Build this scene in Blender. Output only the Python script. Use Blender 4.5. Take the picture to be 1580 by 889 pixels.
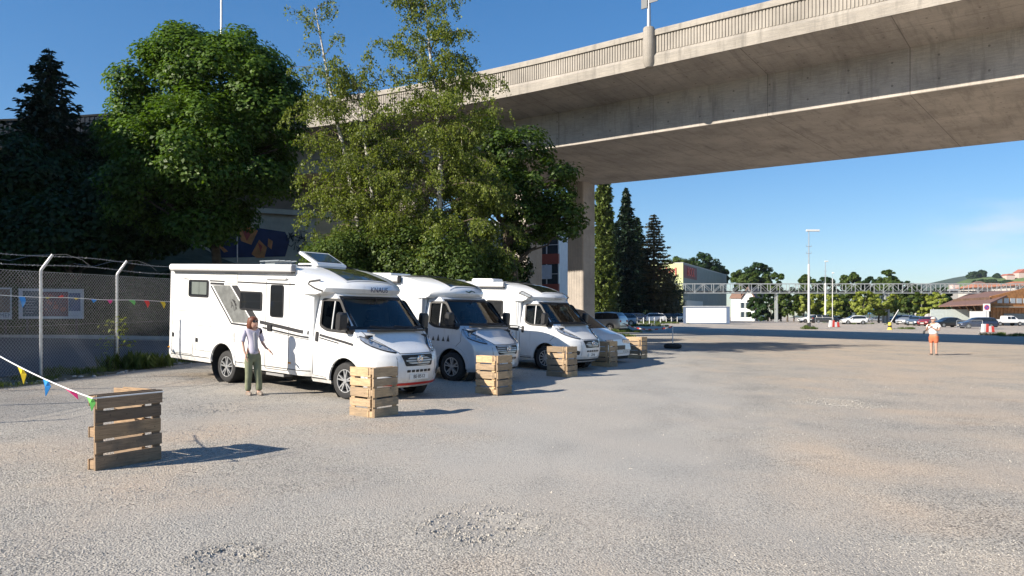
import bpy, bmesh, math, random
import numpy as np
from mathutils import Vector, Matrix
random.seed(7); RNG = np.random.default_rng(11)
R = math.radians; PI = math.pi
for o in list(bpy.data.objects): bpy.data.objects.remove(o)
SC = bpy.context.scene; COL = SC.collection
# ------------------------------------------------------------------ camera, sky, sun, exposure
F = 1150.0; EYE = 1.62; HZ = 489.0
cam = bpy.data.cameras.new('camera'); co = bpy.data.objects.new('camera', cam); COL.objects.link(co)
co.location = (0, 0, EYE); co.rotation_euler = (R(90), 0, 0)
cam.sensor_width = 36; cam.lens = 36*F/1580; cam.shift_y = (HZ-444.5)/1580
cam.clip_start = .1; cam.clip_end = 6000
SC.camera = co
SUN_EL = R(29); SUN_AZ = (-.866, -.5)
w = bpy.data.worlds.new('World'); SC.world = w; w.use_nodes = True
nt = w.node_tree; nt.nodes.clear()
sky = nt.nodes.new('ShaderNodeTexSky'); sky.sky_type = 'NISHITA'; sky.sun_disc = False
sky.sun_elevation = SUN_EL; sky.sun_rotation = math.atan2(SUN_AZ[0], SUN_AZ[1])
sky.altitude = 500; sky.air_density = 1.0; sky.dust_density = .35; sky.ozone_density = 2.2
bg = nt.nodes.new('ShaderNodeBackground'); bg.inputs[1].default_value = .095
out = nt.nodes.new('ShaderNodeOutputWorld')
hsv = nt.nodes.new('ShaderNodeHueSaturation'); hsv.inputs['Saturation'].default_value = 1.5; hsv.inputs['Value'].default_value = 1.06
tint = nt.nodes.new('ShaderNodeMix'); tint.data_type = 'RGBA'; tint.blend_type = 'MULTIPLY'; tint.inputs[0].default_value = 1; tint.inputs[7].default_value = (.84, .92, 1.05, 1)
gam = nt.nodes.new('ShaderNodeGamma'); gam.inputs[1].default_value = .74
nt.links.new(sky.outputs[0], gam.inputs[0]); nt.links.new(gam.outputs[0], hsv.inputs['Color'])
# thin cloud streaks low over the hill (a patch of sky, by direction)
tc = nt.nodes.new('ShaderNodeTexCoord'); mp = nt.nodes.new('ShaderNodeMapping')
mp.inputs['Scale'].default_value = (6, 6, 26)
nz = nt.nodes.new('ShaderNodeTexNoise'); nz.inputs['Scale'].default_value = 1.1; nz.inputs['Detail'].default_value = 7
nt.links.new(tc.outputs['Generated'], mp.inputs[0]); nt.links.new(mp.outputs[0], nz.inputs['Vector'])
cr = nt.nodes.new('ShaderNodeMapRange'); cr.inputs[1].default_value = .46; cr.inputs[2].default_value = .9
nt.links.new(nz.outputs[0], cr.inputs[0])
dist = nt.nodes.new('ShaderNodeVectorMath'); dist.operation = 'DISTANCE'
dv = Vector(((1540-790)/F, 1, (489-382)/F)).normalized(); dist.inputs[1].default_value = dv
mps = nt.nodes.new('ShaderNodeMapping')
nt.links.new(tc.outputs['Generated'], dist.inputs[0])
fr = nt.nodes.new('ShaderNodeMapRange'); fr.inputs[1].default_value = .0; fr.inputs[2].default_value = .10
fr.inputs[3].default_value = 1; fr.inputs[4].default_value = 0; fr.interpolation_type = 'SMOOTHSTEP'
nt.links.new(dist.outputs['Value'], fr.inputs[0])
mu = nt.nodes.new('ShaderNodeMath'); mu.operation = 'MULTIPLY'
nt.links.new(cr.outputs[0], mu.inputs[0]); nt.links.new(fr.outputs[0], mu.inputs[1])
mx = nt.nodes.new('ShaderNodeMix'); mx.data_type = 'RGBA'
mx.inputs[7].default_value = (4.6, 4.7, 5.0, 1)
nt.links.new(mu.outputs[0], mx.inputs[0]); nt.links.new(hsv.outputs[0], tint.inputs[6]); nt.links.new(tint.outputs[2], mx.inputs[6])
nt.links.new(mx.outputs[2], bg.inputs[0]); nt.links.new(bg.outputs[0], out.inputs[0])
sl = bpy.data.lights.new('sun', 'SUN'); sl.energy = 4.4; sl.angle = R(.5); sl.color = (1, .91, .78)
so = bpy.data.objects.new('sun', sl); COL.objects.link(so)
sd = Vector((SUN_AZ[0]*math.cos(SUN_EL), SUN_AZ[1]*math.cos(SUN_EL), math.sin(SUN_EL)))
so.rotation_euler = sd.to_track_quat('Z', 'Y').to_euler()
SC.view_settings.view_transform = 'Standard'; SC.view_settings.look = 'None'
SC.view_settings.exposure = 1.08; SC.view_settings.gamma = 1; SC.view_settings.use_curve_mapping = False
SC.cycles.max_bounces = 6; SC.cycles.transparent_max_bounces = 12
# ------------------------------------------------------------------ terrain height, pixel helpers (for laying out only)
def sstep(a, b, x):
    t = min(1, max(0, (x-a)/(b-a))); return t*t*(3-2*t)
def G(x, y):
    h = -.2+.010*min(max(y, -20), 150)-.012*min(max(x, -20), 100)
    s = (x+3.3)*-.81+(y-14.7)*.588
    sp = math.log1p(math.exp(min(s, 30)*1.5))/1.5
    h += .02*min(sp, 12)*min(1, max(0, (8-x)/10))
    return h
def at(px, py, Y):
    return Vector(((px-790)/F*Y, Y, EYE+(HZ-py)/F*Y))
def gp(px, py):
    lo, hi = 2.0, 400.0
    for _ in range(50):
        m = (lo+hi)/2; p = at(px, py, m)
        if p.z > G(p.x, p.y): lo = m
        else: hi = m
    p = at(px, py, lo); p.z = G(p.x, p.y); return p
def gxy(x, y, dz=0): return Vector((x, y, G(x, y)+dz))
# ------------------------------------------------------------------ materials
def nodes(name):
    m = bpy.data.materials.new(name); m.use_nodes = True; t = m.node_tree
    return m, t, t.nodes['Principled BSDF']
def N(t, kind, **kw):
    n = t.nodes.new(kind)
    for k, v in kw.items():
        if k[0] == 'i': n.inputs[int(k[1:])].default_value = v
        else: setattr(n, k, v)
    return n
def ramp(t, src, stops):
    r = t.nodes.new('ShaderNodeValToRGB'); e = r.color_ramp.elements
    while len(e) < len(stops): e.new(.5)
    for i, (p, c) in enumerate(stops): e[i].position = p; e[i].color = (*c, 1)
    t.links.new(src, r.inputs[0]); return r.outputs[0]
def noise(t, scale, detail=4, vec=None, rough=.55):
    n = t.nodes.new('ShaderNodeTexNoise'); n.inputs['Scale'].default_value = scale
    n.inputs['Detail'].default_value = detail; n.inputs['Roughness'].default_value = rough
    if vec is not None: t.links.new(vec, n.inputs['Vector'])
    return n.outputs[0]
def mixc(t, fac, a, b, mode='MIX'):
    m = t.nodes.new('ShaderNodeMix'); m.data_type = 'RGBA'; m.blend_type = mode
    if isinstance(fac, (int, float)): m.inputs[0].default_value = fac
    else: t.links.new(fac, m.inputs[0])
    for i, v in ((6, a), (7, b)):
        if isinstance(v, tuple): m.inputs[i].default_value = (*v, 1)
        else: t.links.new(v, m.inputs[i])
    return m.outputs[2]
def math_(t, op, a, b=None):
    m = t.nodes.new('ShaderNodeMath'); m.operation = op
    for i, v in ((0, a), (1, b)):
        if v is None: continue
        if isinstance(v, (int, float)): m.inputs[i].default_value = v
        else: t.links.new(v, m.inputs[i])
    return m.outputs[0]
def mapr(t, v, a, b, c, d):
    m = t.nodes.new('ShaderNodeMapRange'); t.links.new(v, m.inputs[0])
    for i, x in enumerate((a, b, c, d)): m.inputs[i+1].default_value = x
    return m.outputs[0]
def bump(t, p, h, strength=.3, d=.02):
    b = t.nodes.new('ShaderNodeBump'); b.inputs['Strength'].default_value = strength; b.inputs['Distance'].default_value = d
    t.links.new(h, b.inputs['Height']); t.links.new(b.outputs[0], p.inputs['Normal'])
def objco(t): return t.nodes.new('ShaderNodeTexCoord').outputs['Object']
def stretch(t, vec, s):
    m = t.nodes.new('ShaderNodeMapping'); m.inputs['Scale'].default_value = s
    t.links.new(vec, m.inputs[0]); return m.outputs[0]
MATS = {}
def mat(name, c, rough=.6, metal=0, var=.12, scale=3., bmp=0, coat=0, emit=None, detail=4, spec=None):
    """plain paint-like stuff with uneven tone"""
    if name in MATS: return MATS[name]
    m, t, p = nodes(name)
    p.inputs['Roughness'].default_value = rough; p.inputs['Metallic'].default_value = metal
    if coat: p.inputs['Coat Weight'].default_value = coat; p.inputs['Coat Roughness'].default_value = .06
    if spec is not None: p.inputs['Specular IOR Level'].default_value = spec
    if var:
        v = objco(t); n = noise(t, scale, detail, v)
        a = tuple(min(1, x*(1+var)) for x in c); b = tuple(x*(1-var) for x in c)
        t.links.new(ramp(t, n, [(.3, b), (.7, a)]), p.inputs['Base Color'])
        if bmp: bump(t, p, n, bmp)
    else: p.inputs['Base Color'].default_value = (*c, 1)
    MATS[name] = m; return m
def leafmat(name, c1, c2, trans=.35, rough=.5):
    if name in MATS: return MATS[name]
    m, t, p = nodes(name)
    g = t.nodes.new('ShaderNodeNewGeometry')
    n = noise(t, .6, 2, objco(t))
    f = math_(t, 'MULTIPLY_ADD', g.outputs['Random Per Island'], .7)
    t.nodes[-1].inputs[2].default_value = 0
    f = math_(t, 'ADD', f, math_(t, 'MULTIPLY', n, .45))
    c = ramp(t, f, [(.15, c1), (.6, tuple((a+b)/2 for a, b in zip(c1, c2))), (1, c2)])
    t.links.new(c, p.inputs['Base Color']); p.inputs['Roughness'].default_value = rough
    p.inputs['Specular IOR Level'].default_value = .3
    tr = t.nodes.new('ShaderNodeBsdfTranslucent'); ms = t.nodes.new('ShaderNodeMixShader')
    tc_ = mixc(t, 1., c, (1.25, 1.3, .5), 'MULTIPLY')
    t.links.new(tc_, tr.inputs[0]); ms.inputs[0].default_value = trans
    t.links.new(p.outputs[0], ms.inputs[1]); t.links.new(tr.outputs[0], ms.inputs[2])
    t.links.new(ms.outputs[0], t.nodes['Material Output'].inputs[0])
    MATS[name] = m; return m
def glassmat(name, tint=(.5, .6, .62), fac=.55, rough=.02):
    """thin tinted pane: see-through plus sky reflection"""
    if name in MATS: return MATS[name]
    m, t, p = nodes(name)
    tr = t.nodes.new('ShaderNodeBsdfTransparent'); tr.inputs[0].default_value = (*tint, 1)
    gl = t.nodes.new('ShaderNodeBsdfGlossy'); gl.inputs['Roughness'].default_value = rough
    fz = t.nodes.new('ShaderNodeFresnel'); fz.inputs[0].default_value = 1.7
    ms = t.nodes.new('ShaderNodeMixShader')
    t.links.new(fz.outputs[0], ms.inputs[0]); t.links.new(tr.outputs[0], ms.inputs[1]); t.links.new(gl.outputs[0], ms.inputs[2])
    t.links.new(ms.outputs[0], t.nodes['Material Output'].inputs[0])
    MATS[name] = m; return m
# ------------------------------------------------------------------ mesh building
class MB:
    def __init__(s): s.v = []; s.f = []; s.mi = []; s.uv = None
    def add(s, vs, fs, mi=0):
        b = len(s.v); s.v += [tuple(v) for v in vs]
        for f in fs: s.f.append(tuple(b+i for i in f)); s.mi.append(mi)
        return s
    def box(s, a, b, M=None, mi=0):
        (x0, y0, z0), (x1, y1, z1) = a, b
        vs = [(x0, y0, z0), (x1, y0, z0), (x1, y1, z0), (x0, y1, z0), (x0, y0, z1), (x1, y0, z1), (x1, y1, z1), (x0, y1, z1)]
        if M is not None: vs = [M @ Vector(v) for v in vs]
        return s.add(vs, [(0, 3, 2, 1), (4, 5, 6, 7), (0, 1, 5, 4), (1, 2, 6, 5), (2, 3, 7, 6), (3, 0, 4, 7)], mi)
    def tube(s, pts, r, n=6, mi=0, cap=True):
        pts = [Vector(p) for p in pts]; k = len(pts)
        rs = r if isinstance(r, (list, tuple)) else [r]*k
        vs = []; prev = None
        for i, p in enumerate(pts):
            d = (pts[min(i+1, k-1)]-pts[max(i-1, 0)])
            if d.length < 1e-9: d = Vector((0, 0, 1))
            d.normalize()
            if prev is None:
                prev = d.orthogonal().normalized()
            u = (prev-d*prev.dot(d))
            if u.length < 1e-6: u = d.orthogonal()
            u.normalize(); prev = u; w_ = d.cross(u)
            for j in range(n):
                a = 2*PI*j/n; vs.append(p+(u*math.cos(a)+w_*math.sin(a))*rs[i])
        fs = [(i*n+j, i*n+(j+1) % n, (i+1)*n+(j+1) % n, (i+1)*n+j) for i in range(k-1) for j in range(n)]
        if cap: fs += [tuple(range(n))[::-1], tuple((k-1)*n+j for j in range(n))]
        return s.add(vs, fs, mi)
    def prism(s, poly, fn, a, b, mi=0):
        """poly 2D list; fn(u,v,d)->3D; extruded d from a to b"""
        n = len(poly)
        vs = [fn(u, v, a) for u, v in poly]+[fn(u, v, b) for u, v in poly]
        fs = [tuple(range(n))[::-1], tuple(range(n, 2*n))]+[(i, (i+1) % n, n+(i+1) % n, n+i) for i in range(n)]
        return s.add(vs, fs, mi)
    def loft(s, rings, closed=True, mi=0, caps=(False, False)):
        n = len(rings[0]); vs = [v for r in rings for v in r]
        m = n if closed else n-1
        fs = [(i*n+j, i*n+(j+1) % n, (i+1)*n+(j+1) % n, (i+1)*n+j) for i in range(len(rings)-1) for j in range(m)]
        if caps[0]: fs.append(tuple(range(n))[::-1])
        if caps[1]: fs.append(tuple((len(rings)-1)*n+j for j in range(n)))
        return s.add(vs, fs, mi)
    def lathe(s, prof, M=None, n=24, mi=0):
        """prof: (radius, axial) around local Y"""
        rings = []
        for r, a in prof:
            ring = [Vector((r*math.cos(2*PI*j/n), a, r*math.sin(2*PI*j/n))) for j in range(n)]
            if M is not None: ring = [M @ v for v in ring]
            rings.append(ring)
        return s.loft(rings, True, mi)
    def build(s, name, m, parent=None, smooth=False, bevel=0, flat=None):
        me = bpy.data.meshes.new(name); me.from_pydata([tuple(v) for v in s.v], [], s.f)
        ms = m if isinstance(m, (list, tuple)) else [m]
        for x in ms: me.materials.append(x)
        if len(ms) > 1: me.polygons.foreach_set('material_index', s.mi)
        bm = bmesh.new(); bm.from_mesh(me); bmesh.ops.delete(bm, geom=[v for v in bm.verts if not v.link_faces], context='VERTS'); bmesh.ops.recalc_face_normals(bm, faces=bm.faces)
        if bevel: bmesh.ops.bevel(bm, geom=bm.edges[:], offset=bevel, segments=1, affect='EDGES', clamp_overlap=True)
        if smooth:
            lim = R(smooth if smooth > 1 else 35)
            for f in bm.faces: f.smooth = True
            for e in bm.edges:
                if len(e.link_faces) == 2 and e.calc_face_angle(0) > lim: e.smooth = False
        bm.to_mesh(me); bm.free()
        o = bpy.data.objects.new(name, me); COL.objects.link(o)
        if parent is not None: o.parent = parent
        return o
def qmesh(name, co, mt, parent=None, k=4):
    """co: (N*k,3) numpy; loose k-gons"""
    co = np.asarray(co, dtype=np.float32).reshape(-1, 3); n = len(co)//k
    me = bpy.data.meshes.new(name); me.vertices.add(n*k); me.vertices.foreach_set('co', co.ravel())
    me.loops.add(n*k); me.loops.foreach_set('vertex_index', np.arange(n*k, dtype=np.int32))
    me.polygons.add(n); me.polygons.foreach_set('loop_start', np.arange(0, n*k, k, dtype=np.int32))
    me.update(calc_edges=True); me.materials.append(mt)
    o = bpy.data.objects.new(name, me); COL.objects.link(o)
    if parent is not None: o.parent = parent
    return o
def tag(o, label=None, cat=None, group=None, kind=None):
    for k, v in (('label', label), ('category', cat), ('group', group), ('kind', kind)):
        if v: o[k] = v
    return o
def thing(name, label, cat, loc=(0, 0, 0), rz=0, group=None):
    o = bpy.data.objects.new(name, None); COL.objects.link(o); o.empty_display_size = .2
    o.location = loc; o.rotation_euler = (0, 0, rz); tag(o, label, cat, group); return o
def kids(o): return [c for c in COL.objects if c.parent == o]
def copy_tree(o, parent=None):
    c = o.copy(); COL.objects.link(c); c.parent = parent
    for ch in KIDS(o): copy_tree(ch, c)
    return c
def KIDS(o): return list(o.children)
def text(name, s, size, m, M, parent=None, ext=.002, align='CENTER'):
    cu = bpy.data.curves.new(name, 'FONT'); cu.body = s; cu.size = size; cu.extrude = ext; cu.align_x = align; cu.align_y = 'CENTER'
    o = bpy.data.objects.new(name, cu); me = bpy.data.meshes.new_from_object(o)
    bpy.data.objects.remove(o); me.materials.clear(); me.materials.append(m); me.transform(M)
    r = bpy.data.objects.new(name, me); COL.objects.link(r)
    if parent is not None: r.parent = parent
    return r
def basis(o, x, y, z=None):
    x = Vector(x).normalized(); y = Vector(y).normalized(); z = x.cross(y) if z is None else Vector(z)
    M = Matrix((x, y, z)).transposed().to_4x4(); M.translation = Vector(o); return M
def interp(tab, x): return float(np.interp(x, [a for a, b in tab], [b for a, b in tab]))
# ------------------------------------------------------------------ ground
def ground_mat():
    m, t, p = nodes('gravel_lot'); v = objco(t)
    big = noise(t, .11, 5, v, .6); mid = noise(t, .55, 6, v, .6); fine = noise(t, 48, 5, v, .75); sp = noise(t, 62, 1.5, v, .5)
    vo = N(t, 'ShaderNodeTexVoronoi'); vo.inputs['Scale'].default_value = 62; t.links.new(v, vo.inputs['Vector'])
    vo2 = N(t, 'ShaderNodeTexVoronoi'); vo2.inputs['Scale'].default_value = 34; t.links.new(v, vo2.inputs['Vector'])
    f = math_(t, 'ADD', math_(t, 'MULTIPLY', big, .6), math_(t, 'MULTIPLY', mid, .4))
    base = ramp(t, f, [(.36, (.29, .278, .262)), (.46, (.365, .345, .315)), (.54, (.42, .37, .315)), (.62, (.45, .38, .31))])
    pink = noise(t, .35, 3, stretch(t, v, (1, 1, 1)))
    base = mixc(t, mapr(t, pink, .53, .66, 0, .5), base, (.49, .39, .30))
    # grey worn tarmac showing through along the drive lane
    dsp = noise(t, .23, 4, stretch(t, v, (1.6, .6, 1)), .5)
    grey = mapr(t, dsp, .48, .6, 0, .6)
    base = mixc(t, grey, base, (.33, .325, .31))
    # compacted driving lane, smoother and greyer than the gravel either side
    sx_ = N(t, 'ShaderNodeSeparateXYZ'); t.links.new(v, sx_.inputs[0])
    lx = math_(t, 'SUBTRACT', sx_.outputs[0], math_(t, 'MULTIPLY', sx_.outputs[1], .20))
    lx = math_(t, 'ABSOLUTE', math_(t, 'ADD', math_(t, 'ADD', lx, 1.0), math_(t, 'MULTIPLY', math_(t, 'SUBTRACT', noise(t, .4, 4, v), .5), 4.0)))
    lane = math_(t, 'MULTIPLY', mapr(t, lx, 1.2, 3.4, 1, 0), mapr(t, sx_.outputs[1], 5.0, 8.5, .15, 1))
    base = mixc(t, math_(t, 'MULTIPLY', lane, .75), base, (.36, .35, .33))
    tanr = math_(t, 'MULTIPLY', mapr(t, math_(t, 'SUBTRACT', sx_.outputs[0], math_(t, 'MULTIPLY', sx_.outputs[1], .28)), 1.0, 5.0, 0, .5), mapr(t, mid, .38, .55, .2, 1))
    base = mixc(t, tanr, base, (.47, .39, .315))
    gr_ = math_(t, 'SUBTRACT', 1, math_(t, 'MULTIPLY', lane, .62))
    # faint tyre tracks bending into the parking bays
    for k_, (o1, o2) in enumerate(((-2.2, .34), (-.6, .34), (2.4, .05), (4.0, .05))):
        tx = math_(t, 'SUBTRACT', sx_.outputs[0], math_(t, 'MULTIPLY', sx_.outputs[1], o2))
        tx = math_(t, 'ABSOLUTE', math_(t, 'ADD', math_(t, 'SUBTRACT', tx, o1), math_(t, 'MULTIPLY', math_(t, 'SUBTRACT', noise(t, .16, 2, v), .5), 5.0)))
        tr_ = math_(t, 'MULTIPLY', mapr(t, tx, .10, .32, .30, 0), mapr(t, mid, .4, .6, 1, .2))
        base = mixc(t, tr_, base, (.27, .26, .245))
    spk = ramp(t, sp, [(.30, (.16, .155, .15)), (.385, (.62, .61, .60)), (.45, (1.0, 1.0, 1.0)), (.6, (1.08, 1.07, 1.05)), (.70, (1.6, 1.56, 1.48))])
    base = mixc(t, math_(t, 'MULTIPLY', gr_, mapr(t, mid, .36, .62, 1, .45)), base, spk, 'MULTIPLY')
    st = ramp(t, vo.outputs['Color'], [(.15, (.42, .41, .40)), (.4, (1, 1, 1)), (.85, (1.32, 1.29, 1.22))])
    base = mixc(t, math_(t, 'MULTIPLY', gr_, mapr(t, mid, .38, .58, .95, .35)), base, st, 'MULTIPLY')
    fs = ramp(t, fine, [(.3, (.72, .71, .7)), (.65, (1.15, 1.14, 1.12))])
    base = mixc(t, .6, base, fs, 'MULTIPLY')
    t.links.new(base, p.inputs['Base Color']); p.inputs['Roughness'].default_value = .93
    p.inputs['Specular IOR Level'].default_value = .2
    h = math_(t, 'ADD', math_(t, 'MULTIPLY', vo.outputs['Distance'], -.9), math_(t, 'ADD', math_(t, 'MULTIPLY', sp, 1.2), math_(t, 'MULTIPLY', vo2.outputs['Distance'], .5)))
    bump(t, p, math_(t, 'MULTIPLY', h, gr_), .75, .010); return m
def rough_ground(x, y):
    """small unevenness and two potholes"""
    h = .012*math.sin(x*1.3+.7*y)*math.sin(.9*y-.4*x)+.006*math.sin(3.1*x+1.2)*math.sin(2.7*y)
    for cx, cy, r, d in HOLES:
        q = ((x-cx)**2+(y-cy)**2)/r**2
        if q < 6: h += .35*d*math.sin(x*31+y*17)*math.sin(y*29-x*13)*math.exp(-q*.6); h += -d*math.exp(-q*1.6)+.3*d*math.exp(-(q-1.6)**2*1.4)
    return h if y < 40 else 0
HOLES = []
for px, py, r, d in ((745, 812, .42, .030), (352, 858, .20, .035), (1290, 622, .5, .03), (420, 560, .6, .02), (330, 630, .5, .03)):
    q = gp(px, py); HOLES.append((q.x, q.y, r, d))
ys = list(np.concatenate([np.linspace(-30, 1.5, 10), np.arange(2, 12, .11), np.arange(12, 30, .25), np.arange(30, 80, 1.5), np.arange(80, 200, 6), np.geomspace(200, 4000, 14)]))
xs = sorted(set(list(np.round(np.arange(-8, 9, .12), 3))+list(np.arange(-24, -8, .4))+list(np.arange(9, 30, .6))+list(np.arange(30, 120, 4.))+list(-np.geomspace(24.4, 4000, 14))+list(np.geomspace(120, 4000, 12))))
gm = MB(); nx = len(xs)
vs = [(x, y, G(x, y)+rough_ground(x, y)) for y in ys for x in xs]
gm.add(vs, [(j*nx+i, j*nx+i+1, (j+1)*nx+i+1, (j+1)*nx+i) for j in range(len(ys)-1) for i in range(nx-1)])
g = gm.build('ground', ground_mat(), smooth=80); tag(g, 'dusty beige and grey gravel lot with worn tarmac showing through', 'ground', kind='structure')
# loose stones
def stones():
    base = np.array([(1, 0, 0), (.3, 1, 0), (-1, .1, 0), (-.2, -1, 0), (.1, 0, 1)], float)
    tri = np.array([(0, 1, 4), (1, 2, 4), (2, 3, 4), (3, 0, 4)])
    n = 420000; y = 3.0+(RNG.random(n)**1.5)*17; x = (RNG.random(n)*2-1)*(.72*y+.4)
    px = 790+x/y*F
    d = np.where(y > 6.0, .06+.55*np.exp(-((px-260)/380)**2), .42)
    pat = np.clip(np.sin(x*1.1+y*.6)*np.sin(y*1.7-x*.5)+.45*np.sin(x*2.9-y*1.3)*np.sin(y*3.1+x)+.25, 0, 1.3)
    lane = np.clip(1-np.exp(-((px-(700+18*(y-5)))/210)**2)*np.clip((y-4.5)/2, 0, 1), .08, 1)
    d = d*(.18+.9*pat)*lane
    big = np.zeros(n)
    for cx, cy, r, dd in HOLES:
        q = ((x-cx)**2+(y-cy)**2)/r**2
        d = d+np.where(q < 3.5, .8, 0); big += np.where((q < 1.4) & (RNG.random(n) < .35) & (dd > .02) , .012*RNG.random(n), 0)
    k = RNG.random(n) < d; x, y, big = x[k], y[k], big[k]; n = len(x)
    s = .0034+.0070*RNG.random(n)**2.2+np.where(RNG.random(n) < .008, .012*RNG.random(n), 0)+big+.00012*y
    zz = np.array([G(u, v)+rough_ground(u, v) for u, v in zip(x, y)])
    B = base[None]*(s[:, None]*(.7+.6*RNG.random((n, 3))))[:, None, :]*(1+.22*RNG.standard_normal((n, 5, 1))); B[:, :, 2] *= .85
    a_ = RNG.random(n)*6.3; c, sn_ = np.cos(a_)[:, None], np.sin(a_)[:, None]
    B = np.stack([B[:, :, 0]*c-B[:, :, 1]*sn_, B[:, :, 0]*sn_+B[:, :, 1]*c, B[:, :, 2]], 2)+np.stack([x, y, zz-.001], 1)[:, None, :]
    co = [B[:, tri].reshape(-1, 3)]
    print('stones', n)
    m, t, p = nodes('loose_stone'); g_ = t.nodes.new('ShaderNodeNewGeometry')
    nn = noise(t, 70, 1, objco(t))
    t.links.new(ramp(t, nn, [(.3, (.10, .095, .09)), (.5, (.30, .285, .26)), (.7, (.50, .46, .40))]), p.inputs['Base Color'])
    p.inputs['Roughness'].default_value = .9
    o = qmesh('loose_gravel', np.concatenate(co), m, k=3); tag(o, 'loose grey and beige stones strewn over the lot', 'gravel', kind='stuff')
stones()
# ------------------------------------------------------------------ road behind the fence, verge, kerb
asph = mat('asphalt', (.07, .075, .085), .9, var=.2, scale=2, bmp=.2)
def sheet(name, poly, dz, m, n=24, label=None, kind='structure', cat=None):
    """quad poly (4 corners) draped on the ground"""
    a, b, c, d = [Vector(p) for p in poly]; mb = MB(); vs = []
    for j in range(n+1):
        for i in range(n+1):
            u, v = i/n, j/n; p = a*(1-u)*(1-v)+b*u*(1-v)+c*u*v+d*(1-u)*v
            vs.append((p.x, p.y, G(p.x, p.y)+dz))
    mb.add(vs, [(j*(n+1)+i, j*(n+1)+i+1, (j+1)*(n+1)+i+1, (j+1)*(n+1)+i) for j in range(n) for i in range(n)])
    o = mb.build(name, m); tag(o, label, cat, kind=kind); return o
FD = Vector((.15, .989)); FP = Vector((-10.43, 16.5))
def fpt(s, off=0):
    p = FP+FD*s+Vector((-FD.y, FD.x))*off; return p
def V2(v): return (v.x, v.y)
soil = mat('verge_soil', (.11, .10, .07), .95, var=.35, scale=5, bmp=.5)
sheet('verge', (V2(fpt(-14, -.55)), V2(fpt(13, -.55)), V2(fpt(13, .9)), V2(fpt(-14, .9))), .012, soil, label='strip of bare soil and weeds under the fence')
sheet('road', (V2(fpt(-16, .9)), V2(fpt(14, .9)), (-26, 35.5), (-46, 20)), .03, asph, label='dark asphalt road behind the fence in shade')
kb = MB(); kerbm = mat('kerb_concrete', (.42, .40, .37), .85, var=.15)
pts = [Vector((-46, 20, 0)), Vector((-26, 35.0, 0)), Vector((-17, 34.0, 0)), Vector((-9.5, 33.2, 0)), Vector((-4.5, 34, 0))]
prev = None
for i in range(len(pts)-1):
    a, b = pts[i], pts[i+1]; d = (b-a).normalized(); n_ = Vector((-d.y, d.x, 0))
    L_ = (b-a).length; k = max(2, int(L_/1.0))
    for j in range(k):
        p = a+(b-a)*(j/k); q = a+(b-a)*((j+.98)/k)
        z = G(p.x, p.y)
        kb.add([(p.x, p.y, z), (q.x, q.y, z), (q.x+n_.x*.15, q.y+n_.y*.15, z), (p.x+n_.x*.15, p.y+n_.y*.15, z),
                (p.x, p.y, z+.16), (q.x, q.y, z+.16), (q.x+n_.x*.15, q.y+n_.y*.15, z+.16), (p.x+n_.x*.15, p.y+n_.y*.15, z+.16)],
               [(0, 1, 5, 4), (1, 2, 6, 5), (2, 3, 7, 6), (3, 0, 4, 7), (4, 5, 6, 7)])
o = kb.build('kerb', kerbm); tag(o, kind='structure')
# embankment rising to the bridge abutment on the left
def emb(x, y):
    ramp_ = 3.0+max(0, -16-x)*.42+max(0, -34-x)*.1
    k = sstep(35.5, 49, y+max(0, (x+16))*.9)*sstep(-2, -13, x)
    return G(x, y)+.05+min(ramp_, 13.5)*k
eb = MB(); exs = np.linspace(-120, -1, 60); eys = np.linspace(34.8, 75, 30)
eb.add([(x, y, emb(x, y)+.25*math.sin(x*1.7)*math.sin(y*1.3)*sstep(36, 38, y)) for y in eys for x in exs],
       [(j*60+i, j*60+i+1, (j+1)*60+i+1, (j+1)*60+i) for j in range(29) for i in range(59)])
o = eb.build('embankment', mat('bank_soil', (.045, .055, .028), .95, var=.4, scale=1.5, bmp=.5), smooth=80); tag(o, kind='structure')
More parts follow.
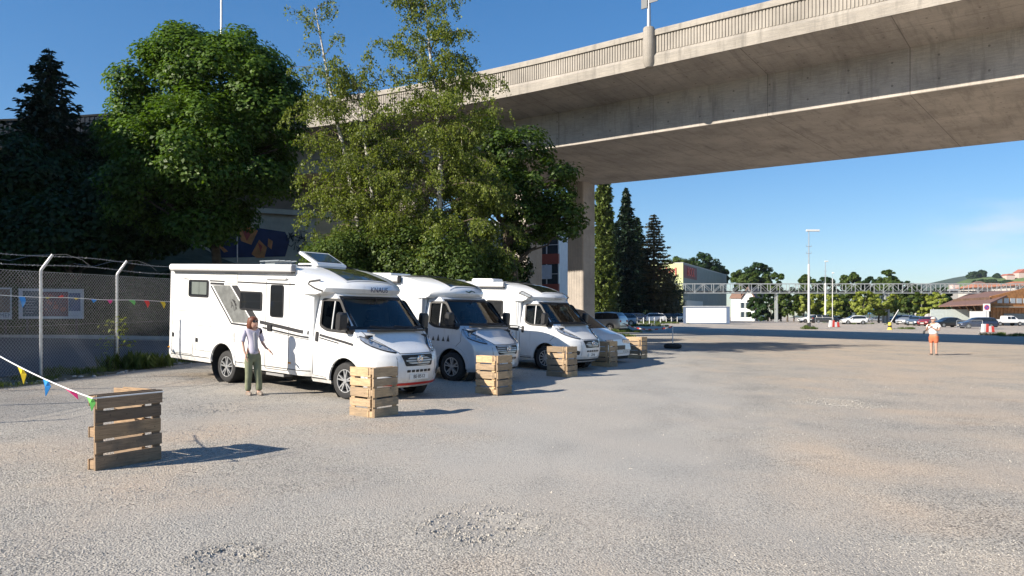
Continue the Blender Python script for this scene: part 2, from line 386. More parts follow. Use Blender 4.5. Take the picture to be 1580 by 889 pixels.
# ------------------------------------------------------------------ bridge
def concrete(name, c, uvjoints=True, rough=.85, dark=.5, js=5.5):
    m, t, p = nodes(name); v = objco(t); uv = t.nodes.new('ShaderNodeUVMap').outputs[0]
    n1 = noise(t, .35, 6, v, .65); n2 = noise(t, 6, 4, stretch(t, uv, (.25, 3, 1)), .6); n3 = noise(t, 25, 3, v)
    n4 = noise(t, 1.2, 6, stretch(t, uv, (2.2, .25, 1)), .7)
    col = ramp(t, n1, [(.3, tuple(x*.72 for x in c)), (.5, c), (.7, tuple(min(1, x*1.22) for x in c))])
    col = mixc(t, .55, col, ramp(t, n2, [(.35, (.72, .72, .74)), (.65, (1.15, 1.12, 1.08))]), 'MULTIPLY')
    col = mixc(t, .5, col, ramp(t, n3, [(.3, (.8, .8, .8)), (.7, (1.1, 1.1, 1.1))]), 'MULTIPLY')
    col = mixc(t, mapr(t, n4, .5, .72, 0, dark), col, tuple(x*.45 for x in c))
    if uvjoints:
        sx = N(t, 'ShaderNodeSeparateXYZ'); t.links.new(uv, sx.inputs[0])
        fr_ = math_(t, 'FRACT', math_(t, 'DIVIDE', sx.outputs[0], js))
        j = math_(t, 'LESS_THAN', fr_, .006)
        fy = math_(t, 'FRACT', math_(t, 'DIVIDE', sx.outputs[1], 4.1)); j2 = math_(t, 'LESS_THAN', fy, .006)
        jj = math_(t, 'MAXIMUM', j, j2)
        # tie holes
        hx = math_(t, 'SUBTRACT', math_(t, 'FRACT', math_(t, 'DIVIDE', sx.outputs[0], 1.83)), .5)
        hy = math_(t, 'SUBTRACT', math_(t, 'FRACT', math_(t, 'DIVIDE', sx.outputs[1], 1.02)), .5)
        hd = math_(t, 'ADD', math_(t, 'POWER', math_(t, 'MULTIPLY', hx, 1.83), 2), math_(t, 'POWER', hy, 2))
        hl = math_(t, 'LESS_THAN', hd, .0022)
        jj = math_(t, 'MAXIMUM', jj, hl)
        col = mixc(t, math_(t, 'MULTIPLY', jj, .7), col, tuple(x*.3 for x in c))
        # each formwork bay a little different
        fl = math_(t, 'FLOOR', math_(t, 'DIVIDE', sx.outputs[0], js)); wn = N(t, 'ShaderNodeTexWhiteNoise', noise_dimensions='1D'); t.links.new(fl, wn.inputs['W'])
        col = mixc(t, .6, col, ramp(t, wn.outputs[0], [(0, (.8, .8, .82)), (1, (1.12, 1.1, 1.06))]), 'MULTIPLY')
    t.links.new(col, p.inputs['Base Color']); p.inputs['Roughness'].default_value = rough
    bump(t, p, math_(t, 'ADD', n3, n2), .25, .02); return m
# path of the near web foot: straight, then bending to run level across the left
def path(t):
    """t metres from the right reference; returns point, tangent angle (direction of travel is left-away)"""
    P0 = Vector((20.6, 30.0)); a0 = math.atan2(.636, -.772); T0 = 20.0; RAD = 90.0; LIM = R(41)
    if t <= T0:
        d = Vector((math.cos(a0), math.sin(a0))); return P0+d*t, a0
    ang = min((t-T0)/RAD, LIM)
    d0 = a0; c = P0+Vector((math.cos(a0), math.sin(a0)))*T0
    # turning left (counter-clockwise)
    n_ = Vector((-math.sin(d0), math.cos(d0)))
    cen = c+n_*RAD
    a = d0+ang; p = cen+Vector((math.sin(a), -math.cos(a)))*RAD
    if (t-T0)/RAD > LIM: p = p+Vector((math.cos(a), math.sin(a)))*(t-T0-RAD*LIM)
    return p, a
def bz(t): return 11.25+.0227*t if t < 60 else 11.25+.0227*60+.004*(t-60)
TS = list(np.arange(-30, 130.1, 2.0))
def sweep(mb, sec, ts=TS, uv=None):
    """sec: list of (q toward camera side, z above web foot)"""
    rings = []
    for t in ts:
        p, a = path(t); n_ = Vector((-math.sin(a), math.cos(a)))  # left of travel = toward camera
        rings.append([(p.x+n_.x*q, p.y+n_.y*q, bz(t)+z) for q, z in sec])
    mb.loft(rings, True, caps=(True, True)); return rings
def uvsweep(o, ts, sec):
    me = o.data; ul = me.uv_layers.new(name='UVMap')
    # arc position along path and distance round the section
    per = [0]
    for i in range(1, len(sec)+1):
        a, b = sec[i-1], sec[i % len(sec)]; per.append(per[-1]+math.hypot(a[0]-b[0], a[1]-b[1]))
    n = len(sec); data = np.zeros(len(me.loops)*2)
    for poly in me.polygons:
        js = [me.loops[l].vertex_index % n for l in poly.loop_indices]
        wrap = (0 in js) and (n-1 in js)
        for l in poly.loop_indices:
            vi = me.loops[l].vertex_index; j = vi % n
            data[2*l] = ts[vi//n]+40; data[2*l+1] = per[n if (wrap and j == 0) else j]
    ul.data.foreach_set('uv', data)
bridge = thing('road_bridge', 'long concrete road bridge with ribbed parapet crossing overhead', 'bridge')
Q = 3.62
def tAtPx(px, q=Q):
    best = None
    for t in np.arange(-20, 125, .05):
        p, a = path(t); x = p.x-math.sin(a)*q; y = p.y+math.cos(a)*q
        e = abs(790+x/y*F-px)
        if best is None or e < best[0]: best = (e, t)
    return best[1]
TB0 = tAtPx(474)
# box girder with cantilevers: web foot at q=0
secA = [(0, 0), (0, 2.05), (Q, 2.42), (Q, 2.95), (-16.8, 2.95), (-16.8, 2.42), (-13.0, 2.05), (-13.0, 0)]
mb = MB(); sweep(mb, secA); deck = mb.build('box_girder', concrete('bridge_concrete', (.43, .395, .355), js=6.3, dark=.75), bridge); uvsweep(deck, TS, secA)
edgec = concrete('parapet_concrete', (.34, .31, .268), False, dark=.8)
secE = [(Q+.003, 2.30), (Q+.10, 2.30), (Q+.14, 2.78), (Q+.003, 2.96)]
mb = MB(); sweep(mb, secE); o = mb.build('edge_beam', edgec, bridge); uvsweep(o, TS, secE)
secB = [(Q-.13, 2.96), (Q-.02, 2.96), (Q-.02, 3.80), (Q-.13, 3.80)]
mb = MB(); sweep(mb, secB); o = mb.build('parapet_wall', edgec, bridge); uvsweep(o, TS, secB)
secC = [(Q-.20, 3.80), (Q+.10, 3.80), (Q+.10, 4.04), (Q+.02, 4.12), (Q-.20, 4.12)]
mb = MB(); sweep(mb, secC); o = mb.build('parapet_rail', edgec, bridge); uvsweep(o, TS, secC)
mb = MB()
t_ = -30
while t_ < TB0:
    p, a = path(t_); M = Matrix.Translation((p.x, p.y, bz(t_))) @ Matrix.Rotation(a, 4, 'Z')
    mb.box((-.05, Q-.02, 2.97), (.05, Q+.025, 3.80), M); t_ += .155
mb.build('parapet_ribs', edgec, bridge)
secF = [(-16.7, 2.96), (-16.5, 2.96), (-16.5, 4.1), (-16.7, 4.1)]
mb = MB(); sweep(mb, secF); o = mb.build('far_parapet', edgec, bridge); uvsweep(o, TS, secF)
# sheet metal noise barrier on the left-hand stretch, its dark colour standing in for shade
tb = list(np.arange(TB0, 130.1, 1.5)); mb = MB(); sweep(mb, [(Q+.16, 2.3), (Q+.22, 2.3), (Q+.22, 4.35), (Q+.16, 4.35)], tb)
t_ = TB0+.2
while t_ < 128:
    p, a = path(t_); M = Matrix.Translation((p.x, p.y, bz(t_))) @ Matrix.Rotation(a, 4, 'Z')
    mb.box((-.08, Q+.22, 2.3), (.08, Q+.27, 4.3), M); t_ += .45
mb.build('noise_barrier', mat('barrier_metal', (.02, .026, .036), .95, 0, var=.2, spec=.08), bridge)
mb = MB(); sweep(mb, [(Q+.1, 4.35), (Q+.3, 4.35), (Q+.3, 4.5), (Q+.1, 4.5)], tb); mb.build('barrier_cap', mat('cap_dark', (.02, .022, .025), .95, spec=.08), bridge)
# piers
pierm = concrete('pier_concrete', (.42, .375, .33), False, dark=.3)
def pier(x, y, wl, wt, a, top, label=None):
    M = Matrix.Translation((x, y, 0)) @ Matrix.Rotation(a, 4, 'Z'); mb = MB()
    z0 = G(x, y)-.3; c = .06
    pts = [(-wl/2+c, -wt/2), (wl/2-c, -wt/2), (wl/2, -wt/2+c), (wl/2, wt/2-c), (wl/2-c, wt/2), (-wl/2+c, wt/2), (-wl/2, wt/2-c), (-wl/2, -wt/2+c)]
    mb.loft([[M @ Vector((u, v, z0)) for u, v in pts], [M @ Vector((u, v, top)) for u, v in pts]], True, caps=(True, True))
    # vertical board ribs
    for k in range(int(wt/.22)):
        yy = -wt/2+.12+k*.22
        for sx in (-1, 1): mb.box((sx*wl/2-.012, yy, z0), (sx*wl/2+.012, yy+.12, top-.02), M)
    for k in range(int(wl/.22)):
        xx = -wl/2+.12+k*.22
        for sy in (-1, 1): mb.box((xx, sy*wt/2-.012, z0), (xx+.12, sy*wt/2+.012, top-.02), M)
    o = mb.build('pier', pierm, bridge); o.data.uv_layers.new(name='UVMap')
    if label: o['label'] = label
def pierat(px, q, wl, wt, label=None):
    t = tAtPx(px, q); p, a = path(t); n_ = Vector((-math.sin(a), math.cos(a)))
    pier(p.x+n_.x*q, p.y+n_.y*q, wl, wt, a, bz(t)+.02, label)
    return t
for q_ in (-12.0, -3.6):
    pierat({-12.0: 897, -3.6: 812}[q_], q_, 1.35, 1.9)
t2 = tAtPx(640, -3.6); 
for q_ in (-12.0, -3.6):
    p, a = path(t2); n_ = Vector((-math.sin(a), math.cos(a))); pier(p.x+n_.x*q_, p.y+n_.y*q_, 1.35, 1.9, a, bz(t2)+.02)
# lamp standards on the parapet
galv = mat('galvanised_steel', (.45, .46, .47), .45, .7, var=.12, scale=8)
for i, (px, lab) in enumerate(((1003, 'street lamp standing on the ribbed bridge parapet over the lot'), (343, 'street lamp pole rising above the big maple from the bridge'))):
    t = tAtPx(px, Q+.05); p, a = path(t); n_ = Vector((-math.sin(a), math.cos(a)))
    M = Matrix.Translation((p.x, p.y, bz(t))) @ Matrix.Rotation(a, 4, 'Z')
    mb = MB()
    ring = lambda z, r, o_=0: [M @ Vector((r*.95*math.cos(k*PI/8), Q+.12+o_+r*math.sin(k*PI/8), z)) for k in range(16)]
    mb.loft([ring(2.28, .22, -.08), ring(2.5, .30, -.02), ring(2.75, .31), ring(4.15, .30), ring(4.22, .26)], True, caps=(True, True))
    b = mb.build('lamp_plinth', edgec, bridge, smooth=40); b.data.uv_layers.new(name='UVMap')
    l = thing('street_lamp', lab, 'street lamp', M @ Vector((0, Q+.12, 4.22)), a, 'lamps on the bridge parapet')
    hh = 0 if i == 0 else 3.5; MB().tube([(0, 0, 0), (0, 0, 1.1), (0, 0, 6.5+hh), (0, -.3, 7.2+hh), (0, -1.5, 7.5+hh)], [.11, .09, .07, .06, .05], 10).build('pole', galv, l, smooth=40)
    MB().box((-.16, -2.1, 7.42+hh), (.16, -1.4, 7.56+hh)).build('lamp_head', mat('lamp_grey', (.2, .21, .22), .5), l, bevel=.03)
    if i == 0:
        MB().box((-.55, .08, 1.15), (-.05, .12, 1.75)).box((.02, .10, .95), (.34, .16, 1.9)).build('pole_sign', mat('sign_back', (.05, .055, .06), .5, .4), l)
# abutment wall with graffiti, under the left stretch
wallc = concrete('abutment_concrete', (.52, .43, .30), False, dark=.4)
ab = thing('abutment_wall', 'stained concrete abutment wall with graffiti under the bridge', 'wall')
A0, A1 = Vector((-33, 54.2)), Vector((-12.6, 52.6))
dd = (A1-A0).normalized(); Mw = basis((A0.x, A0.y, 0), (dd.x, dd.y, 0), (0, 0, 1)); Lw = (A1-A0).length
# local: x along wall, y up, z toward camera side
mb = MB(); mb.prism([(0, 4), (Lw, .5), (Lw, 8.6), (11, 9.3), (0, 10.5)], lambda u, v, d: Mw @ Vector((u, v, d)), -.6, 0)
o = mb.build('wall', wallc, ab); o.data.uv_layers.new(name='UVMap')
mb = MB(); mb.prism([(0, 10.5), (11, 9.3), (Lw, 8.6), (Lw, 8.95), (11, 9.65), (0, 10.9)], lambda u, v, d: Mw @ Vector((u, v, d)), -.7, .25)
o = mb.build('bearing_shelf', wallc, ab); o.data.uv_layers.new(name='UVMap')
mb = MB(); mb.box((-8, 3, -7), (Lw+5, 12.9, -6.6), Mw); o = mb.build('back_wall', concrete('recess_shade', (.20, .18, .15), False), ab); o.data.uv_layers.new(name='UVMap')  # added behind the shelf; dark tone stands for the shaded recess under the deck
def wpx(px, py):
    d = Vector(((px-790)/F, 1, (HZ-py)/F)); n_ = Mw.to_3x3() @ Vector((0, 0, 1))
    k = (Vector((A0.x, A0.y, 0))-Vector((0, 0, EYE))).dot(n_)/d.dot(n_)
    P = Vector((0, 0, EYE))+d*k; q = Mw.inverted() @ P; return (q.x, q.y)
def graf(polys, m, d0, name='graffiti'):
    mb = MB()
    for i, pl in enumerate(polys):
        mb.prism([wpx(*p) for p in pl], lambda u, v, d: Mw @ Vector((u, v, d)), d0, d0+.003+.0005*i)
    return mb.build(name, m, ab)
graf([[(332, 372), (352, 350), (400, 352), (440, 358), (447, 372), (440, 396), (330, 398)]], mat('spray_navy', (.035, .035, .075), .7, var=.3, scale=1), .004)
graf([[(367, 349), (380, 346), (398, 356), (388, 378), (372, 372)], [(388, 392), (400, 370), (412, 382), (408, 398), (396, 398)], [(414, 368), (421, 372), (419, 385), (413, 380)], [(330, 372), (340, 377), (352, 388), (346, 390)]],
     mat('spray_orange', (.62, .22, .06), .7, var=.3, scale=2), .009)
graf([[(374, 356), (384, 354), (388, 360), (381, 372)], [(398, 374), (405, 380), (402, 390)]], mat('spray_red', (.45, .07, .04), .7), .014)
mb = MB()
for k in range(14):
    x0 = 450+random.random()*20; y0 = 362+random.random()*22
    P = [Vector((*wpx(x0+random.uniform(-8, 8), y0+random.uniform(-9, 9)), .006)) for _ in range(4)]
    mb.tube([Mw @ p for p in P], .035, 4)
mb.build('tag_scrawl', mat('spray_black', (.02, .02, .02), .7), ab)
graf([[(250, 358), (262, 356), (268, 376), (254, 378)], [(483, 372), (496, 366), (497, 402), (486, 404)]], mat('spray_orange2', (.65, .25, .12), .7, var=.3), .004)
# down pipe
MB().tube([at(366, 405, 51.5), at(366, 260, 51.5)], .05, 6).build('drain_pipe', galv, ab)
# ------------------------------------------------------------------ motorhomes and vans
white = mat('white_gelcoat', (.80, .80, .79), .28, var=.02, scale=1.2, coat=.6)
def grime(m):
    # road dust thrown up on the lower panels
    t = m.node_tree; p = t.nodes['Principled BSDF']; src = p.inputs['Base Color'].links[0].from_socket; v = objco(t)
    sx_ = N(t, 'ShaderNodeSeparateXYZ'); t.links.new(v, sx_.inputs[0])
    n = noise(t, 3.5, 5, stretch(t, v, (1, 1, .6)), .65)
    f = math_(t, 'MULTIPLY', mapr(t, sx_.outputs[2], .30, 1.0, .75, 0), mapr(t, n, .35, .7, .1, .9))
    st = math_(t, 'MULTIPLY', mapr(t, noise(t, 9, 3, stretch(t, v, (1.6, 1.6, .12))), .56, .75, 0, .22), 1)
    t.links.new(mixc(t, math_(t, 'MAXIMUM', f, st), src, (.36, .33, .29)), p.inputs['Base Color'])
grime(white)
silver = mat('silver_paint', (.58, .61, .65), .33, .2, var=.03, coat=.8); grime(silver)
blackp = mat('black_plastic', (.018, .018, .02), .42, var=.15, scale=12)
gasket = mat('black_gasket', (.012, .012, .013), .5, var=0)
acry = mat('dark_acrylic', (.012, .013, .014), .06, var=0, coat=.5)
rubber = mat('tyre_rubber', (.022, .022, .023), .8, var=.25, scale=20)
alloy = mat('alloy_rim', (.50, .51, .52), .3, .6, var=.05)
alloyd = mat('alloy_dark', (.03, .03, .032), .35, .3, var=0)
chrome = mat('chrome', (.75, .75, .76), .12, 1, var=0)
seam = mat('panel_gap', (.05, .05, .055), .8, var=0)
decg = mat('decal_grey', (.15, .155, .15), .45, var=.25, scale=9)
decd = mat('decal_dark', (.035, .035, .038), .4, var=.1)
decl = mat('decal_light', (.45, .46, .47), .4, var=.05)
red = mat('red_trim', (.5, .03, .02), .4, var=.05)
amber = mat('amber_lens', (.7, .30, .03), .25, var=0)
lens = mat('lamp_lens', (.50, .53, .56), .08, .55, var=.35, scale=14, coat=1)
wind = glassmat('windscreen_glass', (.42, .52, .52))
wins = glassmat('side_glass', (.30, .36, .36))
seatm = mat('seat_fabric', (.16, .16, .17), .9, var=.15)
dashm = mat('dashboard', (.03, .03, .033), .7)
wallin = mat('cab_interior', (.09, .085, .08), .8)
under = mat('underbody', (.02, .02, .02), .85, var=.3)
plate = mat('plate_white', (.72, .72, .70), .4, var=0)
inkm = mat('ink_black', (.02, .02, .022), .5, var=0)
inkb = mat('ink_blue', (.02, .035, .10), .4, var=0)
def ushell(zs, front, rear, W, bow, ns=50, nf=28, pr=3, fr=.10, skip=None, rearbow=0, capped=True):
    us = [.5-.5*math.cos(PI*min(1, max(0, i/ns))) for i in range(ns+1)]; us = [.35*u+.65*(i/ns) for i, u in enumerate(us)]
    rings = []; kinds = None
    for z in zs:
        xf = front(z); b = bow(z); xe = xf-b; xr = rear(z); ring = []; kd = []
        for u in us: x = xr+(xe-xr)*u; ring.append((x, -W(x, z), z)); kd.append('R')
        we = W(xe, z)
        for i in range(1, nf):
            t = -1+2*i/nf; ring.append((xf-b*abs(t)**pr, t*we, z)); kd.append('F')
        for u in us[::-1]: x = xr+(xe-xr)*u; ring.append((x, W(x, z), z)); kd.append('L')
        wr = W(xr, z)
        for i in range(1, 9):
            t = 1-2*i/9; ring.append((xr-rearbow*(1-t*t), t*wr, z)); kd.append('B')
        rings.append(ring); kinds = kd
    mb = MB(); n = len(rings[0]); mb.v = [v for r in rings for v in r]
    for i in range(len(rings)-1):
        for j in range(n):
            q = (i*n+j, i*n+(j+1) % n, (i+1)*n+(j+1) % n, (i+1)*n+j)
            if skip:
                c = [sum(mb.v[a][k] for a in q)/4 for k in range(3)]
                if skip(kinds[j], *c): continue
            mb.f.append(q); mb.mi.append(0)
    if capped: mb.f.append(tuple((len(rings)-1)*n+j for j in range(n))); mb.mi.append(0)
    return mb
def inpoly(x, z, P):
    r = False; j = len(P)-1
    for i in range(len(P)):
        if (P[i][1] > z) != (P[j][1] > z) and x < (P[j][0]-P[i][0])*(z-P[i][1])/(P[j][1]-P[i][1])+P[i][0]: r = not r
        j = i
    return r
def rounded(P, r, n=4):
    out = []; k = len(P)
    for i in range(k):
        a, b, c = Vector(P[i-1]), Vector(P[i]), Vector(P[(i+1) % k])
        u = (a-b); v = (c-b); rr = min(r, u.length*.45, v.length*.45); p = b+u.normalized()*rr; q = b+v.normalized()*rr
        for j in range(n+1):
            t = j/n; out.append(tuple(p*(1-t)**2+b*2*t*(1-t)+q*t*t))
    return out
def inset(P, d):
    k = len(P); out = []; c = Vector((sum(p[0] for p in P)/k, sum(p[1] for p in P)/k))
    for i in range(k):
        a, b, cc = Vector(P[i-1]), Vector(P[i]), Vector(P[(i+1) % k])
        t = (cc-a); n = Vector((-t.y, t.x))
        if n.length < 1e-6: out.append(tuple(b)); continue
        n.normalize()
        if n.dot(c-b) < 0: n = -n
        out.append(tuple(b+n*d))
    return out
def dens(P, step):
    out = []; k = len(P)
    for i in range(k):
        a, b = Vector(P[i]), Vector(P[(i+1) % k]); m = max(1, int((b-a).length/step))
        out += [tuple(a+(b-a)*(j/m)) for j in range(m)]
    return out
def band(fn, P, Q_, off=(.002, .012), closed=True):
    """ring between outlines P and Q_ lifted between off[0] and off[1] above surface fn(u,v,off)"""
    mb = MB(); n = len(P)
    rings = [[fn(*P[i], off[0]), fn(*P[i], off[1]), fn(*Q_[i], off[1]), fn(*Q_[i], off[0])] for i in range(n)]
    for i in range(n if closed else n-1):
        a, b = rings[i], rings[(i+1) % n]; mb.add(a+b, [(k, (k+1) % 4, 4+(k+1) % 4, 4+k) for k in range(4)])
    return mb
def plateP(fn, P, off=(.001, .006), mb=None):
    mb = mb or MB(); return mb.prism(P, lambda u, v, d: fn(u, v, d), off[0], off[1])
def stripP(fn, pts, wd, off=(.001, .004), mb=None):
    """thin line of width wd along pts on a surface"""
    mb = mb or MB(); pts = [Vector(p) for p in pts]; q = []
    for i in range(len(pts)-1):
        m = max(1, int((pts[i+1]-pts[i]).length/.08))
        q += [pts[i]+(pts[i+1]-pts[i])*(j/m) for j in range(m)]
    q.append(pts[-1])
    L1, L2 = [], []
    for i, p in enumerate(q):
        d = q[min(i+1, len(q)-1)]-q[max(i-1, 0)]; n = Vector((-d.y, d.x)).normalized()*wd/2
        L1.append(tuple(p+n)); L2.append(tuple(p-n))
    o = off; rings = [[fn(*a, o[0]), fn(*a, o[1]), fn(*b, o[1]), fn(*b, o[0])] for a, b in zip(L1, L2)]
    return mb.loft(rings, True, caps=(True, True))
def wheel(parent, x, y, r=.365, w_=.24, z=None, side=-1, spokes=5, rimr=.62, style=0):
    """axis along y; outer face towards side"""
    M = Matrix.Translation((x, y, r if z is None else z)) @ (Matrix.Rotation(PI, 4, 'Z') if side > 0 else Matrix())
    # outer face at local -y
    W2 = w_/2
    prof = [(r*rimr, -W2*.82), (r*rimr+.012, -W2*.98), (r*.86, -W2), (r*.96, -W2*.86), (r*.995, -W2*.6), (r, -W2*.2), (r, W2*.2), (r*.995, W2*.6), (r*.96, W2*.9), (r*.8, W2), (r*.6, W2)]
    tb = MB().lathe(prof, M, 32)
    wh = tb.build('wheel', rubber, parent, smooth=50)
    mb = MB(); R_ = r*rimr
    mb.lathe([(R_, -W2*.84), (R_-.012, -W2*.92), (R_-.03, -W2*.75), (R_-.04, -W2*.2), (0.001, -W2*.15)], M, 32, 1)
    for k in range(spokes):
        for s_ in ((-.16, .16) if style == 0 else (-.2, .2) if style == 1 else (0,)):
            a = 2*PI*k/spokes+PI/2; ao = a+s_*1.25; ai = a+s_*.45
            wd = .0125 if style < 2 else .03
            p0 = Vector((R_*.12*math.cos(ai), 0, R_*.12*math.sin(ai))); p1 = Vector((R_*.97*math.cos(ao), 0, R_*.97*math.sin(ao)))
            d = (p1-p0).normalized(); n = Vector((-d.z, 0, d.x))*wd
            vs = [p0+n*1.3, p0-n*1.3, p1-n, p1+n]
            mb.add([M @ (v+Vector((0, yy, 0))) for yy in (-W2*.93, -W2*.55) for v in vs], [(0, 1, 2, 3), (7, 6, 5, 4), (0, 4, 5, 1), (1, 5, 6, 2), (2, 6, 7, 3), (3, 7, 4, 0)], 0)
    mb.lathe([(R_*.2, -W2*.5), (R_*.2, -W2*.97), (.001, -W2)], M, 16, 0)
    mb.lathe([(R_+.002, -W2*.8), (R_+.006, -W2*.96), (R_-.012, -W2*.96), (R_-.014, -W2*.8)], M, 32, 0)
    rim = mb.build('rim', [alloy, alloyd], wh, smooth=30)
    return wh
PX = [(.26, .86), (.32, .95), (.45, 1.02), (.62, 1.045), (.80, 1.03), (.93, .98), (1.0, .88), (1.08, .73), (1.2, .56), (1.30, .44), (1.36, .36), (2.06, -.36), (2.12, -.44)]
BW = [(.26, .34), (.9, .36), (1.1, .28), (1.36, .16), (2.12, .12)]
def cab(parent, body, detail=1, old=False, seamm=None):
    px = lambda z: interp(PX, z)-(.03 if old else 0)
    bw = lambda z: interp(BW, z)
    def W(x, z):
        w0 = 1.015-(.13*((z-1.22)/.85)**1.25 if z > 1.22 else 0)+(.01*math.sin((z-.3)*3) if z < 1.2 else 0)
        if x > .15: w0 -= .27*min(1.3, (x-.15)/.75)**2.1
        if z < .36: w0 -= .05*(.36-z)/.1
        return w0
    S = lambda sg: (lambda u, v, d: Vector((u, sg*(W(u, v)+d), v)))
    def FR(y, z, d):
        xe = px(z)-bw(z); we = W(xe, z); t = min(1, abs(y/we)); b = bw(z)
        nx = 1; ny = 3*b*t*t/we*(1 if y > 0 else -1); l = math.hypot(nx, ny)
        return Vector((px(z)-b*t**3+d*nx/l, y+d*ny/l, z+d*(.55 if z > .95 else 0)))
    cw = rounded([(-.87, 1.97), (-.83, 1.40), (-.60, 1.31), (.20, 1.29), (.18, 1.36), (-.30, 1.98)], .09)
    cwi = inset(cw, .035)
    wz0, wz1 = 1.385, 2.03
    def skip(k, x, y, z):
        if k in 'RL':
            if (x**2+(z-.37)**2) < .452**2: return True
            if inpoly(x, z, cwi): return True
        if k == 'F' and wz0+.02 < z < wz1-.01:
            xe = px(z)-bw(z)
            if abs(y) < W(xe, z)-.085: return True
        if k == 'B': return True
        return False
    zs = list(np.arange(.26, 1.36, .035))+list(np.arange(1.36, 2.11, .03))
    sh = ushell(zs, px, lambda z: -1.02, W, bw, ns=44, nf=36, skip=skip)
    o = sh.build('cab', body, parent, smooth=38)
    # wheel arch liners
    for sg in (-1, 1):
        MB().lathe([(.485, .34), (.485, 0)], Matrix.Translation((0, sg*.90 if sg > 0 else -.90, .37)) @ (Matrix.Rotation(PI, 4, 'Z') if sg > 0 else Matrix()), 28).build('arch_liner', under, parent)
        A = [(.448*math.cos(a), .37+.448*math.sin(a)) for a in np.linspace(-.1, PI+.05, 44)]
        B = [(.525*math.cos(a), .37+.525*math.sin(a)) for a in np.linspace(-.1, PI+.05, 44)]
        band(S(sg), A, B, (-.03, .014), False).build('arch_trim', body, parent, smooth=40)
        band(S(sg), cw, inset(cw, .055), (-.006, .007)).build('window_seal', gasket, parent)
        plateP(lambda u, v, d: Vector((u, sg*(W(u, v)-.012-d), v)), inset(cw, .02), (0, .004)).build('side_window', wins, parent)
        mb = MB(); stripP(S(sg), [(-.44, 1.31), (-.46, 1.97)], .028, (-.008, .006), mb); mb.build('window_bar', decl, parent)
        # door shut lines
        stripP(S(sg), [(-.52, .38), (-.96, .40), (-.98, 1.2), (-.95, 2.02)], .010, (.0005, .003)).build('door_seam', seam, parent)
        stripP(S(sg), [(.30, 1.28), (.28, 1.0), (.12, .86)], .008, (.0005, .003)).build('door_seam', seam, parent)
        hp = rounded([(-.90, 1.09), (-.82, 1.09), (-.82, 1.29), (-.90, 1.29)], .03)
        plateP(S(sg), hp, (.001, .022)).build('door_handle', blackp, parent)
        stripP(S(sg), [(-1.0, .345), (-.55, .345)], .02, (.001, .012)).build('sill_strip', blackp, parent)
        # mirror
        mr = MB(); yy = sg*1.0
        mr.tube([(.14, sg*.96, 1.36), (.10, sg*1.06, 1.38)], [.10, .06], 8)
        mr.tube([(.08, sg*1.02, 1.40), (.05, sg*1.16, 1.44)], .05, 8)
        rp = rounded([(-.10, 0), (.10, 0), (.12, .40), (-.07, .42)], .06)
        rings = [[Vector((.02+u*k1, sg*yv, 1.54+(v-.21)*k2)) for u, v in rp] for yv, k1, k2 in ((1.07, .6, .70), (1.10, .85, .86), (1.22, .85, .86), (1.26, .6, .70))]
        mr.loft(rings, True, caps=(True, True))
        mr.build('mirror', blackp, parent, smooth=40)
        # headlamp
        hl = [(.97, 1.20, 1.245), (.93, 1.135, 1.25), (.86, 1.075, 1.225), (.76, 1.02, 1.17), (.66, .985, 1.11), (.56, .965, 1.055), (.50, .965, .99)] if not old else \
             [(.95, 1.10, 1.29), (.90, 1.06, 1.30), (.83, 1.02, 1.26), (.75, .99, 1.19), (.68, .97, 1.12), (.62, .965, 1.03)]
        mb = MB(); rings = []
        for yv, z0, z1 in hl:
            rings.append([FR(sg*yv, z0, .003), FR(sg*yv, z0+.008, .016), FR(sg*yv, (z0+z1)/2, .022), FR(sg*yv, z1-.008, .016), FR(sg*yv, z1, .003)])
        mb.loft(rings, False); hd = mb.build('headlight', lens, parent, smooth=60)
        mb = MB(); rr = []
        for yv, z0, z1 in hl: rr.append([FR(sg*yv, z0-.014, .002), FR(sg*yv, z0+.006, .020)])
        mb.loft(rr, False); rr = []
        for yv, z0, z1 in hl: rr.append([FR(sg*yv, z1+.014, .002), FR(sg*yv, z1-.006, .020)])
        mb.loft(rr, False); mb.build('lamp_rim', blackp, hd)
        for (yv, zz, rad) in ((.84, 1.14, .042), (.72, 1.075, .038), (.61, 1.02, .028)) if not old else ((.85, 1.16, .055), (.75, 1.09, .045)):
            c = FR(sg*yv, zz, .02); MB().lathe([(rad, .0), (rad, .012), (rad*.7, .016), (rad*.65, .004), (.001, .0)], Matrix.Translation(c) @ Matrix.Rotation(-PI/2-sg*.0, 4, 'Z') @ Matrix.Rotation(.5, 4, 'X'), 16).build('lamp_reflector', chrome if not old else lens, hd, smooth=30)
        # front fog recess
        rp = rounded([(sg*.80, .52), (sg*.60, .49), (sg*.58, .60), (sg*.78, .66)], .03)
        plateP(FR, rp, (.0, .008)).build('fog_light', blackp if not old else body, parent)
        stripP(FR, [(sg*.52, .40), (sg*.54, .95)], .007, (.0005, .003)).build('bumper_seam', seam, parent)
    # windscreen: seal + pane
    ps = []
    for z in np.linspace(wz0, wz1, 12): xe = px(z)-bw(z); ps.append((-(W(xe, z)-.045), z))
    top = [(y, wz1) for y in np.linspace(ps[-1][0], -ps[-1][0], 14)[1:-1]]
    bot = [(y, wz0) for y in np.linspace(-ps[0][0], ps[0][0], 14)[1:-1]]
    P = ps+top+[(-y, z) for y, z in ps[::-1]]+bot
    Qi = inset(P, .055)
    band(FR, P, Qi, (-.004, .006)).build('windscreen_seal', gasket, parent)
    mb = MB(); zz = np.linspace(wz0+.01, wz1-.01, 12); rings = []
    for z in zz:
        xe = px(z)-bw(z); wv = W(xe, z)-.06; rings.append([FR(wv*t, z, -.004) for t in np.linspace(-1, 1, 20)])
    mb.loft(rings, False); mb.build('windscreen', wind, parent, smooth=60)
    # wipers
    mb = MB()
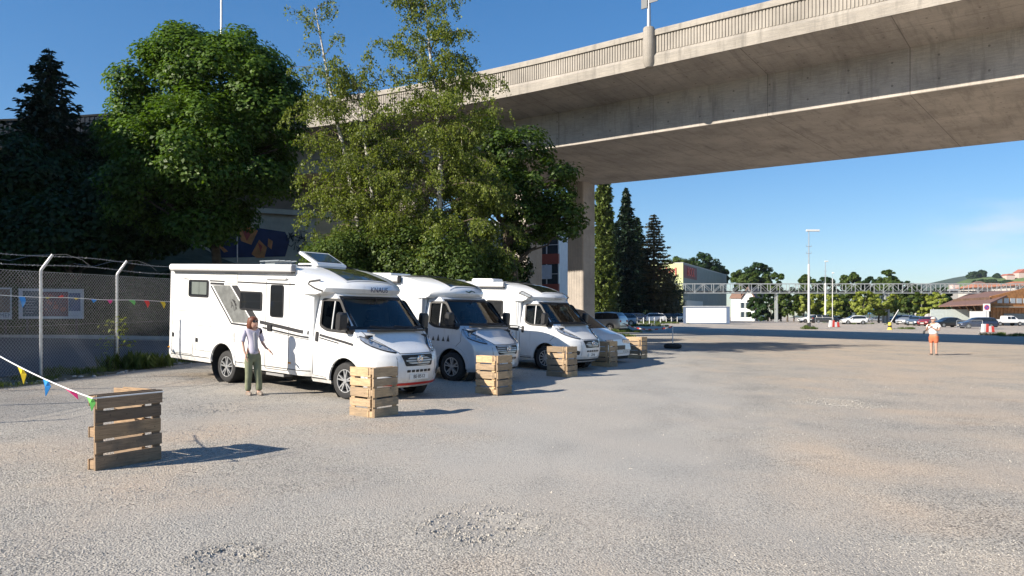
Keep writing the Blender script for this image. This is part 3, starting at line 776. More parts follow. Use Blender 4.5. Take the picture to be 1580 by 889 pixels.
    for y0, y1 in ((-.62, -.02), (.02, .62)):
        mb.tube([FR(y1, 1.37, .03), FR(y0+.12, 1.43, .03), FR(y0, 1.44, .025)], .011, 5)
    mb.box((.36, -.80, 1.345), (.44, .80, 1.385)); mb.build('wiper', blackp, parent)
    # bonnet lines
    mb = MB()
    for sg in (-1, 1): stripP(FR, [(sg*.86, 1.35), (sg*.82, 1.25), (sg*.62, 1.12), (sg*.44, .955)], .010, (.0005, .004), mb)
    stripP(FR, [(y, .945) for y in np.linspace(-.46, .46, 9)], .010, (.0005, .004), mb); mb.build('bonnet_seam', seam, parent)
    # grille
    P = rounded([(-.44, .92), (-.36, .70), (.36, .70), (.44, .92)], .03); P = dens(P, .08)
    plateP(FR, P, (.001, .010)).build('grille', gasket, parent)
    mb = MB()
    for k in range(4):
        z = .735+k*.048; w_ = .345+.075*(k/3.)
        stripP(FR, [(y, z) for y in np.linspace(-w_, w_, 9)], .016, (.011, .022), mb)
    mb.build('grille_slat', mat('grille_dark', (.02, .02, .022), .5), parent)
    if not old or True:
        c = FR(0, .83, .024); Mx = Matrix.Translation(c) @ Matrix.Rotation(-PI/2, 4, 'Z')
        e = MB().lathe([(.075, -.004), (.075, .008), (.062, .012), (.058, .004), (.001, .004)], Mx, 24).build('emblem', chrome, parent, smooth=30)
        S_ = [Mx @ Vector((.03*math.cos(a), .012, .022+.022*math.sin(a))) for a in np.linspace(.2, 4.2, 9)]+[Mx @ Vector((.03*math.cos(a), .012, -.022+.022*math.sin(a))) for a in np.linspace(1.1, -2.9, 9)]
        MB().tube(S_, .008, 5).build('emblem_mark', chrome, e)
    mb = MB()
    for k in range(6):
        y0 = -.33+k*.115; mb2 = rounded([(y0, .575), (y0+.085, .575), (y0+.085, .625), (y0, .625)], .01, 2); plateP(FR, mb2, (.001, .006), mb)
    mb.build('bumper_vent', gasket, parent)
    P = [(-.26, .43), (.26, .43), (.26, .54), (-.26, .54)]
    plateP(lambda y, z, d: Vector((px(.48)+d, y, z)), P, (.002, .016)).build('number_plate', plate, parent)
    stripP(FR, [(y, .335) for y in np.linspace(-.72, .72, 15)], .05, (.001, .012)).build('bumper_lip', red if detail == 1 else blackp, parent)
    # interior
    mb = MB(); mb.box((-1.0, -.9, .5), (.2, .9, .62)); mb.build('cab_floor', under, parent)
    mb = MB(); mb.box((.08, -.86, .62), (.42, .86, 1.28)); mb.tube([(.06, -.8, 1.27), (.06, .8, 1.27)], .07, 8); mb.build('dashboard', dashm, parent, bevel=.02)
    for sg in (-1, 1):
        mb = MB(); y0 = sg*.45
        mb.box((-.72, y0-.25, .62), (-.2, y0+.25, .88))
        mb.loft([[Vector((x, y0+yy, z)) for x, yy in ((xr-.07, -w_), (xr+.07, -w_*.9), (xr+.07, w_*.9), (xr-.07, w_))] for xr, z, w_ in ((-.66, .85, .25), (-.74, 1.1, .26), (-.80, 1.42, .22), (-.82, 1.50, .15))], True, caps=(True, True))
        mb.loft([[Vector((x, y0+yy, z)) for x, yy in ((-.88, -w_), (-.78, -w_), (-.78, w_), (-.88, w_))] for z, w_ in ((1.52, .11), (1.56, .14), (1.70, .13), (1.74, .09))], True, caps=(True, True))
        mb.build('seat', seatm, parent, smooth=40)
    c = Vector((-.05, .42, 1.27)); ax = Vector((-.75, 0, .66)).normalized(); u = Vector((0, 1, 0)); v = ax.cross(u)
    mb = MB(); mb.tube([c+(u*math.cos(a)+v*math.sin(a))*.19 for a in np.linspace(0, 2*PI, 21)], .016, 6)
    mb.tube([c-u*.18, c, c+u*.18], .02, 5); mb.tube([c, c-v*.18], .02, 5); mb.tube([c, c-ax*.3], .035, 6); mb.build('steering_wheel', blackp, parent)
    MB().box((-.30, -.13, 1.82), (-.27, .13, 1.90)).tube([(-.28, 0, 1.9), (-.25, 0, 2.0)], .015, 5).build('rear_mirror', blackp, parent)
    return S, FR, W, px, bw
def motorhome(name, label, contact, yaw=-36, pitch=.045, variant=1, group=None):
    th = R(yaw); f2 = Vector((math.cos(th), math.sin(th), 0)); r2 = Vector((math.sin(th), -math.cos(th), 0))
    O = contact-r2*.95; root = thing(name, label, 'motorhome', (O.x, O.y, contact.z), 0, group)
    root.rotation_euler = (Matrix.Rotation(th, 3, 'Z') @ Matrix.Rotation(pitch, 3, 'Y')).to_euler()
    HB = {1: 1.15, 2: 1.12, 3: 1.14}[variant]; TOP = {1: 2.64, 2: 2.60, 3: 2.62}[variant]
    REAR = {1: -6.27, 2: -5.7, 3: -6.2}[variant]; WB = {1: 3.95, 2: 3.8, 3: 3.95}[variant]
    cabpaint = {1: white, 2: silver, 3: white}[variant]
    S, FR, W, px, bw = cab(root, cabpaint, variant, old=(variant == 2))
    # ---- coach
    CF = {1: [(.36, -.97), (2.04, -.97), (2.045, -.42), (2.10, -.23), (2.18, -.17), (2.27, -.25), (2.36, -.48), (2.46, -.80), (2.54, -1.1), (2.60, -1.4), (2.64, -1.75)],
          2: [(.36, -.97), (2.04, -.97), (2.045, -.46), (2.10, -.34), (2.20, -.28), (2.34, -.40), (2.42, -.62), (2.50, -.92), (2.56, -1.2), (2.60, -1.65)],
          3: [(.36, -.97), (2.04, -.97), (2.045, -.44), (2.10, -.30), (2.18, -.24), (2.28, -.34), (2.36, -.56), (2.46, -.86), (2.54, -1.15), (2.62, -1.7)]}[variant]
    RC = .10
    def CW(x, z):
        w_ = HB
        if z > TOP-.12: q = (z-(TOP-.12))/.12; w_ -= .10*(1-math.sqrt(max(0, 1-q*q*.98)))
        if z < .46: w_ -= .03*(.46-z)/.1
        dx = x-REAR
        if dx < RC: w_ -= RC-math.sqrt(max(0, RC*RC-(RC-max(dx, 0))**2))
        if z > 2.04 and x > -1.3: w_ -= .22*((x+1.3)/1.1)**2
        if z < 2.042 and x > -1.32: w_ -= .12*((x+1.32)/.35)**2
        return w_
    cbow = lambda z: 0 if z < 2.042 else .42 if z < 2.4 else .34
    front = lambda z: interp(CF, z)
    zs = [.36, .40, .46]+list(np.arange(.52, 2.04, .04))+[2.04, 2.045, 2.07, 2.10, 2.14, 2.18, 2.22, 2.27, 2.31, 2.36, 2.41, 2.46]
    zs += [z for z in (2.49, 2.52, 2.545, 2.57, 2.585, 2.60, 2.61, 2.62, 2.63, 2.64) if z < TOP-.001]+[TOP]
    def skip(k, x, y, z):
        return k in 'RL' and ((x+WB)**2+(z-.40)**2) < .46**2
    rearf = lambda z: REAR+(.05*((z-2.3)/.34)**2 if z > 2.3 else 0)+(.10*(.7-z)/.3 if z < .7 else 0)
    sh = ushell(zs, front, rearf, CW, cbow, ns=84, nf=30, pr=2.6, skip=skip)
    sh.build('coach_body', white, root, smooth=35)
    # roof crown panel
    mb = MB(); rr = []
    for x in np.linspace(REAR+.12, front(TOP)-.1, 8): rr.append([(x, y, TOP+.001+.05*(1-(y/.96)**2)) for y in np.linspace(-.96, .96, 11)])
    mb.loft(rr, False); mb.build('roof', white, root, smooth=60)
    C = lambda sg: (lambda u, v, d: Vector((u, sg*(CW(u, v)+d), v)))
    for sg in (-1, 1):
        MB().lathe([(.475, .36), (.475, 0)], Matrix.Translation((-WB, sg*(HB-.03), .40)) @ (Matrix.Rotation(PI, 4, 'Z') if sg > 0 else Matrix()), 28).build('arch_liner', under, root)
        A = [(-WB+.455*math.cos(a), .40+.455*math.sin(a)) for a in np.linspace(.0, PI, 30)]
        B = [(-WB+.51*math.cos(a), .40+.51*math.sin(a)) for a in np.linspace(.0, PI, 30)]
        band(C(sg), A, B, (-.03, .02), False).build('arch_trim', white, root, smooth=40)
    MB().box((REAR+.2, -.95, .30), (-WB-.5, .95, .5)).box((-WB+.5, -.95, .30), (-.55, .95, .5)).box((-2.6, -.8, .20), (-1.9, -.1, .32)).build('chassis', under, root)
    Rt = C(-1)
    def window(P, name='window', fr=.035, glass=acry, blind=False):
        P = rounded(P, .06)
        w1 = band(Rt, P, inset(P, fr), (.001, .022)).build(name, blackp, root)
        plateP(Rt, inset(P, fr*.6), (.001, .018)).build('pane', glass, w1)
        if blind:
            (x0, z0), (x1, z1) = inset(P, .075)[0], inset(P, .075)[len(P)//2]
            a, b = min(p[0] for p in P)+.14, max(p[0] for p in P)-.06; c, d = min(p[1] for p in P)+.06, max(p[1] for p in P)-.05
            m_ = mat('blind_cloth', (.16, .18, .165), .3, coat=.6)
            mb = MB(); mb.box((a, -(HB+.0225), c), ((a+b)/2-.005, -(HB+.0185), d)).box(((a+b)/2+.005, -(HB+.0225), c), (b, -(HB+.0185), d)); mb.build('blind', m_, w1)
        return w1
    def hatch(P, name='service_door', handle=None):
        P = rounded(P, .04, 3)
        h = band(Rt, P, inset(P, .010), (.001, .004)).build(name, seam, root)
        if handle: MB().box((handle[0]-.035, -(HB+.02), handle[1]-.05), (handle[0]+.035, -(HB+.001), handle[1]+.05)).build('handle', blackp, h, bevel=.008)
        return h
    def rect(x0, z0, x1, z1): return [(x0, z0), (x1, z0), (x1, z1), (x0, z1)]
    def grill(x0, z0, x1, z1):
        mb = MB(); mb.box((x0, -(HB+.010), z0), (x1, -(HB+.001), z1))
        z = z0+.025
        while z < z1-.02: mb.box((x0+.02, -(HB+.020), z), (x1-.02, -(HB+.0102), z+.014)); z += .032
        mb.build('vent_grille', mat('vent_plastic', (.6, .6, .58), .4), root)
    # awning
    ax0, ax1 = {1: (-6.05, -1.45), 2: (-5.5, -1.75), 3: (-5.6, -1.5)}[variant]
    aw = MB(); az = TOP-.02
    sec = [(-HB+.05, az+.015), (-HB-.09, az+.012), (-HB-.125, az-.03), (-HB-.125, az-.10), (-HB-.10, az-.135), (-HB-.004, az-.14)]
    aw.loft([[(x, y, z) for y, z in sec] for x in (ax0, ax1)], True, caps=(True, True))
    a_ = aw.build('awning', white, root)
    MB().box((ax1+.001, -HB-.12, az-.13), (ax1+.03, -HB-.004, az+.005)).build('end_cap', mat('cap_grey', (.28, .28, .3), .5), a_, bevel=.01)
    MB().box((ax0, -HB-.10, az-.165), (ax1, -HB-.004, az-.142)).build('rail_shadow_strip', seam, a_)  # solid dark strip standing for the shadow line under the awning
    # skylight in the cap
    mb = MB()
    def capz(x, y):
        tab = sorted([(xf, z) for z, xf in CF if z >= 2.18 or z > 2.17]); return float(np.interp(x+cbow(2.4)*abs(y/1.0)**2.6, [a for a, b in tab], [b for a, b in tab]))
    def sky_(u, w0, w1, up):
        rr = []
        for x in np.linspace(u[0], u[1], 10):
            t = (x-u[0])/(u[1]-u[0]); ww = w0+(w1-w0)*t
            rr.append([Vector((x, y, capz(x, y)+up)) for y in np.linspace(-ww, ww, 12)])
        return rr
    mb.loft(sky_((-1.50, -.50), .46, .60, .016), False); sk = mb.build('skylight', mat('skylight_glass', (.02, .024, .02), .08, var=0, coat=.6), root, smooth=60)
    g_ = sky_((-1.56, -.44), .51, .66, .010); mb = MB(); mb.loft(g_, False); mb.build('frame', white if variant != 1 else mat('light_grey', (.55, .56, .57), .4), sk, smooth=60)
    Cf = lambda y, z, d: Vector((front(z)-cbow(z)*abs(y/CW(front(z)-cbow(z), z))**2.6+d, y, z))
    Mtx = lambda y, z, out_=.012: basis(Cf(y, z, out_), (0, 1, 0), (0, 0, 1))
    # wheels, level with the ground
    sn = math.sin(pitch)
    rootinv = (Matrix.Translation(root.location) @ root.rotation_euler.to_matrix().to_4x4()).inverted()
    for x, sg in ((0, -1), (0, 1), (-WB, -1), (-WB, 1)):
        pw = root.location+(f2*x)+(r2*(-sg))*.93; zz = G(pw.x, pw.y)
        lp = rootinv @ Vector((pw.x, pw.y, zz))
        wheel(root, x, sg*(.90 if x == 0 else .93), .365, .235, lp.z+.36, sg, 5 if variant != 3 else 6, style={1: 0, 2: 0, 3: 1}[variant])
    if variant == 1:
        window(rect(-5.37, 1.87, -4.56, 2.27), blind=True); window(rect(-3.32, 1.64, -2.53, 2.05))
        window(rect(-2.23, 1.53, -1.80, 2.21), 'door_window', .012)
        d = band(Rt, rounded(rect(-2.40, .42, -1.60, 2.34), .07), inset(rounded(rect(-2.40, .42, -1.60, 2.34), .07), .012), (.001, .004)).build('entry_door', seam, root)
        MB().box((-2.32, -HB-.03, 1.22), (-2.16, -HB-.001, 1.36)).build('door_handle', blackp, d, bevel=.012)
        MB().box((-2.38, -HB-.05, 2.32), (-1.7, -HB-.001, 2.36)).build('door_drip', white, d, bevel=.01)
        hatch(rect(-6.08, .50, -5.16, 1.53), 'garage_door', (-6.02, .93)); hatch(rect(-5.06, .62, -4.40, 1.21), 'service_door', (-4.99, .86))
        grill(-4.0, .90, -3.49, 1.12); grill(-3.92, 2.19, -3.43, 2.44)
        # graphics
        plateP(Rt, [(-4.40, 2.155), (-3.73, 2.165), (-2.86, 1.355), (-3.58, 1.34)], (.001, .003)).build('grey_decal', decg, root)
        plateP(Rt, [(-3.68, 2.165), (-3.45, 2.17), (-2.63, 1.42), (-2.87, 1.41)], (.001, .003)).build('dark_decal', decd, root)
        mb = MB(); stripP(Rt, [(-4.47, 2.14), (-3.64, 1.315), (-2.88, 1.29), (-2.55, 1.25)], .04, (.001, .0035), mb)
        stripP(Rt, [(-5.60, 2.285), (-5.40, 2.28)], .02, (.001, .0035), mb); stripP(Rt, [(-4.52, 2.255), (-1.44, 2.225)], .032, (.001, .003), mb)
        stripP(Rt, [(-4.50, 2.195), (-3.95, 2.19)], .05, (.001, .003), mb)
        stripP(Rt, [(-2.60, 1.40), (-1.85, 1.33), (-1.2, 1.265), (-1.05, 1.25)], .075, (.001, .003), mb)
        stripP(Rt, [(-2.50, 1.285), (-1.7, 1.21), (-1.05, 1.155)], .038, (.001, .003), mb); stripP(Rt, [(-2.1, 1.21), (-1.5, 1.155), (-1.05, 1.115)], .014, (.001, .003), mb)
        stripP(S(-1), [(-.79, 1.225), (.0, 1.12), (.22, 1.085)], .05, (.001, .003), mb); stripP(S(-1), [(-.79, 1.17), (-.2, 1.09)], .026, (.001, .003), mb)
        stripP(Rt, [(-6.1, .47), (-4.46, .47)], .016, (.001, .006), mb); stripP(Rt, [(-3.44, .47), (-1.0, .47)], .016, (.001, .006), mb)
        mb.build('stripe', decd, root)
        # little running-animal emblem
        mb = MB(); rr_ = random.Random(3)
        for a, b, w_ in (((-3.62, 1.85), (-3.50, 1.80), .03), ((-3.66, 1.80), (-3.60, 1.70), .02), ((-3.58, 1.83), (-3.46, 1.72), .035), ((-3.52, 1.76), (-3.44, 1.64), .02), ((-3.62, 1.77), (-3.66, 1.66), .018), ((-3.56, 1.72), (-3.54, 1.60), .018), ((-3.48, 1.70), (-3.50, 1.61), .016)):
            stripP(Rt, [a, b], w_, (.0032, .005), mb)
        mb.build('emblem_decal', inkm, root)
        for x, z in ((-6.2, .62), (-3.95, .87), (-1.55, .60)): MB().box((x-.04, -HB-.012, z-.015), (x+.04, -HB-.001, z+.015)).build('side_marker', amber, root)
        # cap side fin
        Cp = C(-1)
        P = [(-1.02, 2.28), (-.90, 2.20), (-.66, 2.12), (-.50, 2.10)]
        stripP(Cp, [(-.72, 2.335), (-1.0, 2.30), (-1.03, 2.25), (-.86, 2.17), (-.66, 2.115)], .035, (.001, .012)).build('cap_fin', decd, root)
        text('maker_name', 'KNAUS', .15, inkb, Mtx(0, 2.17, .012), root)
        text('plate_text', 'BE·8512', .10, inkm, basis(Vector((px(.48)+.018, 0, .485)), (0, 1, 0), (0, 0, 1)), root)
        # step and tank
        MB().box((-2.4, -HB+.05, .28), (-1.8, -HB+.35, .33)).build('entry_step', mat('step_grey', (.35, .35, .35), .5, .5), root)
        # raised roof hatch
        mb = MB(); Mh = Matrix.Translation((-1.72, 0, 2.65)) @ Matrix.Rotation(.42, 4, 'Y')
        mb.box((-.66, -.42, 0), (0, .42, .07), Mh); h = mb.build('roof_hatch', white, root, bevel=.025)
        MB().box((-.56, -.33, .071), (-.08, .33, .084), Mh).build('hatch_glass', mat('skylight_glass', (.02, .024, .02), .08), h)
        MB().box((-2.32, -.42, 2.64), (-1.66, .42, 2.71)).build('hatch_base', white, h, bevel=.02)
        mb = MB()
        for k in range(4): mb.tube([(-3.5+.05*k, -.55+.12*k, 2.74), (-2.8+.05*k, -.55+.12*k, 2.76)], .014, 5)
        mb.tube([(-3.4, -.6, 2.68), (-3.4, -.1, 2.74)], .02, 5); mb.tube([(-2.9, -.6, 2.68), (-2.9, -.1, 2.74)], .02, 5); mb.box((-3.4, -.5, 2.66), (-3.0, -.2, 2.72))
        mb.build('roof_rack', mat('rack_alu', (.25, .28, .3), .4, .6), root)
    if variant == 2:
        window(rect(-4.6, 1.45, -3.6, 1.95)); window(rect(-2.9, 1.5, -2.1, 2.0))
        MB().box((-1.75+.03, -HB-.13, TOP-.17), (-1.70, -HB-.004, TOP)).build('awning_end', blackp, root, bevel=.02)
        # silver recess beside the cab door and cap lip
        Cp = C(-1); 
        MB().box((-1.0, -1.10, .50), (-.965, -1.0, 2.03)).build('cab_fairing', mat('fairing_grey', (.42, .43, .45), .4), root)
        mb = MB(); rr = [[Cf(y, z, .004) for z in (2.05, 2.09, 2.12)] for y in np.linspace(-.93, .93, 18)]; mb.loft(rr, False); mb.build('cap_lip', mat('fairing_grey', (.42, .43, .45), .4), root)
        text('maker_name', 'Hymer', .11, mat('ink_green', (.02, .09, .06), .5, var=0), Mtx(0, 2.24, .012), root) if False else stripP(lambda y, z, d: Cf(y, z, d), [(-.16, 2.25), (-.05, 2.22), (.08, 2.26), (.2, 2.23)], .03, (.004, .008)).build('maker_mark', mat('ink_green', (.02, .07, .05), .5, var=0), root)
        # row of little fir silhouettes on the door
        mb = MB()
        for k, x in enumerate((-.62, -.45, -.28, -.12)):
            h = .12+.05*(k % 2); plateP(S(-1), [(x-.05, .98), (x+.05, .98), (x, .98+h)], (.001, .003), mb)
        mb.build('fir_decal', decd, root)
        stripP(Rt, [(-5.5, .9), (-1.0, .9)], .10, (.001, .003)).build('stripe', decl, root)
        MB().box((-3.6, -.45, 2.64), (-2.8, .35, 2.70)).build('roof_vent', white, root, bevel=.02)
    if variant == 3:
        window(rect(-2.2, 1.55, -1.55, 2.05)); window(rect(-4.6, 1.5, -3.7, 2.0))
        hatch(rect(-1.50, .45, -1.05, 2.2), 'entry_door')
        blueg = mat('decal_bluegrey', (.12, .15, .21), .4)
        mb = MB(); stripP(Rt, [(-2.9, 1.30), (-1.7, 1.30), (-1.0, 1.20)], .14, (.001, .003), mb); mb.build('band', decd, root)
        mb = MB()
        for x in (-2.4, -2.0, -1.6, -1.25): mb.box((x, -HB-.006, 1.225), (x+.30, -HB-.0035, 1.27)); mb.box((x, -HB-.006, 1.30), (x+.28, -HB-.0035, 1.34))
        mb.build('band_mark', decl, root)
        stripP(lambda y, z, d: Cf(y, z, d), [(-.2, 2.17), (.2, 2.17)], .07, (.004, .010)).build('maker_mark', inkb, root)
        for sg in (-1, 1):
            Cp = C(sg); plateP(Cp, rounded([(-.98, 2.28), (-.62, 2.16), (-.56, 2.20), (-.86, 2.34)], .03), (.001, .012)).build('cap_light', lens, root)
            Pq = rounded([(-1.0, 2.28), (-.60, 2.14), (-.52, 2.21), (-.86, 2.36)], .03); band(Cp, Pq, inset(Pq, .02), (.001, .016)).build('cap_light_rim', blackp, root)
        MB().box((-3.2, -.75, 2.62), (-2.3, -.15, 2.74)).build('roof_unit', white, root, bevel=.05)
        MB().box((-5.0, -.5, 2.64), (-4.3, .3, 2.72)).build('roof_vent', white, root, bevel=.02)
        text('plate_text', 'ZH·6', .10, inkm, basis(Vector((px(.48)+.018, 0, .485)), (0, 1, 0), (0, 0, 1)), root)
    return root
MHG = 'motorhomes parked side by side behind the pallets'
motorhome('motorhome', 'white motorhome with grey side graphics and raised roof hatch beside the woman', Vector((-3.27, 14.74, G(-3.27, 14.74))), variant=1, group=MHG)
c2 = gp(698, 588); motorhome('motorhome', 'motorhome with silver cab and white coach body in the middle of the row', c2, yaw=-36.5, pitch=.04, variant=2, group=MHG)
c3 = gp(843, 571); motorhome('motorhome', 'white motorhome with dark stripe band and boxy roof unit, next to the silver-cabbed one', c3, yaw=-36.5, pitch=.035, variant=3, group=MHG)
# ------------------------------------------------------------------ cars
carpaint = {k: mat('car_'+k, c, .3, mt, var=.02, coat=.8) for k, c, mt in (
    ('white', (.78, .78, .77), 0), ('silver', (.42, .43, .44), .6), ('black', (.012, .012, .014), .2), ('navy', (.018, .03, .07), .3),
    ('grey', (.10, .11, .12), .5), ('blue', (.10, .18, .30), .4), ('bluegrey', (.16, .20, .25), .5), ('red', (.28, .02, .02), .2))}
cglass = mat('car_glass', (.015, .02, .025), .05, var=0, coat=.5)
tail = mat('tail_lamp', (.42, .02, .015), .2, var=0)
SH = { # length, width, height, stations: (x, belt z, roof z, roof half width factor)
 'hatch': (4.1, 1.74, 1.48, [(-2.02, .55, .60, .8), (-1.98, .92, .98, .82), (-1.88, .96, 1.12, .78), (-1.62, .95, 1.42, .72), (-.9, .94, 1.48, .72), (-.1, .92, 1.47, .72), (.35, .91, 1.40, .72), (1.05, .92, .97, .80), (1.6, .84, .87, .78), (1.95, .70, .73, .74), (2.06, .50, .55, .66)], (-1.62, 1.05)),
 'sedan': (4.6, 1.8, 1.44, [(-2.28, .55, .60, .8), (-2.22, .92, .97, .8), (-1.75, .96, 1.02, .8), (-1.0, .95, 1.38, .70), (-.5, .94, 1.44, .70), (.1, .92, 1.43, .70), (.5, .91, 1.36, .70), (1.2, .90, .95, .80), (1.8, .82, .85, .78), (2.15, .70, .73, .74), (2.28, .50, .55, .66)], (-1.75, 1.2)),
 'estate': (4.7, 1.82, 1.50, [(-2.32, .55, .60, .82), (-2.28, .98, 1.02, .82), (-2.18, .99, 1.14, .8), (-1.95, .98, 1.42, .73), (-1.2, .96, 1.50, .72), (0, .93, 1.49, .72), (.45, .92, 1.42, .72), (1.2, .92, .97, .80), (1.8, .84, .87, .78), (2.18, .72, .75, .74), (2.32, .50, .55, .66)], (-1.95, 1.2)),
 'suv': (4.5, 1.86, 1.68, [(-2.22, .60, .65, .84), (-2.18, 1.08, 1.12, .84), (-2.08, 1.10, 1.3, .82), (-1.85, 1.08, 1.60, .74), (-1.0, 1.06, 1.68, .73), (0, 1.04, 1.66, .73), (.35, 1.03, 1.58, .73), (1.0, 1.05, 1.10, .82), (1.7, .98, 1.01, .80), (2.1, .82, .86, .76), (2.22, .58, .62, .7)], (-1.85, 1.0)),
 'minivan': (4.6, 1.86, 1.76, [(-2.28, .60, .65, .84), (-2.25, 1.08, 1.12, .84), (-2.2, 1.10, 1.4, .82), (-2.05, 1.08, 1.70, .76), (-1.2, 1.06, 1.76, .75), (.2, 1.02, 1.72, .75), (.6, 1.0, 1.60, .75), (1.5, .99, 1.04, .80), (2.0, .86, .90, .78), (2.2, .72, .76, .74), (2.28, .56, .6, .68)], (-2.05, 1.5)),
 'van': (4.9, 1.92, 1.92, [(-2.42, .60, .65, .9), (-2.40, 1.1, 1.14, .9), (-2.38, 1.14, 1.6, .88), (-2.3, 1.14, 1.88, .82), (-1.2, 1.14, 1.92, .82), (.2, 1.12, 1.91, .81), (.55, 1.10, 1.84, .80), (1.55, 1.10, 1.20, .84), (2.1, .98, 1.02, .80), (2.35, .80, .84, .76), (2.43, .50, .55, .7)], (-2.3, 1.55))}
PROTO = {}
def make_car(kind, paint, label, loc, rz, group=None, cat='car'):
    """drawn once per kind and paint, copied after that; front is local +x"""
    key = (kind, paint)
    if key in PROTO:
        o = copy_tree(PROTO[key]); o.location = loc; o.rotation_euler = (0, 0, rz); o['label'] = label; o['category'] = cat
        if group: o['group'] = group
        return o
    root = thing('parked_car' if kind != 'van' else 'parked_van', label, cat, loc, rz, group)
    L, Wd, H, st, (g0, g1) = SH[kind]; hw = Wd/2
    # refine stations
    xs_ = sorted(set([s[0] for s in st]+list(np.linspace(st[0][0], st[-1][0], 30))))
    col = lambda i: [(s[0], s[i]) for s in st]
    rows = []
    for x in xs_:
        b, r, wf = interp(col(1), x), interp(col(2), x), interp(col(3), x)
        e = max(0, (abs(x)-L/2+.55)/.55); ww = hw*(1-.16*e*e)
        zb = .24+(.06*e)
        k = min(1, (r-b)/.4); wr = hw*(wf+(1-k)*(.92-wf)) if r-b < .4 else hw*wf
        half = [(ww*.86, zb), (ww*.97, zb+.06), (ww, zb+.22), (ww, b*.72), (ww*.975, b-.02), (ww*.955, b), (wr+.01, max(b+.01, r-.07)), (wr-.05, r-.015), (wr*.6, r+.015), (0, r+.025)]
        sec = [(x, -y, z) for y, z in half]+[(x, y, z) for y, z in half[-2::-1]]
        rows.append(sec)
    body, gl = MB(), MB(); n = len(rows[0]); body.v = [v for r in rows for v in r]; gl.v = list(body.v)
    for i in range(len(rows)-1):
        xm = (xs_[i]+xs_[i+1])/2; bm, rm = interp(col(1), xm), interp(col(2), xm)
        slope = abs(interp(col(2), xs_[i+1])-interp(col(2), xs_[i]))/(xs_[i+1]-xs_[i])
        for j in range(n-1):
            q = (i*n+j, i*n+j+1, (i+1)*n+j+1, (i+1)*n+j); side = j in (5, n-2-5)
            isg = False
            if rm-bm > .12 and g0-.15 < xm < g1:
                if side: isg = True
                if j in (7, 8, n-2-7, n-2-8) and slope > .33: isg = True
            if kind == 'van' and side and xm < .1: isg = False
            (gl if isg else body).f.append(q)
    body.f.append(tuple(range(n))); body.f.append(tuple((len(rows)-1)*n+j for j in range(n)))
    for m_ in (body, gl): m_.mi = [0]*len(m_.f)
    body.build('body', carpaint[paint], root, smooth=32)
    o = gl.build('windows', cglass, root, smooth=32)
    # pillars
    mb = MB()
    for sg in (-1, 1):
        for x in ((g0+g1)/2-.15, g0+.35) if kind != 'van' else (.55,):
            b, r, wf = interp(col(1), x), interp(col(2), x), interp(col(3), x)
            mb.tube([(x, sg*hw*.962, b), (x-.05, sg*(hw*wf+.018), r-.07)], .03, 5)
    mb.build('pillar', carpaint['black'] if kind != 'van' else carpaint[paint], root)
    wx = L*.29; wr_ = .32 if kind in ('hatch', 'sedan', 'estate') else .35
    for x in (-wx-.02, wx+.05):
        for sg in (-1, 1):
            MB().lathe([(wr_+.07, -.006), (wr_+.07, .0), (.001, .0)], Matrix.Translation((x, sg*(hw+.0), wr_+.01)), 20).build('arch', under, root)
            wheel(root, x, sg*(hw-.09), wr_, .22, wr_, sg, 5, .64, 2)
    for sg in (-1, 1):
        zf = interp(col(1), st[-1][0]-.12)
        k_ = 1.7 if kind == 'van' else 1; MB().box((st[-1][0]-.30*k_, sg*hw*.60-.14*k_, zf-.10*k_), (st[-1][0]-.045, sg*hw*.60+.15*k_, zf+.02*k_)).build('headlight', lens, root, bevel=.02)
        MB().box((st[0][0]-.012, sg*hw*.72-.12, .80), (st[0][0]+.18, sg*hw*.72+.12, .98)).build('tail_light', tail, root, bevel=.02)
        MB().box((g1-.55, sg*(hw+.10)-.08, st[6][1]+.02), (g1-.42, sg*(hw+.10)+.08, st[6][1]+.15)).build('mirror', carpaint[paint], root, bevel=.02)
    MB().box((st[-1][0]-.02, -.42, .52), (st[-1][0]+.015, .42, .66)).build('grille', blackp, root)
    MB().box((st[-1][0]+.0151, -.26, .40), (st[-1][0]+.025, .26, .50)).box((st[0][0]-.02, -.26, .64), (st[0][0]-.005, .26, .74)).build('number_plate', plate, root)
    MB().box((st[0][0]+.1, -hw+.1, .18), (st[-1][0]-.1, hw-.1, .34)).build('underbody', under, root)
    PROTO[key] = root
    return root
def car_px(kind, paint, px, py, yawdeg, label, group=None, cat='car'):
    p = gp(px, py); return make_car(kind, paint, label, p, R(yawdeg), group, cat)
# the white van at the end of the row
p4 = gp(897, 560); th = R(-36.5)
f_ = Vector((math.cos(th), math.sin(th), 0)); r_ = Vector((math.sin(th), -math.cos(th), 0))
O4 = p4-r_*.88-f_*(4.9*.29+.05); O4.z = p4.z
v4 = make_car('van', 'white', 'white panel van half hidden behind the pallets at the end of the motorhome row', O4, th, None, 'van')
v4.rotation_euler = (Matrix.Rotation(th, 3, 'Z') @ Matrix.Rotation(.03, 3, 'Y')).to_euler(); v4.name = 'delivery_van'
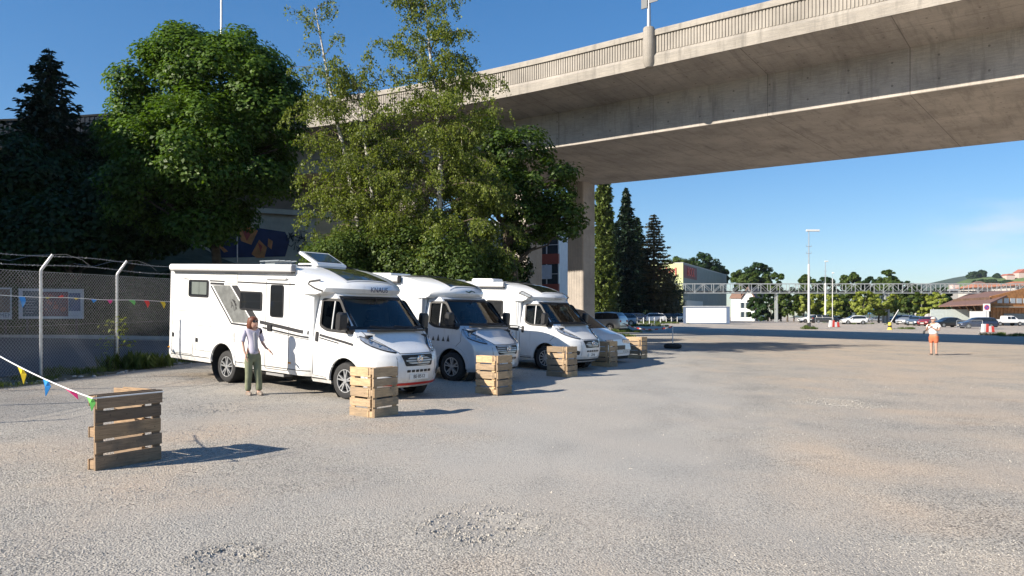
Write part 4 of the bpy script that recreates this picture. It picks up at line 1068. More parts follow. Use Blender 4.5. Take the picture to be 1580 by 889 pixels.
# ------------------------------------------------------------------ pallet barricades
def RND(t):
    o = t.nodes.new('ShaderNodeObjectInfo'); return o.outputs['Random']
def woodmat(name, c, var=.3):
    m, t, p = nodes(name); v = objco(t); g_ = t.nodes.new('ShaderNodeNewGeometry')
    n1 = noise(t, 14, 5, stretch(t, v, (.35, .35, 6)), .6); n2 = noise(t, 3, 4, v)
    col = ramp(t, n1, [(.3, tuple(x*.62 for x in c)), (.55, c), (.75, tuple(min(1, x*1.2) for x in c))])
    col = mixc(t, 1, col, ramp(t, RND(t), [(0, (.55, .54, .54)), (.35, (.85, .82, .80)), (.6, (1.05, 1, .94)), (1, (1.35, 1.22, 1.02))]), 'MULTIPLY')
    col = mixc(t, mapr(t, n2, .5, .68, 0, .65), col, (c[0]*.42, c[1]*.46, c[2]*.52))
    n3 = noise(t, 30, 2, v); col = mixc(t, mapr(t, n3, .66, .72, 0, .7), col, (.06, .045, .03))
    t.links.new(col, p.inputs['Base Color']); p.inputs['Roughness'].default_value = .8
    bump(t, p, n1, .4, .01); MATS[name] = m; return m
woodf = woodmat('pallet_wood', (.45, .335, .215)); woodg = woodmat('pallet_wood_weathered', (.29, .21, .14))
def pallet(parent, M, L, rnd, wm):
    """local: x along, y = thickness (deck face at -y, bottom boards at +y), z up .8"""
    z = 0
    for wd, gap in ((.145, .022), (.12, .025), (.145, .025), (.12, .022), (.145, 0)):
        dx = rnd.uniform(-.012, .012); dy = rnd.uniform(-.003, .003); tl = rnd.uniform(-.008, .008)
        a = Matrix.Translation((0, dy, z)) @ Matrix.Rotation(tl, 4, 'Y')
        MB().box((dx, 0, 0), (L+dx, .022, wd+.008), M @ a).build('deck_board', wm, parent, bevel=.003); z += wd+gap+.012
    H_ = z
    for i, zc in enumerate((0, H_/2-.06, H_-.125)):
        MB().box((rnd.uniform(-.01, .0), .122, zc), (L+.01, .144, zc+.12), M).build('bottom_board', wm, parent, bevel=.003)
        for x in (0, L-.11) if L < .9 else (0, L/2-.06, L-.11):
            MB().box((x+.003, .044, zc+.01), (x+.105, .122, zc+.11), M).build('block', wm, parent, bevel=.004)
    for x in (0, L-.11): MB().box((x+.0, .022, 0.004), (x+.10, .044, H_-.004), M).build('stringer', wm, parent, bevel=.003)
    return H_
def barricade(px, py, label, ang1, L1, ang2, L2, seed, wm, behind=False):
    """corner nearest the camera at px,py; panel 1 runs along ang1 (its deck faces right), panel 2 along ang2"""
    c = gp(px, py); rnd = random.Random(seed); root = thing('pallet_barricade', label, 'pallet', c, 0, 'wooden pallet barricades along the parking row')
    d1 = Vector((math.cos(R(ang1)), math.sin(R(ang1)), 0)); n1 = Vector((-d1.y, d1.x, 0))   # n1 points left of d1
    # panel 1: thickness goes to the left (n1)
    M1 = basis((0, 0, 0), d1, n1, (0, 0, 1))
    e1 = bpy.data.objects.new('pallet', None); COL.objects.link(e1); e1.parent = root
    pallet(e1, M1, L1, rnd, wm)
    d2 = Vector((math.cos(R(ang2)), math.sin(R(ang2)), 0))
    n2 = Vector((d2.y, -d2.x, 0))     # towards the back/right
    o2 = (n1*.085) if not behind else (d1*(L1-.16)+n1*.150)
    M2 = basis(o2, d2, n2, (0, 0, 1))
    e2 = bpy.data.objects.new('pallet', None); COL.objects.link(e2); e2.parent = root
    pallet(e2, M2, L2, rnd, wm)
    return root
q0_, q1_ = gp(148, 727), gp(250, 708)
barricade(148, 727, 'weathered pallet barricade nearest the camera with bunting tied to its top', math.degrees(math.atan2(q1_.y-q0_.y, q1_.x-q0_.x)), (q1_-q0_).length, 150, .55, 3, woodg, True)
PB = [(577, 646, 'pallet barricade in front of the wheel of the grey-graphics motorhome', 58, .60, 139, .55),
      (768, 610, 'pallet barricade in front of the silver-cabbed motorhome', 58, .58, 139, .55),
      (875, 583, 'pallet barricade in front of the motorhome with the dark band', 57, .58, 140, .60),
      (941, 567, 'pallet barricade mostly in shade in front of the panel van', 57, .58, 140, .62),
      (990, 554, 'farthest pallet barricade, beyond the panel van', 57, .55, 140, .60)]
for i, a in enumerate(PB): barricade(*a, 20+i, woodf)
# ------------------------------------------------------------------ chain-link fence
fence = thing('chain_link_fence', 'chain-link fence with angled posts and barbed wire in front of the shaded road', 'fence', (0, 0, 0))
def F3(s, z, off=0):
    p = fpt(s, off); return Vector((p.x, p.y, G(p.x, p.y)+z))
S0, S1, HF = -7.7, 12.8, 2.42
mb = MB(); sp = .085; mh = HF-.06
for k in range(int(-mh/sp), int((S1-S0)/sp)+1):
    for dr in (1, -1):
        a = S0+k*sp; s_, e_ = (a, a+mh) if dr == 1 else (a+mh, a)
        pts = []
        for j in range(5):
            u = j/4; s = s_+(e_-s_)*u
            pts.append((s, .04+mh*u))
        # clip to the run
        q = [(s, z) for s, z in pts if S0 <= s <= S1]
        if len(q) < 2: continue
        mb.tube([F3(s, z, .004*dr+.02*math.sin(s*2.1)) for s, z in q], .0030, 3, cap=False)
mb.build('wire_mesh', mat('galv_wire', (.36, .37, .38), .4, .35, var=0), fence)
for s in (-7.6, -5.1, -2.55, 0, 2.5, 5.05, 7.6, 10.2, 12.7):
    b, k = F3(s, -.2), F3(s, HF); q = k+Vector((.20, .10, .36))
    MB().tube([b, k-Vector((0, 0, .02)), k+Vector((.01, .004, .02)), q], [.032, .032, .032, .028], 10).build('post', galv, fence, smooth=30)
mb = MB()
rnd = random.Random(5)
for z_, ox in ((HF+.14, .07), (HF+.34, .18)):
    for ph in (0, PI):
        mb.tube([F3(s, z_+.03*math.sin(s*1.3)-.02+.006*math.sin(s*50+ph)+.004*math.cos(s*50+ph))+Vector((ox, .1, 0)) for s in np.arange(S0, S1, .04)], .003, 3, cap=False)
    for s in np.arange(S0, S1, .12):
        c = F3(s, z_+.03*math.sin(s*1.3)-.02)+Vector((ox, .1, 0)); 
        for _ in range(2): d = Vector((rnd.uniform(-1, 1), rnd.uniform(-1, 1), rnd.uniform(-1, 1))).normalized()*.03; mb.tube([c-d, c+d], .002, 3, cap=False)
for s in (0, 2.5):  # loose curls of wire at the post tips
    c = F3(s, HF+.36)+Vector((.2, .1, 0)); mb.tube([c, c+Vector((.12, .3, .03)), c+Vector((.25, .7, -.06)), c+Vector((.33, .9, -.20))], .003, 3)
    mb.tube([c, c+Vector((-.2, -.4, -.05)), c+Vector((-.35, -.9, -.2)), c+Vector((-.6, -1.3, -.16))], .003, 3)
mb.tube([F3(s, HF-.03) for s in np.arange(S0, S1, .5)], .004, 4, cap=False); mb.tube([F3(s, 1.2) for s in np.arange(S0, S1, .5)], .003, 4, cap=False)
mb.build('barbed_wire', MATS['galv_wire'], fence)
# ------------------------------------------------------------------ bunting
FC = {k: mat('flag_'+k, c, .45, var=.1) for k, c in (('yellow', (.75, .55, .02)), ('blue', (.02, .25, .65)), ('pink', (.70, .03, .22)), ('green', (.16, .55, .12)), ('red', (.70, .04, .03)))}
cordm = mat('white_cord', (.75, .75, .74), .6, var=0)
def bunting(name, label, pts, flags, loc0):
    root = thing(name, label, 'bunting', (0, 0, 0), 0, 'strings of coloured pennants')
    MB().tube(pts, .008, 5).build('cord', cordm, root)
    for i, (t, col, ln, sk, wd) in enumerate(flags):
        L_ = [0]; 
        for a, b in zip(pts, pts[1:]): L_.append(L_[-1]+(b-a).length)
        def P(s):
            s = max(0, min(L_[-1], s)); k = max(j for j in range(len(L_)) if L_[j] <= s+1e-9); k = min(k, len(pts)-2)
            return pts[k]+(pts[k+1]-pts[k])*((s-L_[k])/(L_[k+1]-L_[k]))
        s = t*L_[-1]; a, b = P(s-wd/2), P(s+wd/2); c = (a+b)/2+Vector((sk*.6, sk*.4, -ln))
        m1, m2 = a*.55+c*.45+Vector((.02, -.02, .0)), b*.55+c*.45+Vector((.03, .02, .01))
        mb = MB(); th_ = Vector((.0015, .0025, 0))
        vs = [a, b, m2, m1, c]; mb.add([v-th_ for v in vs]+[v+th_ for v in vs], [(0, 1, 2, 3), (3, 2, 4), (8, 7, 6, 5), (9, 7, 8), (0, 5, 6, 1), (1, 6, 7, 2), (2, 7, 9, 4), (4, 9, 8, 3), (3, 8, 5, 0)])
        mb.build('flag', FC[col], root)
    return root
a = at(-60, 513, 9.2); b = at(143, 592, 7.95); b.z = gp(148, 727).z+.815
pts = [a+(b-a)*(k/12)-Vector((0, 0, .10*4*(k/12)*(1-k/12)*.6)) for k in range(13)]+[b+Vector((.12, .1, .004)), b+Vector((.45, .65, .006))]
def tfor(px): 
    L_ = [0]
    for u, v in zip(pts, pts[1:]): L_.append(L_[-1]+(v-u).length)
    best = min(((abs(790+(pts[k]+(pts[k+1]-pts[k])*q).x/(pts[k]+(pts[k+1]-pts[k])*q).y*F-px), L_[k]+(L_[k+1]-L_[k])*q) for k in range(12) for q in np.linspace(0, 1, 20)), key=lambda e: e[0])
    return best[1]/L_[-1]
bunting('bunting_string', 'string of pennants running down to the top of the nearest pallet barricade', pts,
        [(tfor(31), 'yellow', .20, .05, .10), (tfor(70), 'blue', .19, .0, .10), (tfor(102), 'pink', .13, .16, .12), (tfor(138), 'green', .15, .03, .10), (tfor(-20), 'red', .18, .0, .10)], a)
pts = []
for k in range(41):
    s = -4.5+k*.32; p = fpt(s, -.12); zz = np.interp(s, [-4.5, 0, 2.5, 8.3], [2.13, 2.06, 2.06, 2.08]); pts.append(Vector((p.x, p.y, zz-.02*math.sin(k*PI/8)**2)))
def tf2(px): return min(((abs(790+p.x/p.y*F-px), i/(len(pts)-1)) for i, p in enumerate(pts)), key=lambda e: e[0])[1]
def tf2f(px):
    best = None
    for i in range(len(pts)-1):
        for q in np.linspace(0, 1, 12): 
            p = pts[i]+(pts[i+1]-pts[i])*q; e = abs(790+p.x/p.y*F-px)
            if best is None or e < best[0]: best = (e, (i+q)/(len(pts)-1))
    return best[1]
bunting('bunting_string', 'string of pennants hung level along the chain-link fence', pts,
        [(tf2f(34), 'blue', .24, .02, .16), (tf2f(72), 'yellow', .03, .0, .16), (tf2f(93), 'red', -.06, .05, .16), (tf2f(117), 'yellow', .04, .0, .16), (tf2f(144), 'blue', .09, .0, .18),
         (tf2f(168), 'pink', .10, .03, .18), (tf2f(203), 'green', .14, .10, .22), (tf2f(226), 'red', .20, .05, .20), (tf2f(250), 'yellow', .20, .06, .2)], None)
# ------------------------------------------------------------------ posters across the road
def billboard(x0, x1, y0, y1, Y, label, panels):
    a, b = at(x0, y1, Y), at(x1, y0, Y+.6); root = thing('poster_board', label, 'poster', (0, 0, 0), 0, 'poster boards across the road')
    d = Vector((b.x-a.x, b.y-a.y, 0)); W_ = d.length; H_ = b.z-a.z; M = basis(a, d, (0, 0, 1))
    fr_ = MB().box((0, 0, -.04), (W_, H_, -.01), M); fr_.build('backing', mat('poster_white', (.50, .52, .56), .5, var=.05), root)
    e = .045
    MB().box((0, 0, -.01), (W_, e, .03), M).box((0, H_-e, -.01), (W_, H_, .03), M).box((0, e, -.01), (e, H_-e, .03), M).box((W_-e, e, -.01), (W_, H_-e, .03), M).build('frame', mat('poster_frame', (.50, .51, .53), .45, .4, var=.05), root)
    for (u0, v0, u1, v1), m in panels:
        MB().box((W_*u0, H_*v0, -.008), (W_*u1, H_*v1, .002), M).build('poster_print', m, root)
    for u in (.12, .88): MB().box((W_*u-.04, -(a.z-G(a.x, a.y)), -.10), (W_*u+.04, H_*.9, -.045), M).build('leg', mat('dark_post', (.06, .06, .06), .7), root)
    return root, M, W_, H_
pr = lambda n, c: mat('print_'+n, c, .5, var=.25, scale=4)
rt, Mb, Wb, Hb = billboard(29, 129, 446, 492, 34.6, 'framed poster with red and blue picture seen through the fence', [((.06, .08, .34, .92), pr('dark', (.06, .09, .11))), ((.36, .08, .76, .9), pr('maroon', (.16, .05, .07))), ((.765, .26, .95, .86), pr('blue', (.06, .10, .22)))])
mb = MB()
for k in range(7): mb.box((Wb*.10, Hb*(.2+.09*k), .003), (Wb*(.22+.03*(k % 3)), Hb*(.2+.09*k)+.02, .006), Mb)
mb.box((Wb*.78, Hb*.10, .003), (Wb*.92, Hb*.125, .006), Mb)
mb.build('poster_text', mat('print_ink', (.4, .42, .45), .5), rt)
rnd = random.Random(8)
mb = MB()
for k in range(12):
    cx, cy = rnd.uniform(.4, .72), rnd.uniform(.3, .8); rr = rnd.uniform(.05, .13)
    mb.prism([(Wb*cx+rr*math.cos(a_)*rnd.uniform(.6, 1.2), Hb*cy+rr*math.sin(a_)) for a_ in np.linspace(0, 2*PI, 9)[:-1]], lambda u, v, d: Mb @ Vector((u, v, d)), .003, .005+.0006*k)
mb.build('poster_figures', pr('fig', (.35, .08, .07)), rt)
rt, Mb, Wb, Hb = billboard(-70, 18, 444, 493, 34.9, 'brown poster at the left edge with a pale caption strip', [((.03, .22, .97, .95), pr('brown', (.20, .12, .09)))])
text('caption', 'BREMEN', .28, mat('print_capt', (.10, .11, .16), .5), Mb @ Matrix.Translation((Wb*.80, Hb*.12, .0)), rt)
# ------------------------------------------------------------------ people
def skin(name, joints, bones, m, parent, sub=2, root=0):
    me = bpy.data.meshes.new(name); me.from_pydata([j[0] for j in joints], bones, [])
    o = bpy.data.objects.new(name, me); COL.objects.link(o)
    o.modifiers.new('s', 'SKIN'); sk_ = me.skin_vertices[0].data
    for i, j in enumerate(joints):
        r = j[1]; sk_[i].radius = r if isinstance(r, tuple) else (r, r); sk_[i].use_root = (i == root)
    md = o.modifiers.new('d', 'SUBSURF'); md.levels = sub; md.render_levels = sub
    dg = bpy.context.evaluated_depsgraph_get(); dg.update(); m2 = bpy.data.meshes.new_from_object(o.evaluated_get(dg))
    bpy.data.objects.remove(o); m2.materials.clear(); m2.materials.append(m)
    for p in m2.polygons: p.use_smooth = True
    o = bpy.data.objects.new(name, m2); COL.objects.link(o); o.parent = parent; return o
skinm = mat('skin', (.46, .27, .20), .5, var=.08, scale=10)
def head(parts_parent, c, r, yaw, tilt=0):
    """vertices of a shaped head appended as rings (front = +x local)"""
    M = Matrix.Translation(c) @ Matrix.Rotation(yaw, 4, 'Z') @ Matrix.Rotation(tilt, 4, 'Y')
    prof = [(-1.15, .30, .26, -.0), (-1.0, .50, .42, .16), (-.8, .62, .52, .20), (-.55, .76, .62, .12), (-.25, .84, .70, .05), (.05, .90, .74, 0), (.35, .93, .76, -.04), (.65, .84, .70, -.06), (.88, .60, .50, -.06), (1.0, .25, .2, -.05)]
    rings = []
    for z, a, b, dx in prof:
        ring = []
        for k in range(16):
            t = 2*PI*k/16; x = a*math.cos(t)+dx; y = b*math.sin(t)
            if k in (0,): # midline: nose, lips, chin
                x += {-.25: .20, .05: .12, -.55: .05, -1.0: .06}.get(z, 0)
            if k in (1, 15) and z == .05: x -= .05
            ring.append(M @ Vector((x*r, y*r, z*r)))
        rings.append(ring)
    return rings, M
def person(name, label, base, yaw, h, J, cloth):
    root = thing(name, label, 'person', base, yaw); s = h/1.7
    V = lambda x, y, z: (x*s, y*s, z*s)
    return root, V, s
def hand(mbparts, wrist, direc, palm_n, s, curl=.5, flip=1):
    """returns joints and bones for palm+5 fingers"""
    d = Vector(direc).normalized(); n = Vector(palm_n).normalized(); sd_ = d.cross(n).normalized()*flip
    J, B = [], []
    base = len(J)
    J.append((tuple(Vector(wrist)), .020*s)); J.append((tuple(Vector(wrist)+d*.045*s), (.028*s, .016*s))); B.append((0, 1))
    J.append((tuple(Vector(wrist)+d*.085*s), (.032*s, .014*s))); B.append((1, 2))
    for i, (off, ln) in enumerate(((-.028, .065), (-.009, .078), (.010, .072), (.028, .056))):
        p = Vector(wrist)+d*.09*s+sd_*off*s; k = len(J); prevv = 2; dd_ = d.copy(); q = p
        J.append((tuple(q), .0085*s)); B.append((2, k))
        for j in range(3):
            dd_ = (dd_+n*curl*.35).normalized(); q = q+dd_*ln*s/3; J.append((tuple(q), .0078*s-.0008*j*s)); B.append((k+j, k+j+1))
    k = len(J); p = Vector(wrist)+d*.035*s-sd_*.030*s; J.append((tuple(p), .012*s)); B.append((1, k))
    p2 = p+(d*.6-sd_*.7).normalized()*.035*s; J.append((tuple(p2), .010*s)); B.append((k, k+1))
    p3 = p2+(d*.9-sd_*.2+n*.3).normalized()*.028*s; J.append((tuple(p3), .008*s)); B.append((k+1, k+2))
    return J, B
def build_body(root, V, s, arms, legs, headc, headyaw, neck, torso, skm):
    """one continuous skin mesh: torso, limbs, hands; the head is merged in"""
    J = []; B = []
    def add(p, r): J.append((tuple(p), r)); return len(J)-1
    pel = add(V(*torso[0][0]), torso[0][1]); prev_ = pel; idx = [pel]
    for p, r in torso[1:]:
        k = add(V(*p), r); B.append((prev_, k)); prev_ = k; idx.append(k)
    chest = idx[-2]; nk = idx[-1]
    k = add(headc-Vector((0, 0, .06*s)), .05*s); B.append((nk, k))
    k2 = add(headc+Vector((0, 0, .03*s)), .07*s); B.append((k, k2))
    for lg in legs:
        pv = pel
        for p, r in lg: k = add(V(*p), r); B.append((pv, k)); pv = k
    for am, hd, pn, fl, cu in arms:
        pv = chest
        for p, r in am: k = add(V(*p), r); B.append((pv, k)); pv = k
        Jh, Bh = hand(None, V(*am[-1][0]), hd, pn, s, cu, fl)
        off = len(J)-1
        for q, r in Jh[1:]: J.append((q, r))
        for a, b in Bh: B.append((pv if a == 0 else off+a, off+b))
    o = skin('body', J, B, skm, root, 2)
    rings, M = head(None, headc, .112*s, headyaw); mb = MB().loft(rings, True, caps=(True, True)); h = mb.build('h', skm, None, smooth=60)
    # ears
    me = o.data; bm = bmesh.new(); bm.from_mesh(me)
    hm = h.data; bm.from_mesh(hm)
    for sg in (-1, 1):
        r_ = bmesh.ops.create_uvsphere(bm, u_segments=8, v_segments=6, radius=.022*s)
        for v in r_['verts']: v.co = M @ Vector((v.co.x*.8-.01*s, v.co.y*.4+sg*.086*s, v.co.z*1.3))
    bm.to_mesh(me); bm.free(); bpy.data.objects.remove(h)
    for p in me.polygons: p.use_smooth = True
    return o, M
# woman by the entry door
wb = gp(390, 609); wr = thing('person', 'woman in lilac shirt and green trousers standing beside the grey-graphics motorhome', 'person', wb, R(-52))
s = .945
V = lambda x, y, z: (x*s, y*s, z*s)
lf = lambda *p: p
hc = Vector(V(.03, 0, 1.545))
# local +x = facing; +y = her left
armR = [((-.02, -.13, 1.37), .046*s), ((-.04, -.18, 1.24), .039*s), ((-.03, -.20, 1.09), .033*s), ((.05, -.20, .95), .027*s), ((.10, -.18, .86), .020*s)]
armL = [((-.02, .13, 1.37), .046*s), ((-.02, .185, 1.25), .038*s), ((-.01, .21, 1.10), .033*s), ((.09, .25, 1.0), .027*s), ((.17, .29, .95), .020*s)]
legR = [((.0, -.075, .84), .09*s), ((.01, -.08, .48), .062*s), ((-.06, -.075, .10), .042*s), ((-.05, -.075, .05), .04*s), ((.07, -.085, .03), .035*s)]
legL = [((.0, .09, .84), .09*s), ((.05, .10, .48), .062*s), ((.03, .11, .10), .042*s), ((.04, .11, .05), .04*s), ((.16, .12, .03), .035*s)]
body, MH = build_body(wr, V, s, [(armR, (.25, .05, -1), (.3, .9, 0), 1, .5), (armL, (.75, .35, -.65), (.1, -.3, -.8), 1, .35)], [legR, legL], hc, R(8), None,
    [((0, 0, .93), (.12*s, .10*s)), ((0, 0, 1.06), (.10*s, .085*s)), ((0, 0, 1.18), (.105*s, .09*s)), ((-.01, 0, 1.33), (.11*s, .08*s)), ((0, 0, 1.43), .050*s)], skinm)
lilac = mat('lilac_shirt', (.43, .41, .50), .8, var=.08, scale=8); greyt = mat('grey_top', (.28, .28, .31), .85, var=.1)
olive = mat('olive_trousers', (.17, .185, .115), .85, var=.18, scale=9)
def seg(pts, rr, name, m, par, sub=2): # chain garment
    return skin(name, [(V(*p), r) for p, r in zip(pts, rr)], [(i, i+1) for i in range(len(pts)-1)], m, par, sub)
JT = [(V(0, 0, .97), (.145*s, .12*s)), (V(0, 0, .86), (.142*s, .115*s)), (V(.0, -.085, .74), .105*s), (V(.01, -.085, .48), .080*s), (V(-.04, -.085, .25), .070*s), (V(-.055, -.085, .07), .072*s),
      (V(.0, .085, .74), .105*s), (V(.05, .09, .48), .082*s), (V(.04, .12, .25), .072*s), (V(.03, .12, .07), .075*s)]
skin('trousers', JT, [(0, 1), (1, 2), (2, 3), (3, 4), (4, 5), (1, 6), (6, 7), (7, 8), (8, 9)], olive, wr)
JS = [(V(0, 0, .84), (.165*s, .145*s)), (V(0, 0, .93), (.148*s, .125*s)), (V(0, 0, 1.08), (.125*s, .105*s)), (V(0, 0, 1.20), (.130*s, .11*s)), (V(-.01, 0, 1.35), (.125*s, .095*s)), (V(-.01, 0, 1.42), (.068*s, .06*s)),
      (V(-.02, -.14, 1.36), .060*s), (V(-.04, -.185, 1.23), .057*s), (V(-.035, -.205, 1.12), .054*s), (V(-.02, .14, 1.36), .060*s), (V(-.02, .19, 1.24), .057*s), (V(-.01, .215, 1.12), .054*s)]
skin('shirt', JS, [(0, 1), (1, 2), (2, 3), (3, 4), (4, 5), (4, 6), (6, 7), (7, 8), (4, 9), (9, 10), (10, 11)], lilac, wr)
JG = [(V(.06, .025, .88), (.09*s, .085*s)), (V(.06, .025, 1.1), (.075*s, .065*s)), (V(.065, .02, 1.24), (.075*s, .068*s)), (V(.045, .0, 1.35), (.06*s, .055*s))]
skin('undershirt', JG, [(0, 1), (1, 2), (2, 3)], greyt, wr)
hairm = mat('auburn_hair', (.13, .040, .018), .55, var=.4, scale=30)
bm_ = MB(); rings = []
for z, a, b, dx in ((-1.35, .55, .85, -.55), (-1.0, .78, 1.02, -.40), (-.5, .92, 1.06, -.34), (0, 1.0, 1.03, -.26), (.45, 1.05, .96, -.14), (.8, .92, .82, -.08), (1.05, .55, .5, -.08), (1.14, .15, .15, -.08)):
    rings.append([MH @ Vector(((a*math.cos(t)+dx)*.112*s*(1+.04*math.sin(5*t+z*7)), b*math.sin(t)*.112*s*(1+.05*math.sin(7*t-z*5)), z*.112*s)) for t in np.linspace(0, 2*PI, 21)[:-1]])
bm_.loft(rings, True, caps=(True, True)).build('hair', hairm, wr, smooth=60)
mb = MB()
for sg in (-1, 1): mb.lathe([(.001, .0), (.026*s, .0), (.027*s, .006), (.001, .010)], MH @ Matrix.Translation((.098*s, sg*.036*s, .018*s)) @ Matrix.Rotation(-PI/2+sg*.25, 4, 'Z'), 12)
mb.tube([MH @ Vector((.10*s, -.03*s, .02*s)), MH @ Vector((.108*s, 0, .024*s)), MH @ Vector((.10*s, .03*s, .02*s))], .004*s, 4)
for sg in (-1, 1): mb.tube([MH @ Vector((.09*s, sg*.055*s, .02*s)), MH @ Vector((.0, sg*.088*s, .02*s))], .004*s, 4)
mb.build('sunglasses', acry, wr)
MB().tube([MH @ Vector((.094*s, -.028*s, -.062*s)), MH @ Vector((.106*s, 0, -.068*s)), MH @ Vector((.094*s, .028*s, -.062*s))], [.003, .0065, .003], 5).build('lips', mat('lips', (.45, .12, .10), .5, var=0), wr)
for px_, py_ in ((-.03, -.085), (.06, .12)):
    mb = MB(); mb.loft([[V(px_+x*.135+.04, py_+y*.045, z) for x, y in ((-1, -.7), (-.5, -1), (.5, -1), (1, -.5), (1.05, 0), (1, .5), (.5, 1), (-.5, 1), (-1, .7))] for z in (.0, .03)]+[[V(px_+x*.10+.03, py_+y*.036, .065) for x, y in ((-1, -.7), (-.5, -1), (.5, -1), (1, -.5), (1.05, 0), (1, .5), (.5, 1), (-.5, 1), (-1, .7))]], True, caps=(True, True))
    mb.build('shoe', mat('beige_shoe', (.20, .16, .13), .6), wr, smooth=50)
# man in the open lot, hands raised to a phone
mp_ = gp(1441, 548); mr_ = thing('person', 'man in white shirt, orange shorts and pale cap photographing alone on the open lot', 'person', mp_, R(-150))
s = 1.0
hc = Vector(V(.05, 0, 1.58))
aR = [((-.0, -.21, 1.36), .056), ((.05, -.27, 1.22), .048), ((.10, -.28, 1.10), .042), ((.25, -.18, 1.18), .034), ((.33, -.08, 1.27), .024)]
aL = [((-.0, .21, 1.36), .056), ((.05, .27, 1.22), .048), ((.10, .28, 1.10), .042), ((.25, .18, 1.18), .034), ((.33, .08, 1.27), .024)]
lR = [((.0, -.10, .84), .10), ((.02, -.11, .48), .065), ((.0, -.11, .10), .042), ((.01, -.11, .05), .04), ((.13, -.13, .03), .036)]
lL = [((.0, .10, .84), .10), ((.02, .11, .48), .065), ((.0, .11, .10), .042), ((.01, .11, .05), .04), ((.13, .13, .03), .036)]
body, MH = build_body(mr_, V, s, [(aR, (.5, .35, .8), (-.3, .9, 0), 1, .8), (aL, (.5, -.35, .8), (-.3, -.9, 0), -1, .8)], [lR, lL], hc, 0, None,
    [((0, 0, .93), (.16, .14)), ((.03, 0, 1.06), (.17, .17)), ((.03, 0, 1.2), (.165, .15)), ((0, 0, 1.36), (.16, .11)), ((.02, 0, 1.46), .058)], skinm)
skin('shirt', [(V(.02, 0, .90), (.20, .19)), (V(.04, 0, 1.05), (.205, .205)), (V(.03, 0, 1.2), (.195, .18)), (V(0, 0, 1.37), (.17, .125)), (V(.01, 0, 1.44), (.08, .075)),
      (V(0, -.22, 1.36), .075), (V(.05, -.29, 1.22), .075), (V(0, .22, 1.36), .075), (V(.05, .29, 1.22), .075)], [(0, 1), (1, 2), (2, 3), (3, 4), (3, 5), (5, 6), (3, 7), (7, 8)], mat('white_shirt', (.74, .74, .74), .85, var=.05), mr_)
skin('shorts', [(V(0, 0, .92), (.19, .17)), (V(0, 0, .84), (.18, .16)), (V(.01, -.11, .72), .12), (V(.02, -.12, .50), .105), (V(.01, .11, .72), .12), (V(.02, .12, .50), .105)], [(0, 1), (1, 2), (2, 3), (1, 4), (4, 5)], mat('orange_shorts', (.55, .15, .07), .85, var=.1), mr_)
mb = MB(); rings = []
for z, a, b in ((.35, 1.0, .86), (.6, .98, .84), (.85, .80, .7), (1.05, .45, .4), (1.1, .1, .1)):
    rings.append([MH @ Vector(((a*math.cos(t)-.04)*.115, b*math.sin(t)*.115, z*.115)) for t in np.linspace(0, 2*PI, 17)[:-1]])
mb.loft(rings, True, caps=(True, True)); mb.loft([[MH @ Vector((x*.115, y*.115, z*.115)) for x, y in ((.7, -.6), (1.5, -.35), (1.65, 0), (1.5, .35), (.7, .6))] for z in (.36, .44)], True, caps=(True, True))
mb.build('cap', mat('pale_cap', (.6, .55, .52), .8), mr_, smooth=50)
MB().box((.36, -.04, 1.30), (.37, .04, 1.44)).build('phone', blackp, mr_, bevel=.004)
for y_ in (-.12, .12):
    mb = MB(); mb.loft([[V(.06+x*.14*k, y_+y*.05*k, z) for x, y in ((-1, -.7), (-.5, -1), (.5, -1), (1, -.5), (1.05, 0), (1, .5), (.5, 1), (-.5, 1), (-1, .7))] for z, k in ((0, 1), (.03, 1), (.07, .78))], True, caps=(True, True))
    mb.build('shoe', mat('beige_shoe', (.20, .16, .13), .6), mr_, smooth=50)
MB().tube([(.33, -.26, .98), (.30, -.27, 1.05), (.10, -.28, 1.12)], [.05, .045, .01], 6).build('bag', mat('dark_bag', (.03, .035, .04), .7), mr_)
# ------------------------------------------------------------------ vegetation
bark = mat('bark', (.09, .07, .05), .95, var=.4, scale=6, bmp=.6)
def birchmat():
    m, t, p = nodes('birch_bark'); v = objco(t); n = noise(t, 5, 4, stretch(t, v, (1, 1, 2.6)), .6); n2 = noise(t, 20, 3, stretch(t, v, (.5, .5, 3)))
    f = math_(t, 'ADD', math_(t, 'MULTIPLY', n, .7), math_(t, 'MULTIPLY', n2, .3))
    t.links.new(ramp(t, f, [(.38, (.05, .045, .04)), (.46, (.42, .40, .36)), (.7, (.62, .60, .55))]), p.inputs['Base Color']); p.inputs['Roughness'].default_value = .8; return m
bbark = birchmat()
LM = dict(maple=leafmat('maple_leaf', (.030, .072, .009), (.125, .205, .028), .35), birch=leafmat('birch_leaf', (.065, .10, .014), (.235, .275, .06), .40),
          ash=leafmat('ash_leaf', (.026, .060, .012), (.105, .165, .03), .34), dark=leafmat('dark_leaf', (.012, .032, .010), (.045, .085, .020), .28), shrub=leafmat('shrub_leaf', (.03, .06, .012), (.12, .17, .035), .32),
          spruce=leafmat('spruce_needle', (.010, .024, .014), (.032, .060, .030), .12), cypress=leafmat('cypress_leaf', (.05, .085, .016), (.16, .20, .045), .2),
          brown=leafmat('brown_conifer', (.04, .045, .02), (.16, .13, .06), .2), lime=leafmat('lime_leaf', (.18, .23, .03), (.42, .46, .12), .42),
          weed=leafmat('weed_leaf', (.04, .07, .012), (.13, .17, .04), .35), ivy=leafmat('ivy_leaf', (.012, .03, .008), (.04, .075, .018), .2))
